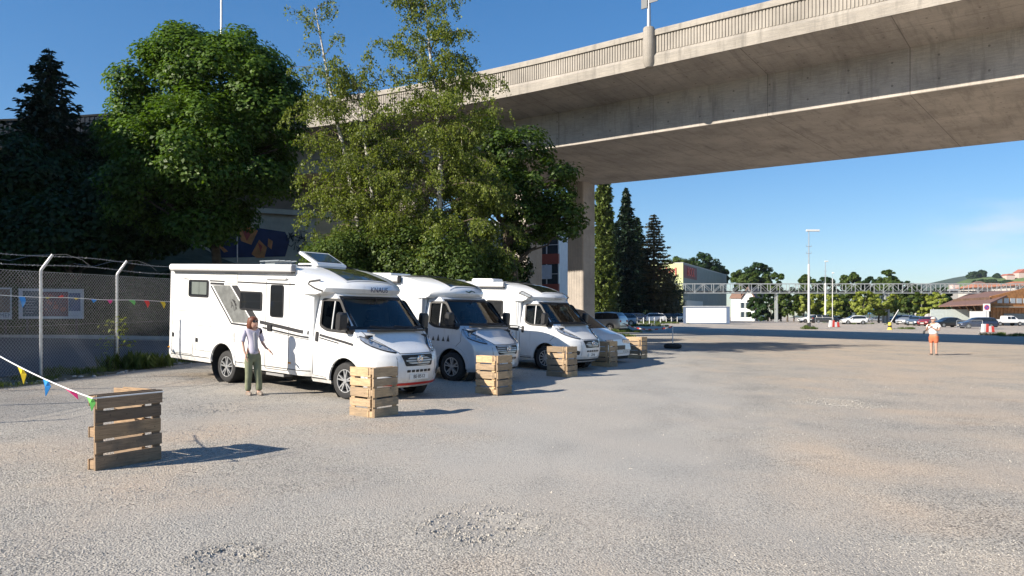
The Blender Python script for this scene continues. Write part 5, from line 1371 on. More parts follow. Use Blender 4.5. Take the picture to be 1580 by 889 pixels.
def quads(c, n, size, asp=.62, up=None):
    """leaf kites at centres c with normals n"""
    N_ = len(c); r = RNG.standard_normal((N_, 3)); n = n/np.maximum(1e-6, np.linalg.norm(n, axis=1, keepdims=True))
    if up is not None: r = r*.35+up
    u = r-n*(r*n).sum(1, keepdims=True); u /= np.maximum(1e-6, np.linalg.norm(u, axis=1, keepdims=True)); v = np.cross(n, u)
    s = np.asarray(size).reshape(-1, 1)*np.ones((N_, 1))
    fold = n*s*.18
    return np.stack([c-u*s*.5, c-v*s*asp*.5+fold, c+u*s*.5, c+v*s*asp*.5+fold], 1).reshape(-1, 3)
def sph(n):
    r = RNG.standard_normal((n, 3)); return r/np.linalg.norm(r, axis=1, keepdims=True)
def crown(ells, nclump, nleaf, size, cr=(.5, 1.0), hollow=.55, flat=1.0):
    """clumps of leaves spread through the outer part of a union of ellipsoids"""
    ells = [(Vector(c), r) for c, r in ells]; vol = np.array([r[0]*r[1]*r[2] for c, r in ells])**.67; vol /= vol.sum()
    C_ = []; out = []
    while len(C_) < nclump:
        i = RNG.choice(len(ells), p=vol); c, r = ells[i]; d = sph(1)[0]*(hollow+(1-hollow)*RNG.random()**.6)
        p = np.array(c)+d*np.array(r)
        deep = False
        for j, (c2, r2) in enumerate(ells):
            if j != i and (((p-np.array(c2))/np.array(r2))**2).sum() < .35: deep = True
        if deep and RNG.random() < .8: continue
        C_.append((p, d, r))
    cs, ns, ss = [], [], []
    for p, d, r in C_:
        rad = RNG.uniform(*cr); k = int(nleaf*(rad/np.mean(cr))**2*RNG.uniform(.6, 1.3)); q = sph(k)
        rr = (.45+.6*RNG.random((k, 1))**.6); pos = p+q*rr*rad*np.array([1, 1, .75*flat])
        cs.append(pos); ns.append(q*.7+np.array([0, 0, .8])+.35*RNG.standard_normal((k, 3))+d*.5); ss.append(size*RNG.uniform(.65, 1.35, k))
    return quads(np.concatenate(cs), np.concatenate(ns), np.concatenate(ss)), [c[0] for c in C_]
def limb(mb, a, b, r0, r1, sag=.0, wob=.12, n=6, sides=6):
    a, b = Vector(a), Vector(b); L_ = (b-a).length; pts = []
    for i in range(n+1):
        t = i/n; p = a+(b-a)*t; w_ = wob*L_*.3*math.sin(PI*t)
        p += Vector((RNG.normal()*w_*.5, RNG.normal()*w_*.5, sag*L_*math.sin(PI*t)+RNG.normal()*w_*.2)); pts.append(p)
    mb.tube(pts, [r0+(r1-r0)*i/n for i in range(n+1)], sides); return pts
def tree(name, label, base, ells, nclump, nleaf, size, lm, group=None, cr=(.5, 1.0), tr=.25, th=None, hollow=.55, cat='tree', limbs=14, bk=None, flat=1.0):
    base = Vector(base); root = thing(name, label, cat, base, 0, group)
    loc_ = [(Vector(c)-base, r) for c, r in ells]
    co_, cl = crown(loc_, nclump, nleaf, size, cr, hollow, flat)
    top = max(loc_, key=lambda e: e[0].z)[0]; th = th or min(c.z-r[2]*.6 for c, r in loc_)
    mb = MB(); low = Vector((0, 0, max(.3, th)))
    tp = limb(mb, (0, 0, -.3), low, tr, tr*.8, 0, .1, 5, 10); tp2 = limb(mb, low, top, tr*.8, tr*.2, 0, .25, 8, 8)
    for c in random.sample(cl, min(limbs, len(cl))):
        c = Vector(c); k = max(0, min(len(tp2)-2, int((c.z-low.z)*.6/max(.1, top.z-low.z)*len(tp2)))); limb(mb, tp2[k], c, tr*.35, tr*.06, .05, .3, 6, 5)
    mb.build('trunk', bk or bark, root, smooth=60)
    qmesh('crown', co_, LM[lm], root); return root
def EL(px, py, Y, rx, ry, depth=None):
    """ellipsoid from a place in view at distance Y; radii given in picture pixels"""
    p = at(px, py, Y); a, b = rx/F*Y, ry/F*Y; return (p, (a, depth or a, b))
def basepx(px, Y): x = (px-790)/F*Y; return Vector((x, Y, G(x, Y)))
# the big maple
Y = 35
def bemb(px, Y): x = (px-790)/F*Y; return Vector((x, Y, emb(x, Y) if Y > 34.8 else G(x, Y)))
tree('maple_tree', 'big round maple, its crown half in sun, beside the bridge abutment', bemb(338, Y),
     [EL(330, 130, Y, 95, 85), EL(250, 140, Y, 62, 62), EL(405, 165, Y-.5, 62, 75), EL(225, 215, Y, 55, 70), EL(300, 230, Y-2, 90, 85), EL(395, 245, Y-1, 60, 62), EL(320, 322, Y-1.5, 58, 48), EL(285, 60+20, Y, 45, 35), EL(385, 90, Y, 45, 40), EL(245, 300, Y, 70, 55)],
     430, 210, .20, 'maple', cr=(.45, .95), tr=.3, th=2.6, limbs=30)
# dark spruce left
def conifer(name, label, base, H, Rb, lm, group=None, whorl=.42, n=9, seed=1, power=1., size=.30, droop=.30, gap=0., low=.6, topclear=0, leafk=1.0):
    base = Vector(base); rr = np.random.default_rng(seed); root = thing(name, label, 'tree', base, 0, group)
    mb = MB(); mb.tube([(0, 0, -.3), (0, 0, H*.5), (0, 0, H)], [H*.016+.06, H*.010+.03, .015], 8)
    cs, ns, ss, us = [], [], [], []
    z = low
    while z < H-.1:
        t = (z-low)/(H-low); rad = Rb*((1-t)**power)*rr.uniform(.75, 1.15)+.12; k = max(4, int(n*(.5+.5*(1-t))))
        for j in range(k):
            if rr.random() < gap: continue
            a = 2*PI*(j+rr.random()*.8)/k+z; L_ = rad*rr.uniform(.72, 1.15); d = np.array([math.cos(a), math.sin(a), 0]); sd_ = np.array([-d[1], d[0], 0])
            m_ = max(3, int(L_/.14*leafk)); tt = rr.random(m_)**.8
            br = np.array([0, 0, z])+np.outer(tt*L_, d); br[:, 2] += (-droop*(tt*L_)+.12*L_*tt**3)+rr.normal(0, .03, m_)
            if L_ > .5: mb.tube([(0, 0, z), tuple(np.array([0, 0, z])+d*L_*.5+np.array([0, 0, -droop*L_*.5])), tuple(np.array([0, 0, z])+d*L_*.95+np.array([0, 0, (-droop+.12)*L_*.95]))], [.02+.006*L_, .015, .006], 3, cap=False)
            off = np.outer(rr.normal(0, 1, m_)*(.10+.16*L_*(1-tt)*.8), sd_)
            br += off; br[:, 2] -= np.abs(rr.normal(0, .10, m_))
            cs.append(br); ns.append(np.tile([0, 0, 1.], (m_, 1))+rr.normal(0, .55, (m_, 3))); us.append(np.tile(d, (m_, 1))+off*2+np.array([0, 0, -.5])); ss.append(size*rr.uniform(.6, 1.3, m_))
        z += whorl*(1-.45*t)*rr.uniform(.8, 1.2)
    cs, ns, us, ss = map(np.concatenate, (cs, ns, us, ss))
    mb.build('trunk', bark, root); qmesh('crown', quads(cs, ns, ss, .42, us), LM[lm], root); return root
b_ = bemb(75, 43); top_ = at(75, 74, 43).z
conifer('spruce_tree', 'dark spruce with a pointed top at the left edge', b_, top_-b_.z, 4.1, 'spruce', seed=3, power=.75, n=12, size=.42, whorl=.36, gap=.02, leafk=2.2)
# dark shaded trees and bushes on the bank
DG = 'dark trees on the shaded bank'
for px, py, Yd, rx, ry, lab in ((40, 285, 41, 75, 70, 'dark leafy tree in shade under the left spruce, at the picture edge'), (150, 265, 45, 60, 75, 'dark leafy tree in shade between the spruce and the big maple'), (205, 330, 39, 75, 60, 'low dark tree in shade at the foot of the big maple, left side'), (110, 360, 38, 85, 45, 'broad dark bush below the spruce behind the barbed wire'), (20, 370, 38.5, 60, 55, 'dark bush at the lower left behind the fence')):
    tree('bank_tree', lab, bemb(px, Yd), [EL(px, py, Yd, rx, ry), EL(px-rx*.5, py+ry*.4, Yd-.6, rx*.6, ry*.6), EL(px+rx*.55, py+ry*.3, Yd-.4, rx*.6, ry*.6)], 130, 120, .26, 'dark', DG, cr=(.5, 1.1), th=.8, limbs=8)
# hedge along the far kerb behind the posters
def hedge(name, label, a, b, h, wd, n, lm, size=.2, zfun=None, kind=None, cat='hedge'):
    a, b = Vector(a), Vector(b); zf = zfun or G; k = n
    t = RNG.random(k); pos = np.outer(1-t, np.array([a.x, a.y, 0]))+np.outer(t, np.array([b.x, b.y, 0])); d = np.array(b-a); d /= np.linalg.norm(d); nn = np.array([-d[1], d[0], 0])
    bumpy = np.array([math.sin(x*23)*.12+math.sin(x*57+1)*.10 for x in t])
    ph = RNG.random(k)*2*PI; rad = RNG.random(k)**.35
    pos += np.outer(np.cos(ph)*rad*wd/2*(1+bumpy), nn); base = np.array([zf(p[0], p[1]) for p in pos])
    pos[:, 2] = base+h/2*(1+bumpy)*(1+np.sin(ph)*rad)
    nr = np.outer(np.cos(ph), nn)+np.outer(np.sin(ph), [0, 0, 1.])+.6*RNG.standard_normal((k, 3))
    o = qmesh(name, quads(pos, nr, size*RNG.uniform(.6, 1.3, k)), LM[lm]); tag(o, label, cat if not kind else None, None, kind); return o
hedge('hedge', 'dark hedge behind the two poster boards', (-32, 37, 0), (-9, 36.4, 0), 2.9, 1.8, 15000, 'ivy', .22, cat='hedge')
# birches
def birch(name, label, base, trunk, H, spread, seed, dens_=1.0, size=.095, sparse=None, lean=None):
    rr = np.random.default_rng(seed); base = Vector(base); root = thing(name, label, 'tree', base, 0, 'birches behind the motorhomes')
    tp = [Vector(p)-base for p in trunk]; L_ = [0]
    for a, b in zip(tp, tp[1:]): L_.append(L_[-1]+(b-a).length)
    def T(u):
        s = u*L_[-1]; k = max(i for i in range(len(L_)) if L_[i] <= s+1e-9); k = min(k, len(tp)-2); return tp[k]+(tp[k+1]-tp[k])*((s-L_[k])/(L_[k+1]-L_[k]))
    mb = MB(); mb.tube([T(i/14) for i in range(15)], [.15*(1-i/14)**.8+.012 for i in range(15)], 8)
    bk_ = MB(); cs, ns, us = [], [], []
    nl = int(84*dens_)
    for i in range(nl):
        u = .14+.86*((i+rr.random())/nl); p0 = T(min(.995, u)); a = rr.random()*2*PI; d = Vector((math.cos(a), math.sin(a), 0))
        ln = spread*(np.interp(u, [.14, .3, .55, .8, 1], [.70, .95, 1.0, .88, .38]))*rr.uniform(.65, 1.2)
        rise = rr.uniform(.35, .8) if u < .9 else rr.uniform(.9, 1.5)
        pts = [p0+d*ln*t+Vector((rr.normal()*.05, rr.normal()*.05, ln*(rise*t-.38*t*t*ln/spread*1.3))) for t in np.linspace(0, 1, 7)]
        bk_.tube(pts, [.034*(1-.85*t)*(1.2-u)+.004 for t in np.linspace(0, 1, 7)], 4, cap=False)
        ntw = int(15*dens_*(.5+ln/spread))
        for j in range(ntw):
            t = rr.uniform(.22, 1); q = pts[int(t*6)] if t < 1 else pts[-1]; q = q.lerp(pts[min(6, int(t*6)+1)], (t*6) % 1)
            tl = rr.uniform(.35, 1.15)*(.6+.5*(1-u)); dv_ = Vector((rr.normal()*.55+d.x*.35, rr.normal()*.55+d.y*.35, .15)); tw = []; c = q.copy(); dd_ = dv_.normalized()
            for k in range(6): dd_ = (dd_+Vector((0, 0, -.42))).normalized(); c = c+dd_*tl/6; tw.append(c.copy())
            if j % 2 == 0: bk_.tube([q]+tw[::2], .004, 3, cap=False)
            m_ = int(tl*27*rr.uniform(.6, 1.3)); ix = rr.random(m_)*5; P = np.array([tuple(tw[int(x)].lerp(tw[min(5, int(x)+1)], x % 1)) for x in ix]).reshape(-1, 3)
            cs.append(P+rr.normal(0, .055, P.shape)); ns.append(rr.normal(0, 1, P.shape)+np.array([0, 0, .25])); us.append(np.tile([0, 0, -1.2], (m_, 1)))
    cs, ns, us = map(np.concatenate, (cs, ns, us))
    mb.build('trunk', bbark, root, smooth=60); bk_.build('branches', bark, root)
    qmesh('crown', quads(cs, ns, size*rr.uniform(.7, 1.3, len(cs)), .72, us), LM['birch'], root); return root
Yb = 30.0
birch('birch_tree', 'leaning birch with a thin sparse top, left of the pair', basepx(585, Yb), [basepx(585, Yb), at(582, 360, Yb), at(572, 280, Yb), at(562, 210, Yb), at(552, 130, Yb)], 0, 2.9, 5, 1.35)
birch('birch_tree', 'very thin wispy birch top reaching above the bridge, left of the tall birch', basepx(560, Yb+.5), [basepx(560, Yb+.5), at(556, 360, Yb+.5), at(535, 250, Yb+.5), at(512, 150, Yb+.5), at(497, 70, Yb+.5), at(486, 12, Yb+.5)], 0, 1.9, 6, .60)
birch('birch_tree', 'tallest birch, its crown standing against the sky over the bridge', basepx(672, Yb-.5), [basepx(672, Yb-.5), at(676, 360, Yb-.5), at(680, 260, Yb-.5), at(676, 180, Yb-.5), at(664, 90, Yb-.5), at(656, -6, Yb-.5)], 0, 2.75, 8, 1.45)
birch('birch_tree', 'shorter birch filling the gap right of the tallest one', basepx(728, Yb+.4), [basepx(728, Yb+.4), at(726, 380, Yb+.4), at(722, 320, Yb+.4), at(716, 262, Yb+.4), at(712, 215, Yb+.4)], 0, 1.9, 12, .95)
# leafy tree with reaching branches right of the birches
Y = 35
tree('ash_tree', 'dark green spreading tree right of the birches in front of the bridge piers', basepx(795, Y),
     [EL(800, 240, Y, 55, 45), EL(755, 225, Y, 42, 40), EL(850, 290, Y-.5, 52, 42), EL(785, 300, Y-1, 50, 38), EL(872, 330, Y-1, 38, 34), EL(735, 290, Y, 40, 50), EL(830, 350, Y-.5, 42, 30)],
     330, 60, .19, 'ash', cr=(.28, .58), tr=.2, th=3.0, limbs=40, hollow=.3)
tree('ash_tree', 'ivy-clad dark trunk and crown low beside the grey pier', basepx(806, 37), [EL(800, 400, 37, 14, 55), EL(790, 370, 37, 22, 30)], 60, 90, .17, 'ivy', cr=(.3, .5), tr=.16, th=1.0, limbs=6)
for px, py, Ys, rx, ry, k, lab, lm_ in ((515, 395, 28, 42, 28, 60, 'leafy bush behind the roof hatch', 'shrub'), (560, 385, 29, 45, 36, 70, 'leafy bush around the foot of the leaning birch', 'shrub'), (625, 385, 28.5, 46, 38, 75, 'dense bush between the two birch trunks', 'shrub'),
                                (690, 395, 28, 46, 34, 75, 'dense bush behind the silver-cabbed motorhome', 'shrub'), (745, 400, 30, 38, 30, 60, 'bright bush beside the red building', 'shrub')):
    tree('bush', lab, basepx(px, Ys), [EL(px, py, Ys, rx, ry), EL(px-rx*.4, py+ry*.9, Ys, rx*.8, ry*.8), EL(px+rx*.4, py+ry*.9, Ys, rx*.8, ry*.8)], k, 130, .125, lm_, 'bushes behind the motorhomes', cr=(.35, .65), tr=.07, th=.4, cat='bush', limbs=10)
# sapling and weeds at the fence
sp_ = fpt(2.2, .25)
conifer('sapling', 'small yellow-green conifer sapling behind the fence post', (sp_.x+.25, sp_.y+.3, G(sp_.x, sp_.y)), 1.45, .34, 'lime', seed=9, whorl=.13, n=7, size=.10, droop=-.1, leafk=1.5)
def tufts(name, label, spots, lm='weed', k=110):
    cs, ns, us, ss = [], [], [], []
    for x, y, r, h in spots:
        m_ = int(k*(r/.3)); a = RNG.random(m_)*2*PI; q = np.sqrt(RNG.random(m_))*r; hh = h*RNG.uniform(.3, 1, m_)
        P = np.stack([x+np.cos(a)*q, y+np.sin(a)*q, np.array([G(x, y)]*m_)+hh*.5], 1); cs.append(P); ns.append(np.stack([np.cos(a*3), np.sin(a*3), .2*np.ones(m_)], 1)); us.append(np.tile([0, 0, 1.], (m_, 1))*1.5+RNG.normal(0, .3, (m_, 3))); ss.append(hh)
    o = qmesh(name, quads(np.concatenate(cs), np.concatenate(ns), np.concatenate(ss), .13, np.concatenate(us)), LM[lm]); tag(o, label, kind='stuff'); return o
sp = []
for k in range(150):
    s = RNG.uniform(-7.5, 12); o_ = RNG.uniform(-.5, .75); p = fpt(s, o_); sp.append((p.x, p.y, RNG.uniform(.1, .32), RNG.uniform(.06, .24)))
for k in range(10): p = fpt(3.1+RNG.normal()*.5, -.2+RNG.normal()*.25); sp.append((p.x, p.y, .22, RNG.uniform(.3, .6)))
tufts('weeds', 'weeds and grass growing along the foot of the fence', sp)
sp = []
for px, py, n_, w_ in ((960, 512, 26, 2.2), (975, 503, 40, 3.5), (1000, 499, 50, 5), (940, 520, 20, 1.5), (1555, 519, 16, 2.0), (1250, 508, 10, .8), (1395, 508, 10, 1.2), (1330, 500, 20, 6)):
    c = gp(px, py)
    for k in range(n_): sp.append((c.x+RNG.normal()*w_*.5, c.y+RNG.normal()*w_*.6, RNG.uniform(.2, .5), RNG.uniform(.12, .4)))
tufts('grass_patches', 'patches of rough grass at the far edge of the lot', sp)
# rubble stones along the verge
mb = MB(); rnd = random.Random(4)
for k in range(120):
    p = fpt(rnd.uniform(-5, 9), rnd.uniform(-.75, -.2)); r = rnd.uniform(.02, .07); z = G(p.x, p.y)
    ring = lambda q, h: [(p.x+q*r*math.cos(a)*(.8+.4*math.sin(k+a)), p.y+q*r*math.sin(a), z+h*r) for a in np.linspace(0, 2*PI, 7)[:-1]]
    mb.loft([ring(1, -.2), ring(1.05, .25), ring(.55, .7)], True, caps=(False, True))
o = mb.build('verge_stones', mat('pale_stone', (.36, .35, .33), .9, var=.3, scale=9), smooth=30); tag(o, 'pale rubble stones lying along the foot of the fence', kind='stuff')
# ------------------------------------------------------------------ trees beyond the bridge
Y = 88
def cbase(px, Y): return basepx(px, Y)
TG = 'conifers beyond the bridge'
b_ = cbase(931, 116); conifer('poplar_tree', 'slim sunlit columnar tree directly beside the tall pier', b_, at(0, 250, 116).z-b_.z, 1.9, 'cypress', TG, seed=21, power=.35, n=12, size=.6, whorl=.4, droop=-1.2, leafk=3)
b_ = cbase(948, 122); conifer('cypress_tree', 'narrow dark conifer between the columnar tree and the tallest spruce', b_, at(0, 346, 122).z-b_.z, 1.6, 'spruce', TG, seed=22, power=.4, n=12, size=.6, whorl=.4, droop=-.8, leafk=3)
b_ = cbase(966, 126); conifer('spruce_tree', 'tallest spire-shaped spruce beyond the bridge', b_, at(0, 290, 126).z-b_.z, 4.2, 'spruce', TG, seed=23, power=.72, n=12, size=.70, whorl=.5, droop=.25, leafk=2.2)
b_ = cbase(983, 132); conifer('spruce_tree', 'dark spruce tucked behind the tallest one', b_, at(0, 335, 132).z-b_.z, 4.2, 'spruce', TG, seed=24, power=.65, n=12, size=.7, whorl=.55, droop=.3, leafk=2.2)
b_ = cbase(1009, 130); conifer('spruce_tree', 'open-topped brownish spruce nearest the green building', b_, at(0, 330, 130).z-b_.z, 4.6, 'brown', TG, seed=25, power=.6, n=11, size=.60, whorl=.75, droop=.12, leafk=1.8)
for px, Yd, h, rx, lab, lm_ in ((935, 133, 430, 26, 'dark bush row left part under the conifers', 'dark'), (975, 138, 425, 34, 'dark bush in the middle under the conifers', 'dark'), (1018, 134, 430, 27, 'brown-green tree at the right end under the conifers', 'brown'), (1036, 138, 450, 12, 'low bush beside the pale green facade', 'dark')):
    tree('bush_tree', lab, cbase(px, Yd), [EL(px, h+12, Yd, rx, 32), EL(px, h+38, Yd, rx*1.1, 22)], 90, 110, .38, lm_, 'bushes under the conifers', cr=(.9, 1.7), th=1.0, limbs=6)
# dark foliage behind the piers, under the deck
for px, Yd in ((868, 78), (835, 80)):
    tree('bush_tree', 'dark tree seen under the deck beside the %s pier' % ('right' if px > 850 else 'left'), cbase(px, Yd), [EL(px, 455, Yd, 18, 30), EL(px, 430, Yd, 12, 20)], 50, 90, .35, 'dark', 'trees under the deck', cr=(.5, 1.0), th=1, limbs=4)
# ------------------------------------------------------------------ red and white building behind the bridge
redp = mat('red_cladding', (.28, .065, .045), .55, var=.12); whitec = mat('white_cladding', (.55, .57, .60), .5, var=.06); bglass = mat('office_glass', (.03, .045, .06), .06, var=.2, coat=.5)
bd = thing('office_building', 'red and white office building with window bands glimpsed behind the birches under the bridge', 'building')
Y0 = 78; P0 = at(520, 500, Y0+6); P1 = at(862, 500, Y0-4); dB = Vector((P1.x-P0.x, P1.y-P0.y, 0)); LB = dB.length; MBd = basis((P0.x, P0.y, .3), dB, (0, 0, 1))
MB().box((0, 0, -4), (LB, 11.2, -.31), MBd).build('wall', whitec, bd)
z = 0
for i, (h0, h1, m, nm, dz) in enumerate(((0, 1.0, mat('plinth', (.18, .17, .16), .8), 'plinth', 0), (1.0, 3.1, bglass, 'window_band', -.12), (3.1, 4.6, redp, 'spandrel', .02), (4.6, 6.6, bglass, 'window_band', -.12), (6.6, 7.6, redp, 'spandrel', .02), (7.6, 9.4, bglass, 'window_band', -.12), (9.4, 11.2, whitec, 'fascia', .02))):
    o = MB().box((0, h0+.002, -.3), (LB, h1-.002, dz), MBd).build(nm, m, bd)
    if m is bglass:
        mb = MB(); k = 0.0
        while k < LB: mb.box((k, h0+.004, dz+.001), (k+.09, h1-.004, .0), MBd); k += 1.25
        mb.box((0, (h0+h1)/2-.03, dz+.001), (LB, (h0+h1)/2+.03, -.01), MBd); mb.build('mullion', whitec, o)
mb = MB()
for k, (x, yv, w_, h_) in enumerate(((LB*.70, 8.2, 1.8, 1.2), (LB*.735, 4.9, 1.6, 1.4), (LB*.92, 5.1, 1.4, 1.4))): MB().box((x, yv, .02), (x+w_, yv+h_, .07), MBd).build('awning', mat('pale_blind', (.5, .55, .62), .6), bd)
# orange painted wall glimpsed through the birches
gw = thing('graffiti_wall', 'low wall with orange graffiti glimpsed through the birches', 'wall'); a, b = at(488, 420, 40), at(660, 420, 41)
M = basis((a.x, a.y, G(a.x, a.y)), (b.x-a.x, b.y-a.y, 0), (0, 0, 1)); W_ = (b-a).length
o = MB().box((0, -.2, -.25), (W_, 6.4, 0), M).build('wall', wallc, gw); o.data.uv_layers.new(name='UVMap')
mb = MB(); rnd = random.Random(2)
for cx, cy, rx, ry in ((1.2, 5.2, .75, .5), (.8, 4.7, .4, .5), (2.6, 5.2, .8, .35), (4.9, 5.75, .9, .5), (4.7, 5.2, .5, .3)):
    mb.prism([(cx+rx*math.cos(t)*rnd.uniform(.7, 1.2), cy+ry*math.sin(t)*rnd.uniform(.7, 1.2)) for t in np.linspace(0, 2*PI, 10)[:-1]], lambda u, v, d: M @ Vector((u, v, d)), .001, .004+.0006*cx)
mb.build('graffiti', mat('spray_bright_orange', (.75, .20, .05), .6, var=.35, scale=3), gw)
# ------------------------------------------------------------------ far side of the lot
# pale green building with red lettering
gb = thing('green_building', 'pale green commercial building with red roof lettering behind the gantry', 'building')
c0 = at(1054, 489, 190); c1 = at(1121, 489, 246); c2_ = Vector((c0.x-30, c0.y+14, 0)); zt = 15.3; gz = .5
litg = mat('green_lit', (.50, .54, .27), .8, var=.04, scale=.5); shadeg = mat('green_shaded', (.17, .21, .20), .6, var=.08, scale=.6)  # one green in two tones: sunlit left side, shaded right side
for nm, p, q, m in (('facade', c0, c2_, litg), ('facade', c0, c1, shadeg)):
    d = Vector((q.x-p.x, q.y-p.y, 0)); L_ = d.length; nrm = Vector((d.y, -d.x, 0)).normalized()
    if nrm.y > 0: nrm = -nrm
    M = basis((p.x, p.y, gz), d, (0, 0, 1)); sgn = 1 if (M.to_3x3() @ Vector((0, 0, 1))).dot(nrm) > 0 else -1
    f_ = MB().box((.01, 0, min(-.4*sgn, 0)), (L_, zt-gz, max(0, -.4*sgn)), M).build(nm, m, gb)
    if m is litg:
        mb = MB(); mb.box((3, 3, sgn*.01), (5.5, 5.2, sgn*.06), M); mb.box((12, 3, sgn*.01), (16, 5.2, sgn*.06), M); mb.build('window', bglass, f_)
        Mt = M @ Matrix.Translation((4.2, 12.6, sgn*.12)); 
        if sgn < 0 or True:
            x_ax = -d.normalized() if d.x < 0 else d.normalized(); Mt2 = basis(Mt.translation, x_ax, (0, 0, 1)); text('lettering', 'IMM', 3.0, mat('sign_red', (.55, .10, .08), .5, var=0), Mt2, gb, .05)
    else:
        mb = MB(); mb.box((2, 1.0, sgn*.01), (28, 3.2, sgn*.08), M); mb.build('window', bglass, f_)
        mb = MB(); mb.box((2, 3.6, sgn*.01), (22, 5.4, sgn*.5), M); mb.build('canopy', mat('pale_canopy', (.45, .48, .45), .6), f_)
        mb = MB(); mb.box((.5, 11.2, sgn*.01), (16, 14.4, sgn*.1), M); mb.build('sign_panel', mat('sign_maroon', (.16, .04, .04), .6), f_)
        Mt2 = basis((M @ Matrix.Translation((8.5, 12.8, sgn*.2))).translation, d.normalized(), (0, 0, 1)); text('lettering', 'BOCK', 3.2, mat('sign_red', (.55, .10, .08), .5, var=0), Mt2, gb, .05)
        mb = MB(); k = 1.
        while k < L_: mb.box((k, .2, sgn*.001), (k+.12, zt-gz-.1, sgn*.04), M); k += 2.4
        mb.build('cladding_rib', shadeg, f_)
MB().add([(c0.x, c0.y, zt), (c1.x, c1.y, zt), (c1.x-30, c1.y+14, zt), (c2_.x, c2_.y, zt), (c0.x, c0.y, zt+.25), (c1.x, c1.y, zt+.25), (c1.x-30, c1.y+14, zt+.25), (c2_.x, c2_.y, zt+.25)], [(4, 5, 6, 7), (0, 1, 5, 4), (1, 2, 6, 5), (2, 3, 7, 6), (3, 0, 4, 7), (0, 3, 2, 1)]).build('roof', mat('roof_edge', (.35, .36, .34), .7), gb)
# white site hut
hp = at(1056, 489, 112); h1 = at(1126, 489, 111); hp.z = G(hp.x, 112)-.02; h1.z = hp.z; d = Vector((h1.x-hp.x, h1.y-hp.y, 0)); M = basis(hp, d, (0, 0, 1)); W_ = d.length; HH = 2.55
hut = thing('site_hut', 'white site cabin with blue-grey corner frame on the lot edge', 'cabin')
MB().box((.22, .15, -2.4), (W_-.5, HH-.16, -.03), M).build('wall', mat('hut_white', (.78, .78, .76), .6, var=.03), hut)
fb = mat('hut_blue', (.10, .14, .22), .5)
mb = MB(); mb.box((0, 0, -2.5), (.2, HH, .0), M); mb.box((W_-.48, 0, -2.5), (W_, HH, .0), M); mb.box((0.2, HH-.15, -2.5), (W_-.48, HH, .02), M); mb.box((.2, 0, -2.5), (W_-.48, .14, .0), M); mb.build('frame', fb, hut)
MB().box((-.05, HH+.002, -2.55), (W_+.05, HH+.10, .08), M).build('roof', mat('hut_roof', (.5, .52, .54), .5), hut)
# gantry
gy = 150.0; zc0, zc1 = 6.5, 8.35
gan = thing('pipe_gantry', 'long grey lattice gantry crossing behind the far parking row', 'gantry')
ax, bx = (1000-790)/F*gy-2, (1640-790)/F*gy+10; steel = mat('gantry_steel', (.38, .40, .40), .6, .3, var=.12)
mb = MB()
for yy in (0, 1.6):
    for zz, hh in ((zc0, .16), (zc1, .12)): mb.box((ax, gy+yy-.06, zz-hh), (bx, gy+yy+.06, zz+.0))
x = ax; k = 0
while x < bx:
    for yy in (0, 1.6):
        mb.box((x-.05, gy+yy-.05, zc0), (x+.05, gy+yy+.05, zc1-.12))
        a_, b_ = ((x, zc0), (x+1.9, zc1-.1)) if k % 2 == 0 else ((x, zc1-.1), (x+1.9, zc0)); mb.tube([(a_[0], gy+yy, a_[1]), (b_[0], gy+yy, b_[1])], .045, 4)
    mb.tube([(x, gy, zc0), (x, gy+1.6, zc0)], .04, 4); mb.tube([(x, gy, zc1-.06), (x, gy+1.6, zc1-.06)], .04, 4)
    x += 1.9; k += 1
mb.build('truss', steel, gan)
mb = MB(); 
for yy, zz, r in ((.5, zc0+.22, .12), (.85, zc0+.20, .09), (1.15, zc0+.25, .14)): mb.tube([(ax, gy+yy, zz), (bx, gy+yy, zz)], r, 8)
mb.build('pipe', mat('pipe_dark', (.07, .07, .07), .6), gan)
for px, dbl in ((1045, 0), (1200, 0), (1370, 1), (1545, 0)):
    x = (px-790)/F*gy; mb = MB(); z0 = G(x, gy)-.2
    for dx in ((0,) if not dbl else (-.35, .35)): mb.box((x+dx-.16, gy+.3, z0), (x+dx+.16, gy+.6, zc0-.16)); mb.box((x+dx-.16, gy+1.1, z0), (x+dx+.16, gy+1.4, zc0-.16))
    mb.build('support', steel, gan)
# white house
hs = thing('white_house', 'white gabled house with shuttered windows behind the gantry', 'house')
Yh = 178; a = at(1128, 480, Yh); b = at(1164, 480, Yh-3); d = Vector((b.x-a.x, b.y-a.y, 0)); M = basis((a.x, a.y, .3), d, (0, 0, 1)); W_ = d.length
hw_ = mat('house_white', (.72, .72, .69), .8, var=.03)
mb = MB(); mb.prism([(0, 0), (W_, 0), (W_, 5.6), (W_*.74, 7.9), (W_*.48, 5.8), (0, 5.8)], lambda u, v, dd_: M @ Vector((u, v, dd_)), -9, 0); mb.build('wall', hw_, hs)
rf = mat('roof_tile_brown', (.20, .12, .09), .8, var=.2, scale=6)
mb = MB(); mb.prism([(W_*.42, 5.5), (W_*.74, 8.1), (W_+.5, 5.3), (W_+.5, 5.6), (W_*.74, 8.45), (W_*.42, 5.8)], lambda u, v, dd_: M @ Vector((u, v, dd_)), -9.3, .5); mb.prism([(-.4, 5.7), (W_*.45, 5.7), (W_*.45, 7.4), (.3, 7.0)], lambda u, v, dd_: M @ Vector((u, v, dd_)), -9, .3); mb.build('roof', rf, hs)
for u in (.50, .72, .90):
    for v in (1.2, 3.4):
        if u == .9 and v == 1.2: continue
        w__ = MB().box((W_*u-.35, v, .001), (W_*u+.35, v+1.3, .05), M).build('window', bglass, hs); MB().box((W_*u-.62, v, .002), (W_*u-.38, v+1.3, .07), M).box((W_*u+.38, v, .002), (W_*u+.62, v+1.3, .07), M).build('shutter', mat('shutter_grey', (.3, .33, .33), .7), w__)
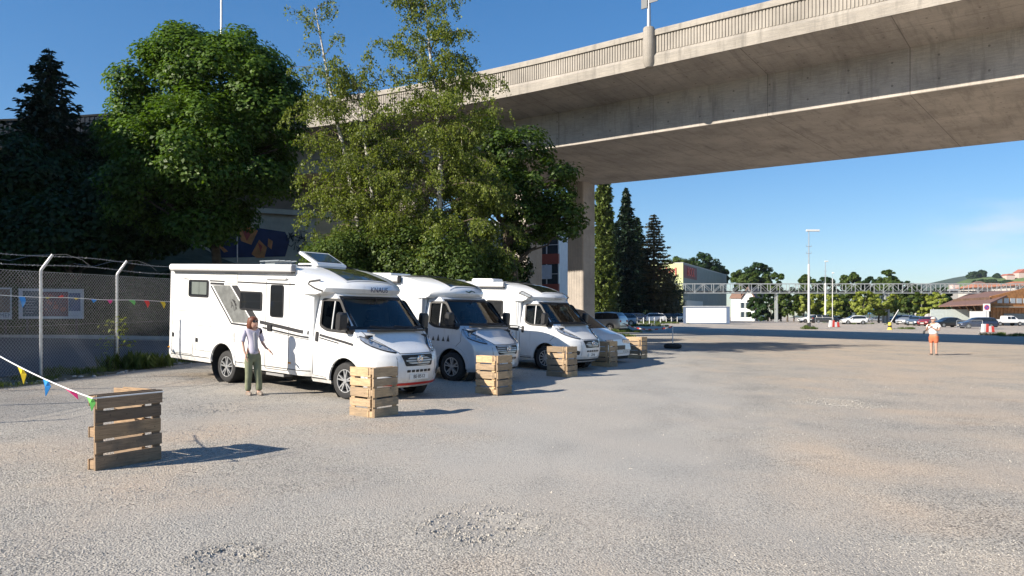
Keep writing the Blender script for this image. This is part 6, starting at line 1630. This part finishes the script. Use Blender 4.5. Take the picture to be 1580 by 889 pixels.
# station shed
sh_ = thing('goods_shed', 'brown timber goods shed with wide overhanging roof at the right', 'shed')
ya = 146
def PP(px, py, Y): return at(px, py, Y)
timber = mat('dark_timber', (.10, .06, .04), .85, var=.3, scale=2); tim2 = mat('orange_timber', (.40, .18, .06), .75, var=.3, scale=2)
brf = mat('shed_roof', (.17, .095, .075), .85, var=.2, scale=2)
r0, r1, r2, r3 = PP(1448, 472, 140), PP(1524, 469, 128), PP(1570, 448, 140), PP(1500, 451, 156)
mb = MB(); mb.add([r0, r1, r2, r3]+[v-Vector((0, 0, .22)) for v in (r0, r1, r2, r3)], [(0, 1, 2, 3), (7, 6, 5, 4), (0, 4, 5, 1), (1, 5, 6, 2), (2, 6, 7, 3), (3, 7, 4, 0)])
r4, r5 = PP(1640, 466, 152), PP(1590, 470, 168); mb.add([r2, r4, r5, r3]+[v-Vector((0, 0, .22)) for v in (r2, r4, r5, r3)], [(0, 1, 2, 3), (7, 6, 5, 4), (0, 4, 5, 1), (1, 5, 6, 2), (2, 6, 7, 3), (3, 7, 4, 0)])
mb.build('roof', brf, sh_)
gz2 = G(85, 140)-.2
a, b = PP(1470, 489, 143), PP(1528, 489, 134); 
mb = MB(); mb.add([(a.x, a.y, gz2), (b.x, b.y, gz2), (b.x, b.y, 5.2), (a.x, a.y, 5.0), (a.x+3, a.y+4, gz2), (b.x+3, b.y+4, gz2), (b.x+3, b.y+4, 5.2), (a.x+3, a.y+4, 5.0)], [(0, 1, 2, 3), (7, 6, 5, 4), (0, 4, 5, 1), (1, 5, 6, 2), (2, 6, 7, 3), (3, 7, 4, 0)]); mb.build('wall', timber, sh_)
c = PP(1528, 489, 134.2); d_ = PP(1640, 489, 140)
mb = MB(); mb.add([(c.x+.1, c.y, gz2), (d_.x, d_.y, gz2), (d_.x, d_.y, 5.6), ((c.x*.45+d_.x*.55), (c.y*.45+d_.y*.55), 7.2), (c.x+.1, c.y, 5.3), (c.x+.1, c.y+.4, gz2), (d_.x, d_.y+.4, gz2), (d_.x, d_.y+.4, 5.6), ((c.x*.45+d_.x*.55), (c.y*.45+d_.y*.55)+.4, 7.2), (c.x+.1, c.y+.4, 5.3)], [(0, 1, 2, 3, 4), (9, 8, 7, 6, 5)]+[(i, 5+i, 5+(i+1) % 5, (i+1) % 5) for i in range(5)]); mb.build('gable', tim2, sh_)
dg_ = (d_-c).normalized(); Mg = basis((c.x+.1, c.y, 0), (dg_.x, dg_.y, 0), (0, 0, 1)); sg_ = 1 if (Mg.to_3x3() @ Vector((0, 0, 1))).y < 0 else -1
mb = MB(); 
for k in range(5): mb.box((1.5+k*1.6, 4.1, sg_*.02), (2.7+k*1.6, 5.0, sg_*.08), Mg)
mb.build('window', mat('pale_window', (.45, .48, .5), .3), sh_)
MB().box((0, 3.3, sg_*.01), (16, 3.5, sg_*.9), Mg).build('canopy', mat('canopy_tan', (.42, .33, .24), .8), sh_)
mb = MB(); k = .4
while k < 14: mb.box((k, -.3, sg_*.011), (k+.14, 3.3, sg_*.06), Mg); k += .9
mb.build('board', tim2, sh_)
MB().box((3, -.3, sg_*.065), (13, 2.2, sg_*.12), Mg).build('glass_front', mat('dull_glass', (.12, .15, .17), .15), sh_)
mb = MB()
for t in np.linspace(.05, .95, 7):
    p = Vector(r0).lerp(Vector(r1), t); q = Vector((a.x, a.y, 0)).lerp(Vector((b.x, b.y, 0)), t); mb.tube([(p.x+1, p.y+.5, p.z-.2), (q.x, q.y-.1, 2.2)], .09, 4)
mb.build('brace', mat('brace_wood', (.28, .16, .08), .8), sh_)
# low pale hoarding in front of the shed
hd_ = thing('hoarding', 'pale grey hoarding wall in front of the goods shed', 'wall'); a = gp(1442, 500); b = gp(1503, 501); a.z = G(a.x, 135); 
MB().box((PP(1436, 489, 137).x, 137, gz2), (PP(1500, 489, 137).x, 137.15, 3.0)).build('panel', mat('hoarding_grey', (.45, .50, .48), .7, var=.1), hd_); MB().box((PP(1497, 489, 130).x, 130, gz2), (PP(1526, 489, 130).x, 130.15, 2.6)).build('panel', mat('hoarding_white', (.65, .66, .64), .7, var=.05), hd_)
# background trees
def bgtree(px, py, Y, rx, ry, lm, label, group, n=75, size=None):
    size = size or .0031*Y; s_ = rx/F*Y
    return tree('tree', label, cbase(px, Y), [EL(px, py, Y, rx*1.08, ry*.85), EL(px-rx*.35, py+ry*.35, Y, rx*.65, ry*.7), EL(px+rx*.4, py+ry*.3, Y, rx*.6, ry*.7)], n, 75, size, lm, group, cr=(s_*.13, s_*.27), tr=.2, th=1.5, limbs=6)
BG1 = 'dark trees on the skyline behind the gantry'
for i, (px, py, Y, rx, ry, lm, lab) in enumerate(((1045, 412, 262, 22, 16, 'shrub', 'green treetop above the left end of the green building'), (1085, 410, 275, 24, 20, 'dark', 'round treetop above the middle of the green building'), (1108, 425, 285, 14, 16, 'dark', 'small treetop at the right end of the green building'),
    (1150, 432, 235, 20, 16, 'shrub', 'rounded tree behind the white house'), (1170, 426, 240, 20, 24, 'dark', 'taller uneven tree right of the white house'), (1190, 436, 236, 16, 24, 'shrub', 'dark tree left of the first mast'),
    (1248, 440, 250, 14, 18, 'shrub', 'dark tree behind the nearest mast'), (1275, 443, 250, 16, 16, 'dark', 'dark tree behind the second mast'), (1313, 437, 250, 14, 20, 'shrub', 'feathery skyline tree right of the masts'), (1342, 441, 255, 12, 16, 'dark', 'low skyline tree before the double gantry support'), (1370, 436, 250, 16, 22, 'shrub', 'tall skyline tree over the double gantry support'), (1400, 445, 255, 18, 12, 'dark', 'flat skyline tree right of the double gantry support'))):
    bgtree(px, py, Y, rx, ry, lm, lab, BG1)
BG2 = 'young lime-green trees behind the parked cars'
ords = ['first', 'second', 'third', 'fourth', 'fifth', 'sixth', 'seventh', 'eighth', 'ninth', 'tenth', 'eleventh']
for i, (px, rx) in enumerate(((1215, 16), (1240, 15), (1262, 14), (1285, 15), (1308, 15), (1332, 16), (1356, 15), (1380, 14), (1403, 15), (1424, 12), (1446, 13))):
    bgtree(px, 468+RNG.uniform(-3, 3), 150+RNG.uniform(-5, 6), rx, 20, 'lime' if i % 4 else 'shrub', '%s bushy lime-green tree from the left in the row behind the parked cars' % ords[i], BG2, 45)
for px, rx, Y in ((1168, 14, 165), (1185, 18, 160), (1205, 16, 168)):
    bgtree(px, 470, Y, rx, 22, 'dark', 'dark green bushy tree %s' % {1168: 'touching the white house', 1185: 'between the white house and the single gantry support', 1205: 'at the single gantry support'}[px], 'dark trees right of the white house', 45)
for i, (px, rx) in enumerate(((1225, 24), (1270, 24), (1320, 26), (1365, 24), (1410, 24), (1450, 18))):
    bgtree(px, 462, 185, rx, 20, 'dark', '%s dark tree of the back row behind the lime-green trees' % ords[i], 'dark back row of trees', 45)
# hills
def hill(name, label, tab, Y, dep, m, foot=-3):
    """ridge line (px,py) at distance Y, a long slope towards the viewer with real depth"""
    mb = MB(); n = 60; px = np.linspace(tab[0][0], tab[-1][0], n); rows = []
    for j, (fy, fz) in enumerate(((-.55, 0), (-.4, .12), (-.25, .42), (-.12, .75), (0, 1), (.2, .9), (.5, .3), (.8, 0))):
        r = []
        for p in px:
            top = at(p, interp(tab, p), Y); z = foot+(top.z-foot)*fz+(3*math.sin(p*.13+j)+2*math.sin(p*.31+2*j))*(1 if 0 < fz < 1 else 0)
            r.append((top.x*(1+fy*dep/Y), Y+fy*dep, z))
        rows.append(r)
    mb.loft(rows, False); o = mb.build(name, m, smooth=80); tag(o, label, kind='structure'); return o
def hillmat(n_, a, b, sc=.02):
    m, t, p = nodes(n_); v = objco(t); t.links.new(ramp(t, noise(t, sc, 5, v, .6), [(.4, a), (.55, b)]), p.inputs['Base Color']); p.inputs['Roughness'].default_value = 1; return m
hill('hills', 'wooded ridge', [(1180, 500), (1300, 470), (1390, 442), (1430, 438), (1470, 429), (1500, 424), (1560, 436), (1700, 470)], 1500, 700, hillmat('forest_ridge', (.035, .055, .05), (.05, .08, .05)), -10)
hill('hills', 'green meadow hill', [(1400, 470), (1460, 443), (1490, 431), (1520, 427), (1560, 427), (1600, 422), (1700, 425), (1900, 450)], 1150, 600, hillmat('meadow', (.07, .12, .035), (.12, .18, .045), .012), -8)
for px, py, rx, ry, Y, lab in ((1501, 425, 7, 5, 1150, 'wide clump tree on the hill crest'), (1516, 423, 4, 5, 1150, 'narrow tree right of the clump on the hill crest'), (1538, 427, 2.5, 2.5, 1140, 'tiny tree on the hill shoulder'), (1520, 436, 16, 4, 1050, 'low woodland strip across the meadow'), (1550, 438, 12, 3.5, 1050, 'woodland strip under the castle')):
    p = at(px, py, Y); bz_ = p.z-ry/F*Y
    root = tree('tree', lab, (p.x, p.y, bz_-4), [EL(px, py, Y, rx, ry)], 40, 60, 3.2, 'dark', 'trees on the far hill', cr=(2.0, 3.6), tr=.6, th=3, limbs=3)
cs_ = thing('hill_castle', 'pinkish castle with red roofs on the hill at the right edge', 'castle'); p = at(1572, 429, 1130); u_ = 1130/F
pk = mat('castle_wall', (.55, .42, .38), .8, var=.05, scale=.1); rr_ = mat('castle_roof', (.36, .11, .07), .8, var=.1, scale=.1)
def hse(x0, x1, yb, yt, yr, dep=14):
    X0, X1 = at(x0, yb, 1130), at(x1, yt, 1130); MB().box((X0.x, 1130, X0.z-8), (X1.x, 1130+dep, X1.z)).build('wall', pk, cs_)
    zr = at(0, yr, 1130).z; MB().prism([(X0.x-.6, X1.z+.05), (X1.x+.6, X1.z+.05), ((X0.x*.3+X1.x*.7), zr), (X0.x*.7+X1.x*.3, zr)], lambda u, v, d: Vector((u, d, v)), 1129.5, 1130+dep+.5).build('roof', rr_, cs_)
hse(1572, 1600, 430, 421, 415); hse(1553, 1566, 428, 425, 422.5)
for k, (x0, x1, yb, yt, yr, Y) in enumerate(((1505, 1520, 440, 436.5, 434, 900), (1470, 1480, 441, 439, 437, 900))):
    h_ = thing('farm_house', 'small pale house on the meadow slope, %s' % ('the wider one under the woodland strip' if k == 0 else 'the smaller one to its left'), 'house'); a, b = at(x0, yb, Y), at(x1, yt, Y)
    MB().box((a.x, Y, a.z-5), (b.x, Y+8, b.z)).build('wall', pk, h_); MB().prism([(a.x-.5, b.z+.03), (b.x+.5, b.z+.03), ((a.x+b.x)/2, at(0, yr, Y).z)], lambda u, v, d: Vector((u, d, v)), Y-.5, Y+8.5).build('roof', rf, h_)
# roofs of the town below the hill, seen through the gantry
for k, (x0, x1, yt, Y, c_) in enumerate(((1432, 1452, 452, 300, .5), (1468, 1500, 446, 320, .4), (1566, 1640, 438, 200, .3), (1505, 1560, 441, 260, .3))):
    h_ = thing('town_house', ['grey flat block behind the trees, left of the goods shed', 'pale block behind the gantry over the shed roof', 'house with big orange tiled roof at the right edge', 'house with dull red roof under the meadow'][k], 'house')
    a, b = at(x0, 489, Y), at(x1, yt+3, Y); MB().box((a.x, Y, -.5), (b.x, Y+10, b.z)).build('wall', mat('town_wall', (.42, .40, .37), .8), h_)
    zr = at(0, yt-(5 if k > 1 else 1), Y).z; mb = MB(); mb.add([(a.x-1, Y-1, b.z+.05), (b.x+1, Y-1, b.z+.05), (b.x+1, Y+11, b.z+.05), (a.x-1, Y+11, b.z+.05), (a.x+3, Y+5, zr), (b.x-1, Y+5, zr)], [(0, 1, 5, 4), (1, 2, 5), (2, 3, 4, 5), (3, 0, 4), (3, 2, 1, 0)])
    mb.build('roof', mat('orange_tiles', (.42, .17, .09), .8, var=.15, scale=1) if k > 1 else mat('grey_roof', (.3, .29, .29), .8), h_)
# ------------------------------------------------------------------ masts, signs, barriers
MG = 'lamp masts on the lot'
def mast(px, pyb, pyt, head, label, r=.135, split=.66):
    b = gp(px, pyb); H_ = at(px, pyt, b.y).z-b.z; m_ = thing('lamp_mast', label, 'lamp mast', b, 0, MG)
    whitem = mat('mast_paint', (.62, .62, .60), .5, var=.05)
    MB().tube([(0, 0, -.1), (0, 0, H_*split)], [r, r*.85], 12).build('pole', whitem, m_, smooth=40); MB().tube([(0, 0, H_*split), (0, 0, H_)], [r*.5, r*.35], 8).build('upper_pole', galv, m_)
    mb = MB(); mb.box((-head*.25, -.12, H_-.02), (head, .12, H_+.20)); mb.build('lamp_head', whitem, m_, bevel=.03)
    mb = MB()
    for z in (H_*.84, H_*.77): mb.box((-.28, -.03, z), (.28, .03, z+.05)); mb.tube([(-.28, 0, z), (-.28, 0, z+.25)], .02, 4); mb.tube([(.28, 0, z), (.28, 0, z+.25)], .02, 4)
    mb.build('bracket', galv, m_)
    MB().box((-r*1.4, -r*1.4, 0), (r*1.4, r*1.4, .7)).build('base', mat('dark_post', (.06, .06, .06), .7), m_, bevel=.02)
    return b
b = mast(1248, 507, 357, 1.25, 'tallest white mast with a flat lamp head on the open lot')
root = tree('bush', 'tuft of weeds round the foot of the tallest mast', b, [(b+Vector((0, -.05, .15)), (.55, .45, .22))], 10, 30, .16, 'weed', None, cr=(.15, .25), tr=.02, th=.1, cat='weeds', limbs=2)
mast(1273.5, 498, 404, .55, 'second mast with a small cross head behind the tallest one', .17, .65)
mast(1284.5, 499, 422, .3, 'thin grey lamp pole right of the two masts', .07, .9)
mast(1381.5, 495, 458, .2, 'short white pole right of the double gantry support', .08, .95)
# no-parking sign
b = gp(1522, 507); sgn_ = thing('traffic_sign', 'square no-parking sign on a pole beside the steel barrier', 'sign', b)
H_ = at(0, 469, b.y).z-b.z; W_ = 11/F*b.y/2; zc = at(0, 474.5, b.y).z-b.z
MB().tube([(0, 0, -.1), (0, 0, H_)], .035, 8).build('pole', galv, sgn_)
MB().box((-W_, -.07, zc-W_*1.05), (W_, -.045, zc+W_*1.05)).build('sign_board', mat('sign_white', (.72, .72, .72), .4, var=0), sgn_)
mk = lambda r0, r1, y: MB().lathe([(r1, y), (r0, y), (r0, y-.006), (r1, y-.006)] if r1 > 0 else [(.001, y), (r0, y), (r0, y-.006), (.001, y-.006)], Matrix.Translation((0, -.0705, zc)), 24)
mk(W_*.72, 0, .0).build('sign_blue', mat('sign_blue', (.03, .10, .40), .4, var=0), sgn_); mk(W_*.74, W_*.56, -.007).build('sign_ring', mat('sign_red2', (.60, .03, .03), .4, var=0), sgn_)
MB().box((-W_*.6, -.09, -.04), (W_*.6, -.0845, .04), Matrix.Translation((0, 0, zc)) @ Matrix.Rotation(PI/4, 4, 'Y')).build('sign_bar', MATS['sign_red2'], sgn_)
rw_r = mat('barrier_red', (.60, .06, .04), .5, var=.05); rw_w = mat('barrier_white', (.7, .7, .68), .5, var=.05)
def beacon(px, py, label, s=1.):
    b = gp(px, py); r = thing('traffic_block', label, 'traffic block', b, R(10), 'red and white traffic blocks')
    for k in range(4): MB().prism([(-.55+k*.28, 0), (-.28+k*.28, 0), (-.24+k*.24, .5+.18*(k < 2)), (-.48+k*.24, .5+.18*(k < 2))], lambda u, v, d: Vector((u*s, d, v*s)), -.16, .16).build('block', rw_r if k % 2 else rw_w, r, bevel=.02)
    MB().box((-.65*s, -.22, 0), (.65*s, .22, .035)).build('foot', blackp, r)
beacon(1287, 505, 'red and white block beside the thin lamp poles', 1.3); beacon(1524, 513, 'red and white block at the foot of the no-parking sign', 1.3)
# yellow bollard with leaning pole
b = gp(1373, 509); yb_ = thing('bollard', 'yellow bollard with a leaning white pole on the open lot', 'bollard', b)
MB().lathe([(.001, 0), (.30, 0), (.28, .1), (.2, .14), (.17, .85), (.001, .9)], Matrix.Rotation(PI/2, 4, 'X'), 14).build('post', mat('bollard_yellow', (.68, .50, .08), .6), yb_, smooth=40)
MB().tube([(0, 0, .7), (1.1, .2, 2.3)], .04, 6).build('pole', rw_w, yb_); MB().lathe([(.205, .3), (.21, .5)], Matrix.Rotation(PI/2, 4, 'X'), 14).build('band', blackp, yb_)
def barrier(px0, px1, py, label):
    a, b = gp(px0, py), gp(px1, py+.6); d = Vector((b.x-a.x, b.y-a.y, 0)); M = basis(a, d, (0, 0, 1)); W_ = d.length; r = thing('crowd_barrier', label, 'barrier', (0, 0, 0), 0, 'steel crowd barriers')
    mb = MB(); T = lambda *p: [M @ Vector(q) for q in p]
    mb.tube(T((0, 0, 0), (0, 1.05, 0), (.1, 1.12, 0), (W_-.1, 1.12, 0), (W_, 1.05, 0), (W_, 0, 0)), .03, 6); mb.tube(T((0, .25, 0), (W_, .25, 0)), .025, 6)
    for x in (.3, W_-.3): mb.tube(T((x, .02, -.3), (x, .02, .3)), .02, 5); mb.tube(T((x, 0, 0), (x, .25, 0)), .02, 5)
    mb.build('frame', galv, r); mb = MB(); k = .12
    while k < W_: mb.tube(T((k, .25, 0), (k, 1.12, 0)), .010, 4); k += .14
    mb.build('bar', galv, r)
barrier(1476, 1516, 507.5, 'steel barrier in front of the dark blue car'); barrier(1258, 1286, 500.5, 'steel barrier in front of the black car by the masts')
for px, py in ((1307, 474),): 
    b = gp(px, 497); r = thing('traffic_sign', 'small white square sign above the pale van', 'sign', b); H_ = at(0, 470, b.y).z-b.z
    MB().tube([(0, 0, 0), (0, 0, H_)], .04, 6).build('pole', galv, r); MB().box((-.32, -.07, H_-.75), (.32, -.04, H_)).build('sign_board', MATS['sign_white'], r); MB().box((-.13, -.076, H_-.5), (.13, -.0705, H_-.2)).build('sign_mark', MATS['sign_blue'], r)
# pole standing in a tyre with a tape, chain posts
b = gp(1038, 538); tp_ = thing('tyre_pole', 'white pole standing in an old tyre with red-white tape tied to it', 'pole', b)
MB().lathe([(.20, .02), (.30, .0), (.40, .03), (.44, .12), (.40, .21), (.30, .24), (.20, .22), (.18, .12), (.20, .02)], Matrix.Rotation(PI/2, 4, 'X') , 24).build('tyre', rubber, tp_, smooth=50)
MB().lathe([(.001, .05), (.19, .05), (.19, .13), (.001, .13)], Matrix.Rotation(PI/2, 4, 'X'), 16).build('concrete_fill', mat('kerb_concrete', (.42, .40, .37), .85), tp_)
Hh = at(0, 503, b.y).z-b.z; MB().tube([(0, 0, 0), (0, 0, Hh)], .022, 8).build('pole', rw_w, tp_)
q = at(962, 500, 46)-b; a_ = Vector((0, 0, Hh-.06)); mb = MB(); mb2 = MB()
for k in range(16):
    t0, t1 = k/16, (k+1)/16; f_2 = lambda t: a_.lerp(q, t)-Vector((0, 0, .25*4*t*(1-t))); u, v = f_2(t0), f_2(t1)
    MB().add([u, v, v+Vector((0, 0, .07)), u+Vector((0, 0, .07)), u+Vector((.003, .003, 0)), v+Vector((.003, .003, 0)), v+Vector((.003, .003, .07)), u+Vector((.003, .003, .07))], [(0, 1, 2, 3), (7, 6, 5, 4), (0, 4, 5, 1), (1, 5, 6, 2), (2, 6, 7, 3), (3, 7, 4, 0)]).build('tape', rw_w if k % 2 else rw_r, tp_)
mb = MB()
CP = thing('chain_posts_fence', 'row of short white posts linked by a chain in front of the shaded cars', 'fence', (0, 0, 0)); last = None; mb = MB()
for px, py in ((963, 501.5), (973, 502.5), (983, 501), (993, 500.5), (1002, 500), (1010, 500), (1019, 499.5), (1028, 499), (1036, 498.8), (1045, 498.5)):
    b = gp(px, py); MB().tube([b, b+Vector((0, 0, .95))], .05, 6).build('post', rw_w, CP); t_ = b+Vector((0, 0, .88))
    if last is not None: mb.tube([last+(t_-last)*u-Vector((0, 0, .28*4*u*(1-u))) for u in np.linspace(0, 1, 8)], .02, 4)
    last = t_
mb.build('chain', rw_w, CP)
# ------------------------------------------------------------------ parked cars
PG = 'cars parked across the far side of the lot'; SG = 'cars parked in the shade under the conifers'
car_px('suv', 'silver', 926, 511.5, 148, 'silver off-roader nearest the tall pier, seen from behind', SG)
CARS = [('estate', 'blue', 952, 503, 205, 'blue car just right of the silver off-roader', SG), ('hatch', 'navy', 975, 498, 190, 'navy car in the shade behind the chain posts', SG), ('estate', 'white', 1003, 497.5, 185, 'white estate car in the shade behind the chain posts', SG),
 ('hatch', 'black', 1024, 497, 188, 'black hatchback left of the pale cars by the green building', SG), ('sedan', 'silver', 1040, 496.5, 190, 'silver saloon left of the site hut', SG), ('hatch', 'blue', 1052, 496, 188, 'blue hatchback tucked beside the site hut', SG),
 ('van', 'white', 1139, 493.5, -20, 'small white van just right of the site hut', PG), ('hatch', 'black', 1153, 493.5, -25, 'black hatchback between two white vehicles near the white house', PG), ('sedan', 'white', 1163, 493, -25, 'white saloon at the end near the white house', PG),
 ('hatch', 'white', 1249, 498, 185, 'white hatchback behind the tallest mast', PG), ('estate', 'black', 1270, 498.5, 5, 'black estate behind the barrier by the masts', PG), ('sedan', 'navy', 1291, 497, 12, 'navy saloon between the masts and the white hatchback', PG),
 ('hatch', 'white', 1317, 500.5, 178, 'white hatchback alone in front of the far row', PG), ('minivan', 'white', 1326, 496.5, 182, 'white people carrier behind the lone white hatchback', PG), ('estate', 'silver', 1350, 496.5, 182, 'silver estate beside the blue tent', PG),
 ('suv', 'navy', 1372, 497, 190, 'navy off-roader behind the double gantry support', PG), ('suv', 'black', 1386, 498.5, 200, 'black off-roader right of the double gantry support', PG), ('suv', 'silver', 1399, 501, 215, 'silver off-roader in the right-hand row', PG), ('hatch', 'bluegrey', 1414, 502.5, 220, 'blue-grey hatchback next to the silver off-roader', PG), ('hatch', 'red', 1431, 503, 220, 'dark red hatchback just left of the man', PG),
 ('sedan', 'black', 1463, 505, 188, 'black saloon right behind the man', PG), ('minivan', 'white', 1478, 499, 195, 'white people carrier behind the black and the dark blue car', PG), ('estate', 'navy', 1507, 507, 172, 'dark blue estate behind the steel barrier', PG)]
for kind, paint, px, py, yaw_, lab, grp in CARS: car_px(kind, paint, px, py, yaw_, lab, grp)
# pickup
b = gp(1556, 503); pk_ = thing('parked_pickup', 'white double-cab pickup at the right edge', 'pickup', b, R(4))
pwhite = carpaint['white']
def lo(xs_, f, m, nm, sm=32):
    mb = MB(); mb.loft([f(x) for x in xs_], True, caps=(True, True)); return mb.build(nm, m, pk_, smooth=sm)
lo([-3.2, -3.15, -1.0, -.95, 1.3, 2.0, 2.2], lambda x: [(x, y, z) for y, z in ((-.88, .55), (-.92, .75), (-.90, 1.05), (-.84, 1.1), (.84, 1.1), (.90, 1.05), (.92, .75), (.88, .55))], pwhite, 'body')
lo([-.95, -.85, .0, .5, 1.25], lambda x: [(x, sy*w_, z) for sy, w_, z in ((-1, .85, 1.101), (-1, .72, interp([(-.95, 1.3), (-.85, 1.72), (0, 1.75), (.5, 1.66), (1.25, 1.12)], x)), (1, .72, interp([(-.95, 1.3), (-.85, 1.72), (0, 1.75), (.5, 1.66), (1.25, 1.12)], x)), (1, .85, 1.101))], pwhite, 'cab')
mb = MB()
for sy in (-1, 1):
    for x0, x1 in ((-.75, -.2), (-.12, .55)): mb.prism([(x0, 1.16), (x1+.12*(x0 > -.3), 1.16), (x1, 1.60), (x0+.04, 1.60)], lambda u, v, d: Vector((u, sy*(.862-(v-1.1)*.20+d), v)), -.01, .012)
mb.build('windows', cglass, pk_); MB().box((-3.05, -.72, 1.102), (-1.1, .72, 1.16)).build('load_bed', mat('bed_grey', (.25, .26, .27), .6), pk_)
for x in (-2.2, 1.35):
    for sg in (-1, 1): wheel(pk_, x, sg*.85, .37, .24, .37, sg, 5, .6, 2)
MB().box((-3.25, -.85, .5), (-3.2, .85, .68)).box((2.2, -.85, .5), (2.26, .85, .7)).build('bumper', blackp, pk_)
# blue tent over the row
b = gp(1347, 494); tt = thing('market_tent', 'small blue tent top rising behind the parked cars', 'tent', b); H0 = at(0, 483, b.y).z-b.z; H1 = at(0, 476.5, b.y).z-b.z; w_ = 7/F*b.y
mb = MB(); ring = lambda r, z: [(r*sx, r*sy, z) for sx, sy in ((-1, -1), (1, -1), (1, 1), (-1, 1))]
mb.loft([ring(w_, H0-.2), ring(w_, H0), ring(.1, H1)], True, caps=(True, True)); mb.build('canopy', mat('tent_blue', (.02, .20, .55), .7), tt)
mb = MB()
for sx in (-1, 1):
    for sy in (-1, 1): mb.tube([(sx*w_*.95, sy*w_*.95, 0), (sx*w_*.95, sy*w_*.95, H0-.2)], .03, 4)
mb.build('frame', galv, tt)
# ------------------------------------------------------------------ unseen blocks added left of the lot to shade road and bank
def offhouse(name, label, pts, h, wallm):
    r = thing(name, label, 'building'); mb = MB(); n = len(pts)
    mb.add([(x, y, -1) for x, y in pts]+[(x, y, h) for x, y in pts], [tuple(range(n, 2*n))]+[(i, (i+1) % n, n+(i+1) % n, n+i) for i in range(n)]); mb.build('wall', wallm, r)
    cx = sum(p[0] for p in pts)/n; cy = sum(p[1] for p in pts)/n
    mb = MB(); q = [((x-cx)*1.02+cx, (y-cy)*1.02+cy) for x, y in pts]; mb.add([(x, y, h+.01) for x, y in q]+[(x, y, h+.3) for x, y in q], [tuple(range(n))[::-1], tuple(range(n, 2*n))]+[(i, (i+1) % n, n+(i+1) % n, n+i) for i in range(n)]); mb.build('roof', mat('grey_roof', (.3, .29, .29), .8), r)
    for i in (0, 1):
        a, b = Vector(pts[i]), Vector(pts[i+1]); d = b-a; L_ = d.length; nn = Vector((d.y, -d.x)).normalized()
        M = basis((a.x, a.y, 0), (d.x, d.y, 0), (0, 0, 1)); mb = MB(); z = 1.5
        while z < h-2:
            k = 1.5
            while k < L_-2: mb.box((k, z, -.05), (k+1.2, z+1.4, .03), M); k += 3
            z += 3
        mb.build('window', bglass, r)
wm_ = mat('plaster', (.45, .42, .37), .85, var=.05)
SHH = 16.5; e0 = Vector((-36.1, .25)); ed = Vector((.3, .95)).normalized()
p_a, p_b = e0+ed*-34, e0+ed*28.5
offhouse('shade_block', 'long plaster block added outside the frame to shade the road', [tuple(p_a), tuple(p_b), (p_b.x-12, p_b.y+4), (p_a.x-12, p_a.y+4)], SHH, wm_)  # unseen, roof edge placed so its shade falls along the fence
offhouse('shade_tower', 'tall plaster tower added outside the frame to shade the bank', [(-38, 27), (-36.5, 41), (-50, 43), (-51, 29)], 25, wm_)  # unseen, added to carry the shade on over the bank

# ------------------------------------------------------------------ thin morning haze
hz_ = MB().box((-1500, -60, -14), (1700, 2400, 135)).build('haze', None or (lambda m: m)(bpy.data.materials.new('haze_air')))
hm_ = hz_.data.materials[0]; hm_.use_nodes = True; ht = hm_.node_tree; ht.nodes.clear()
pv = ht.nodes.new('ShaderNodeVolumePrincipled'); pv.inputs['Color'].default_value = (.80, .88, 1, 1); pv.inputs['Density'].default_value = .00007; pv.inputs['Anisotropy'].default_value = .2
ho = ht.nodes.new('ShaderNodeOutputMaterial'); ht.links.new(pv.outputs[0], ho.inputs['Volume'])
tag(hz_, 'thin bluish haze over the far hills', kind='stuff')
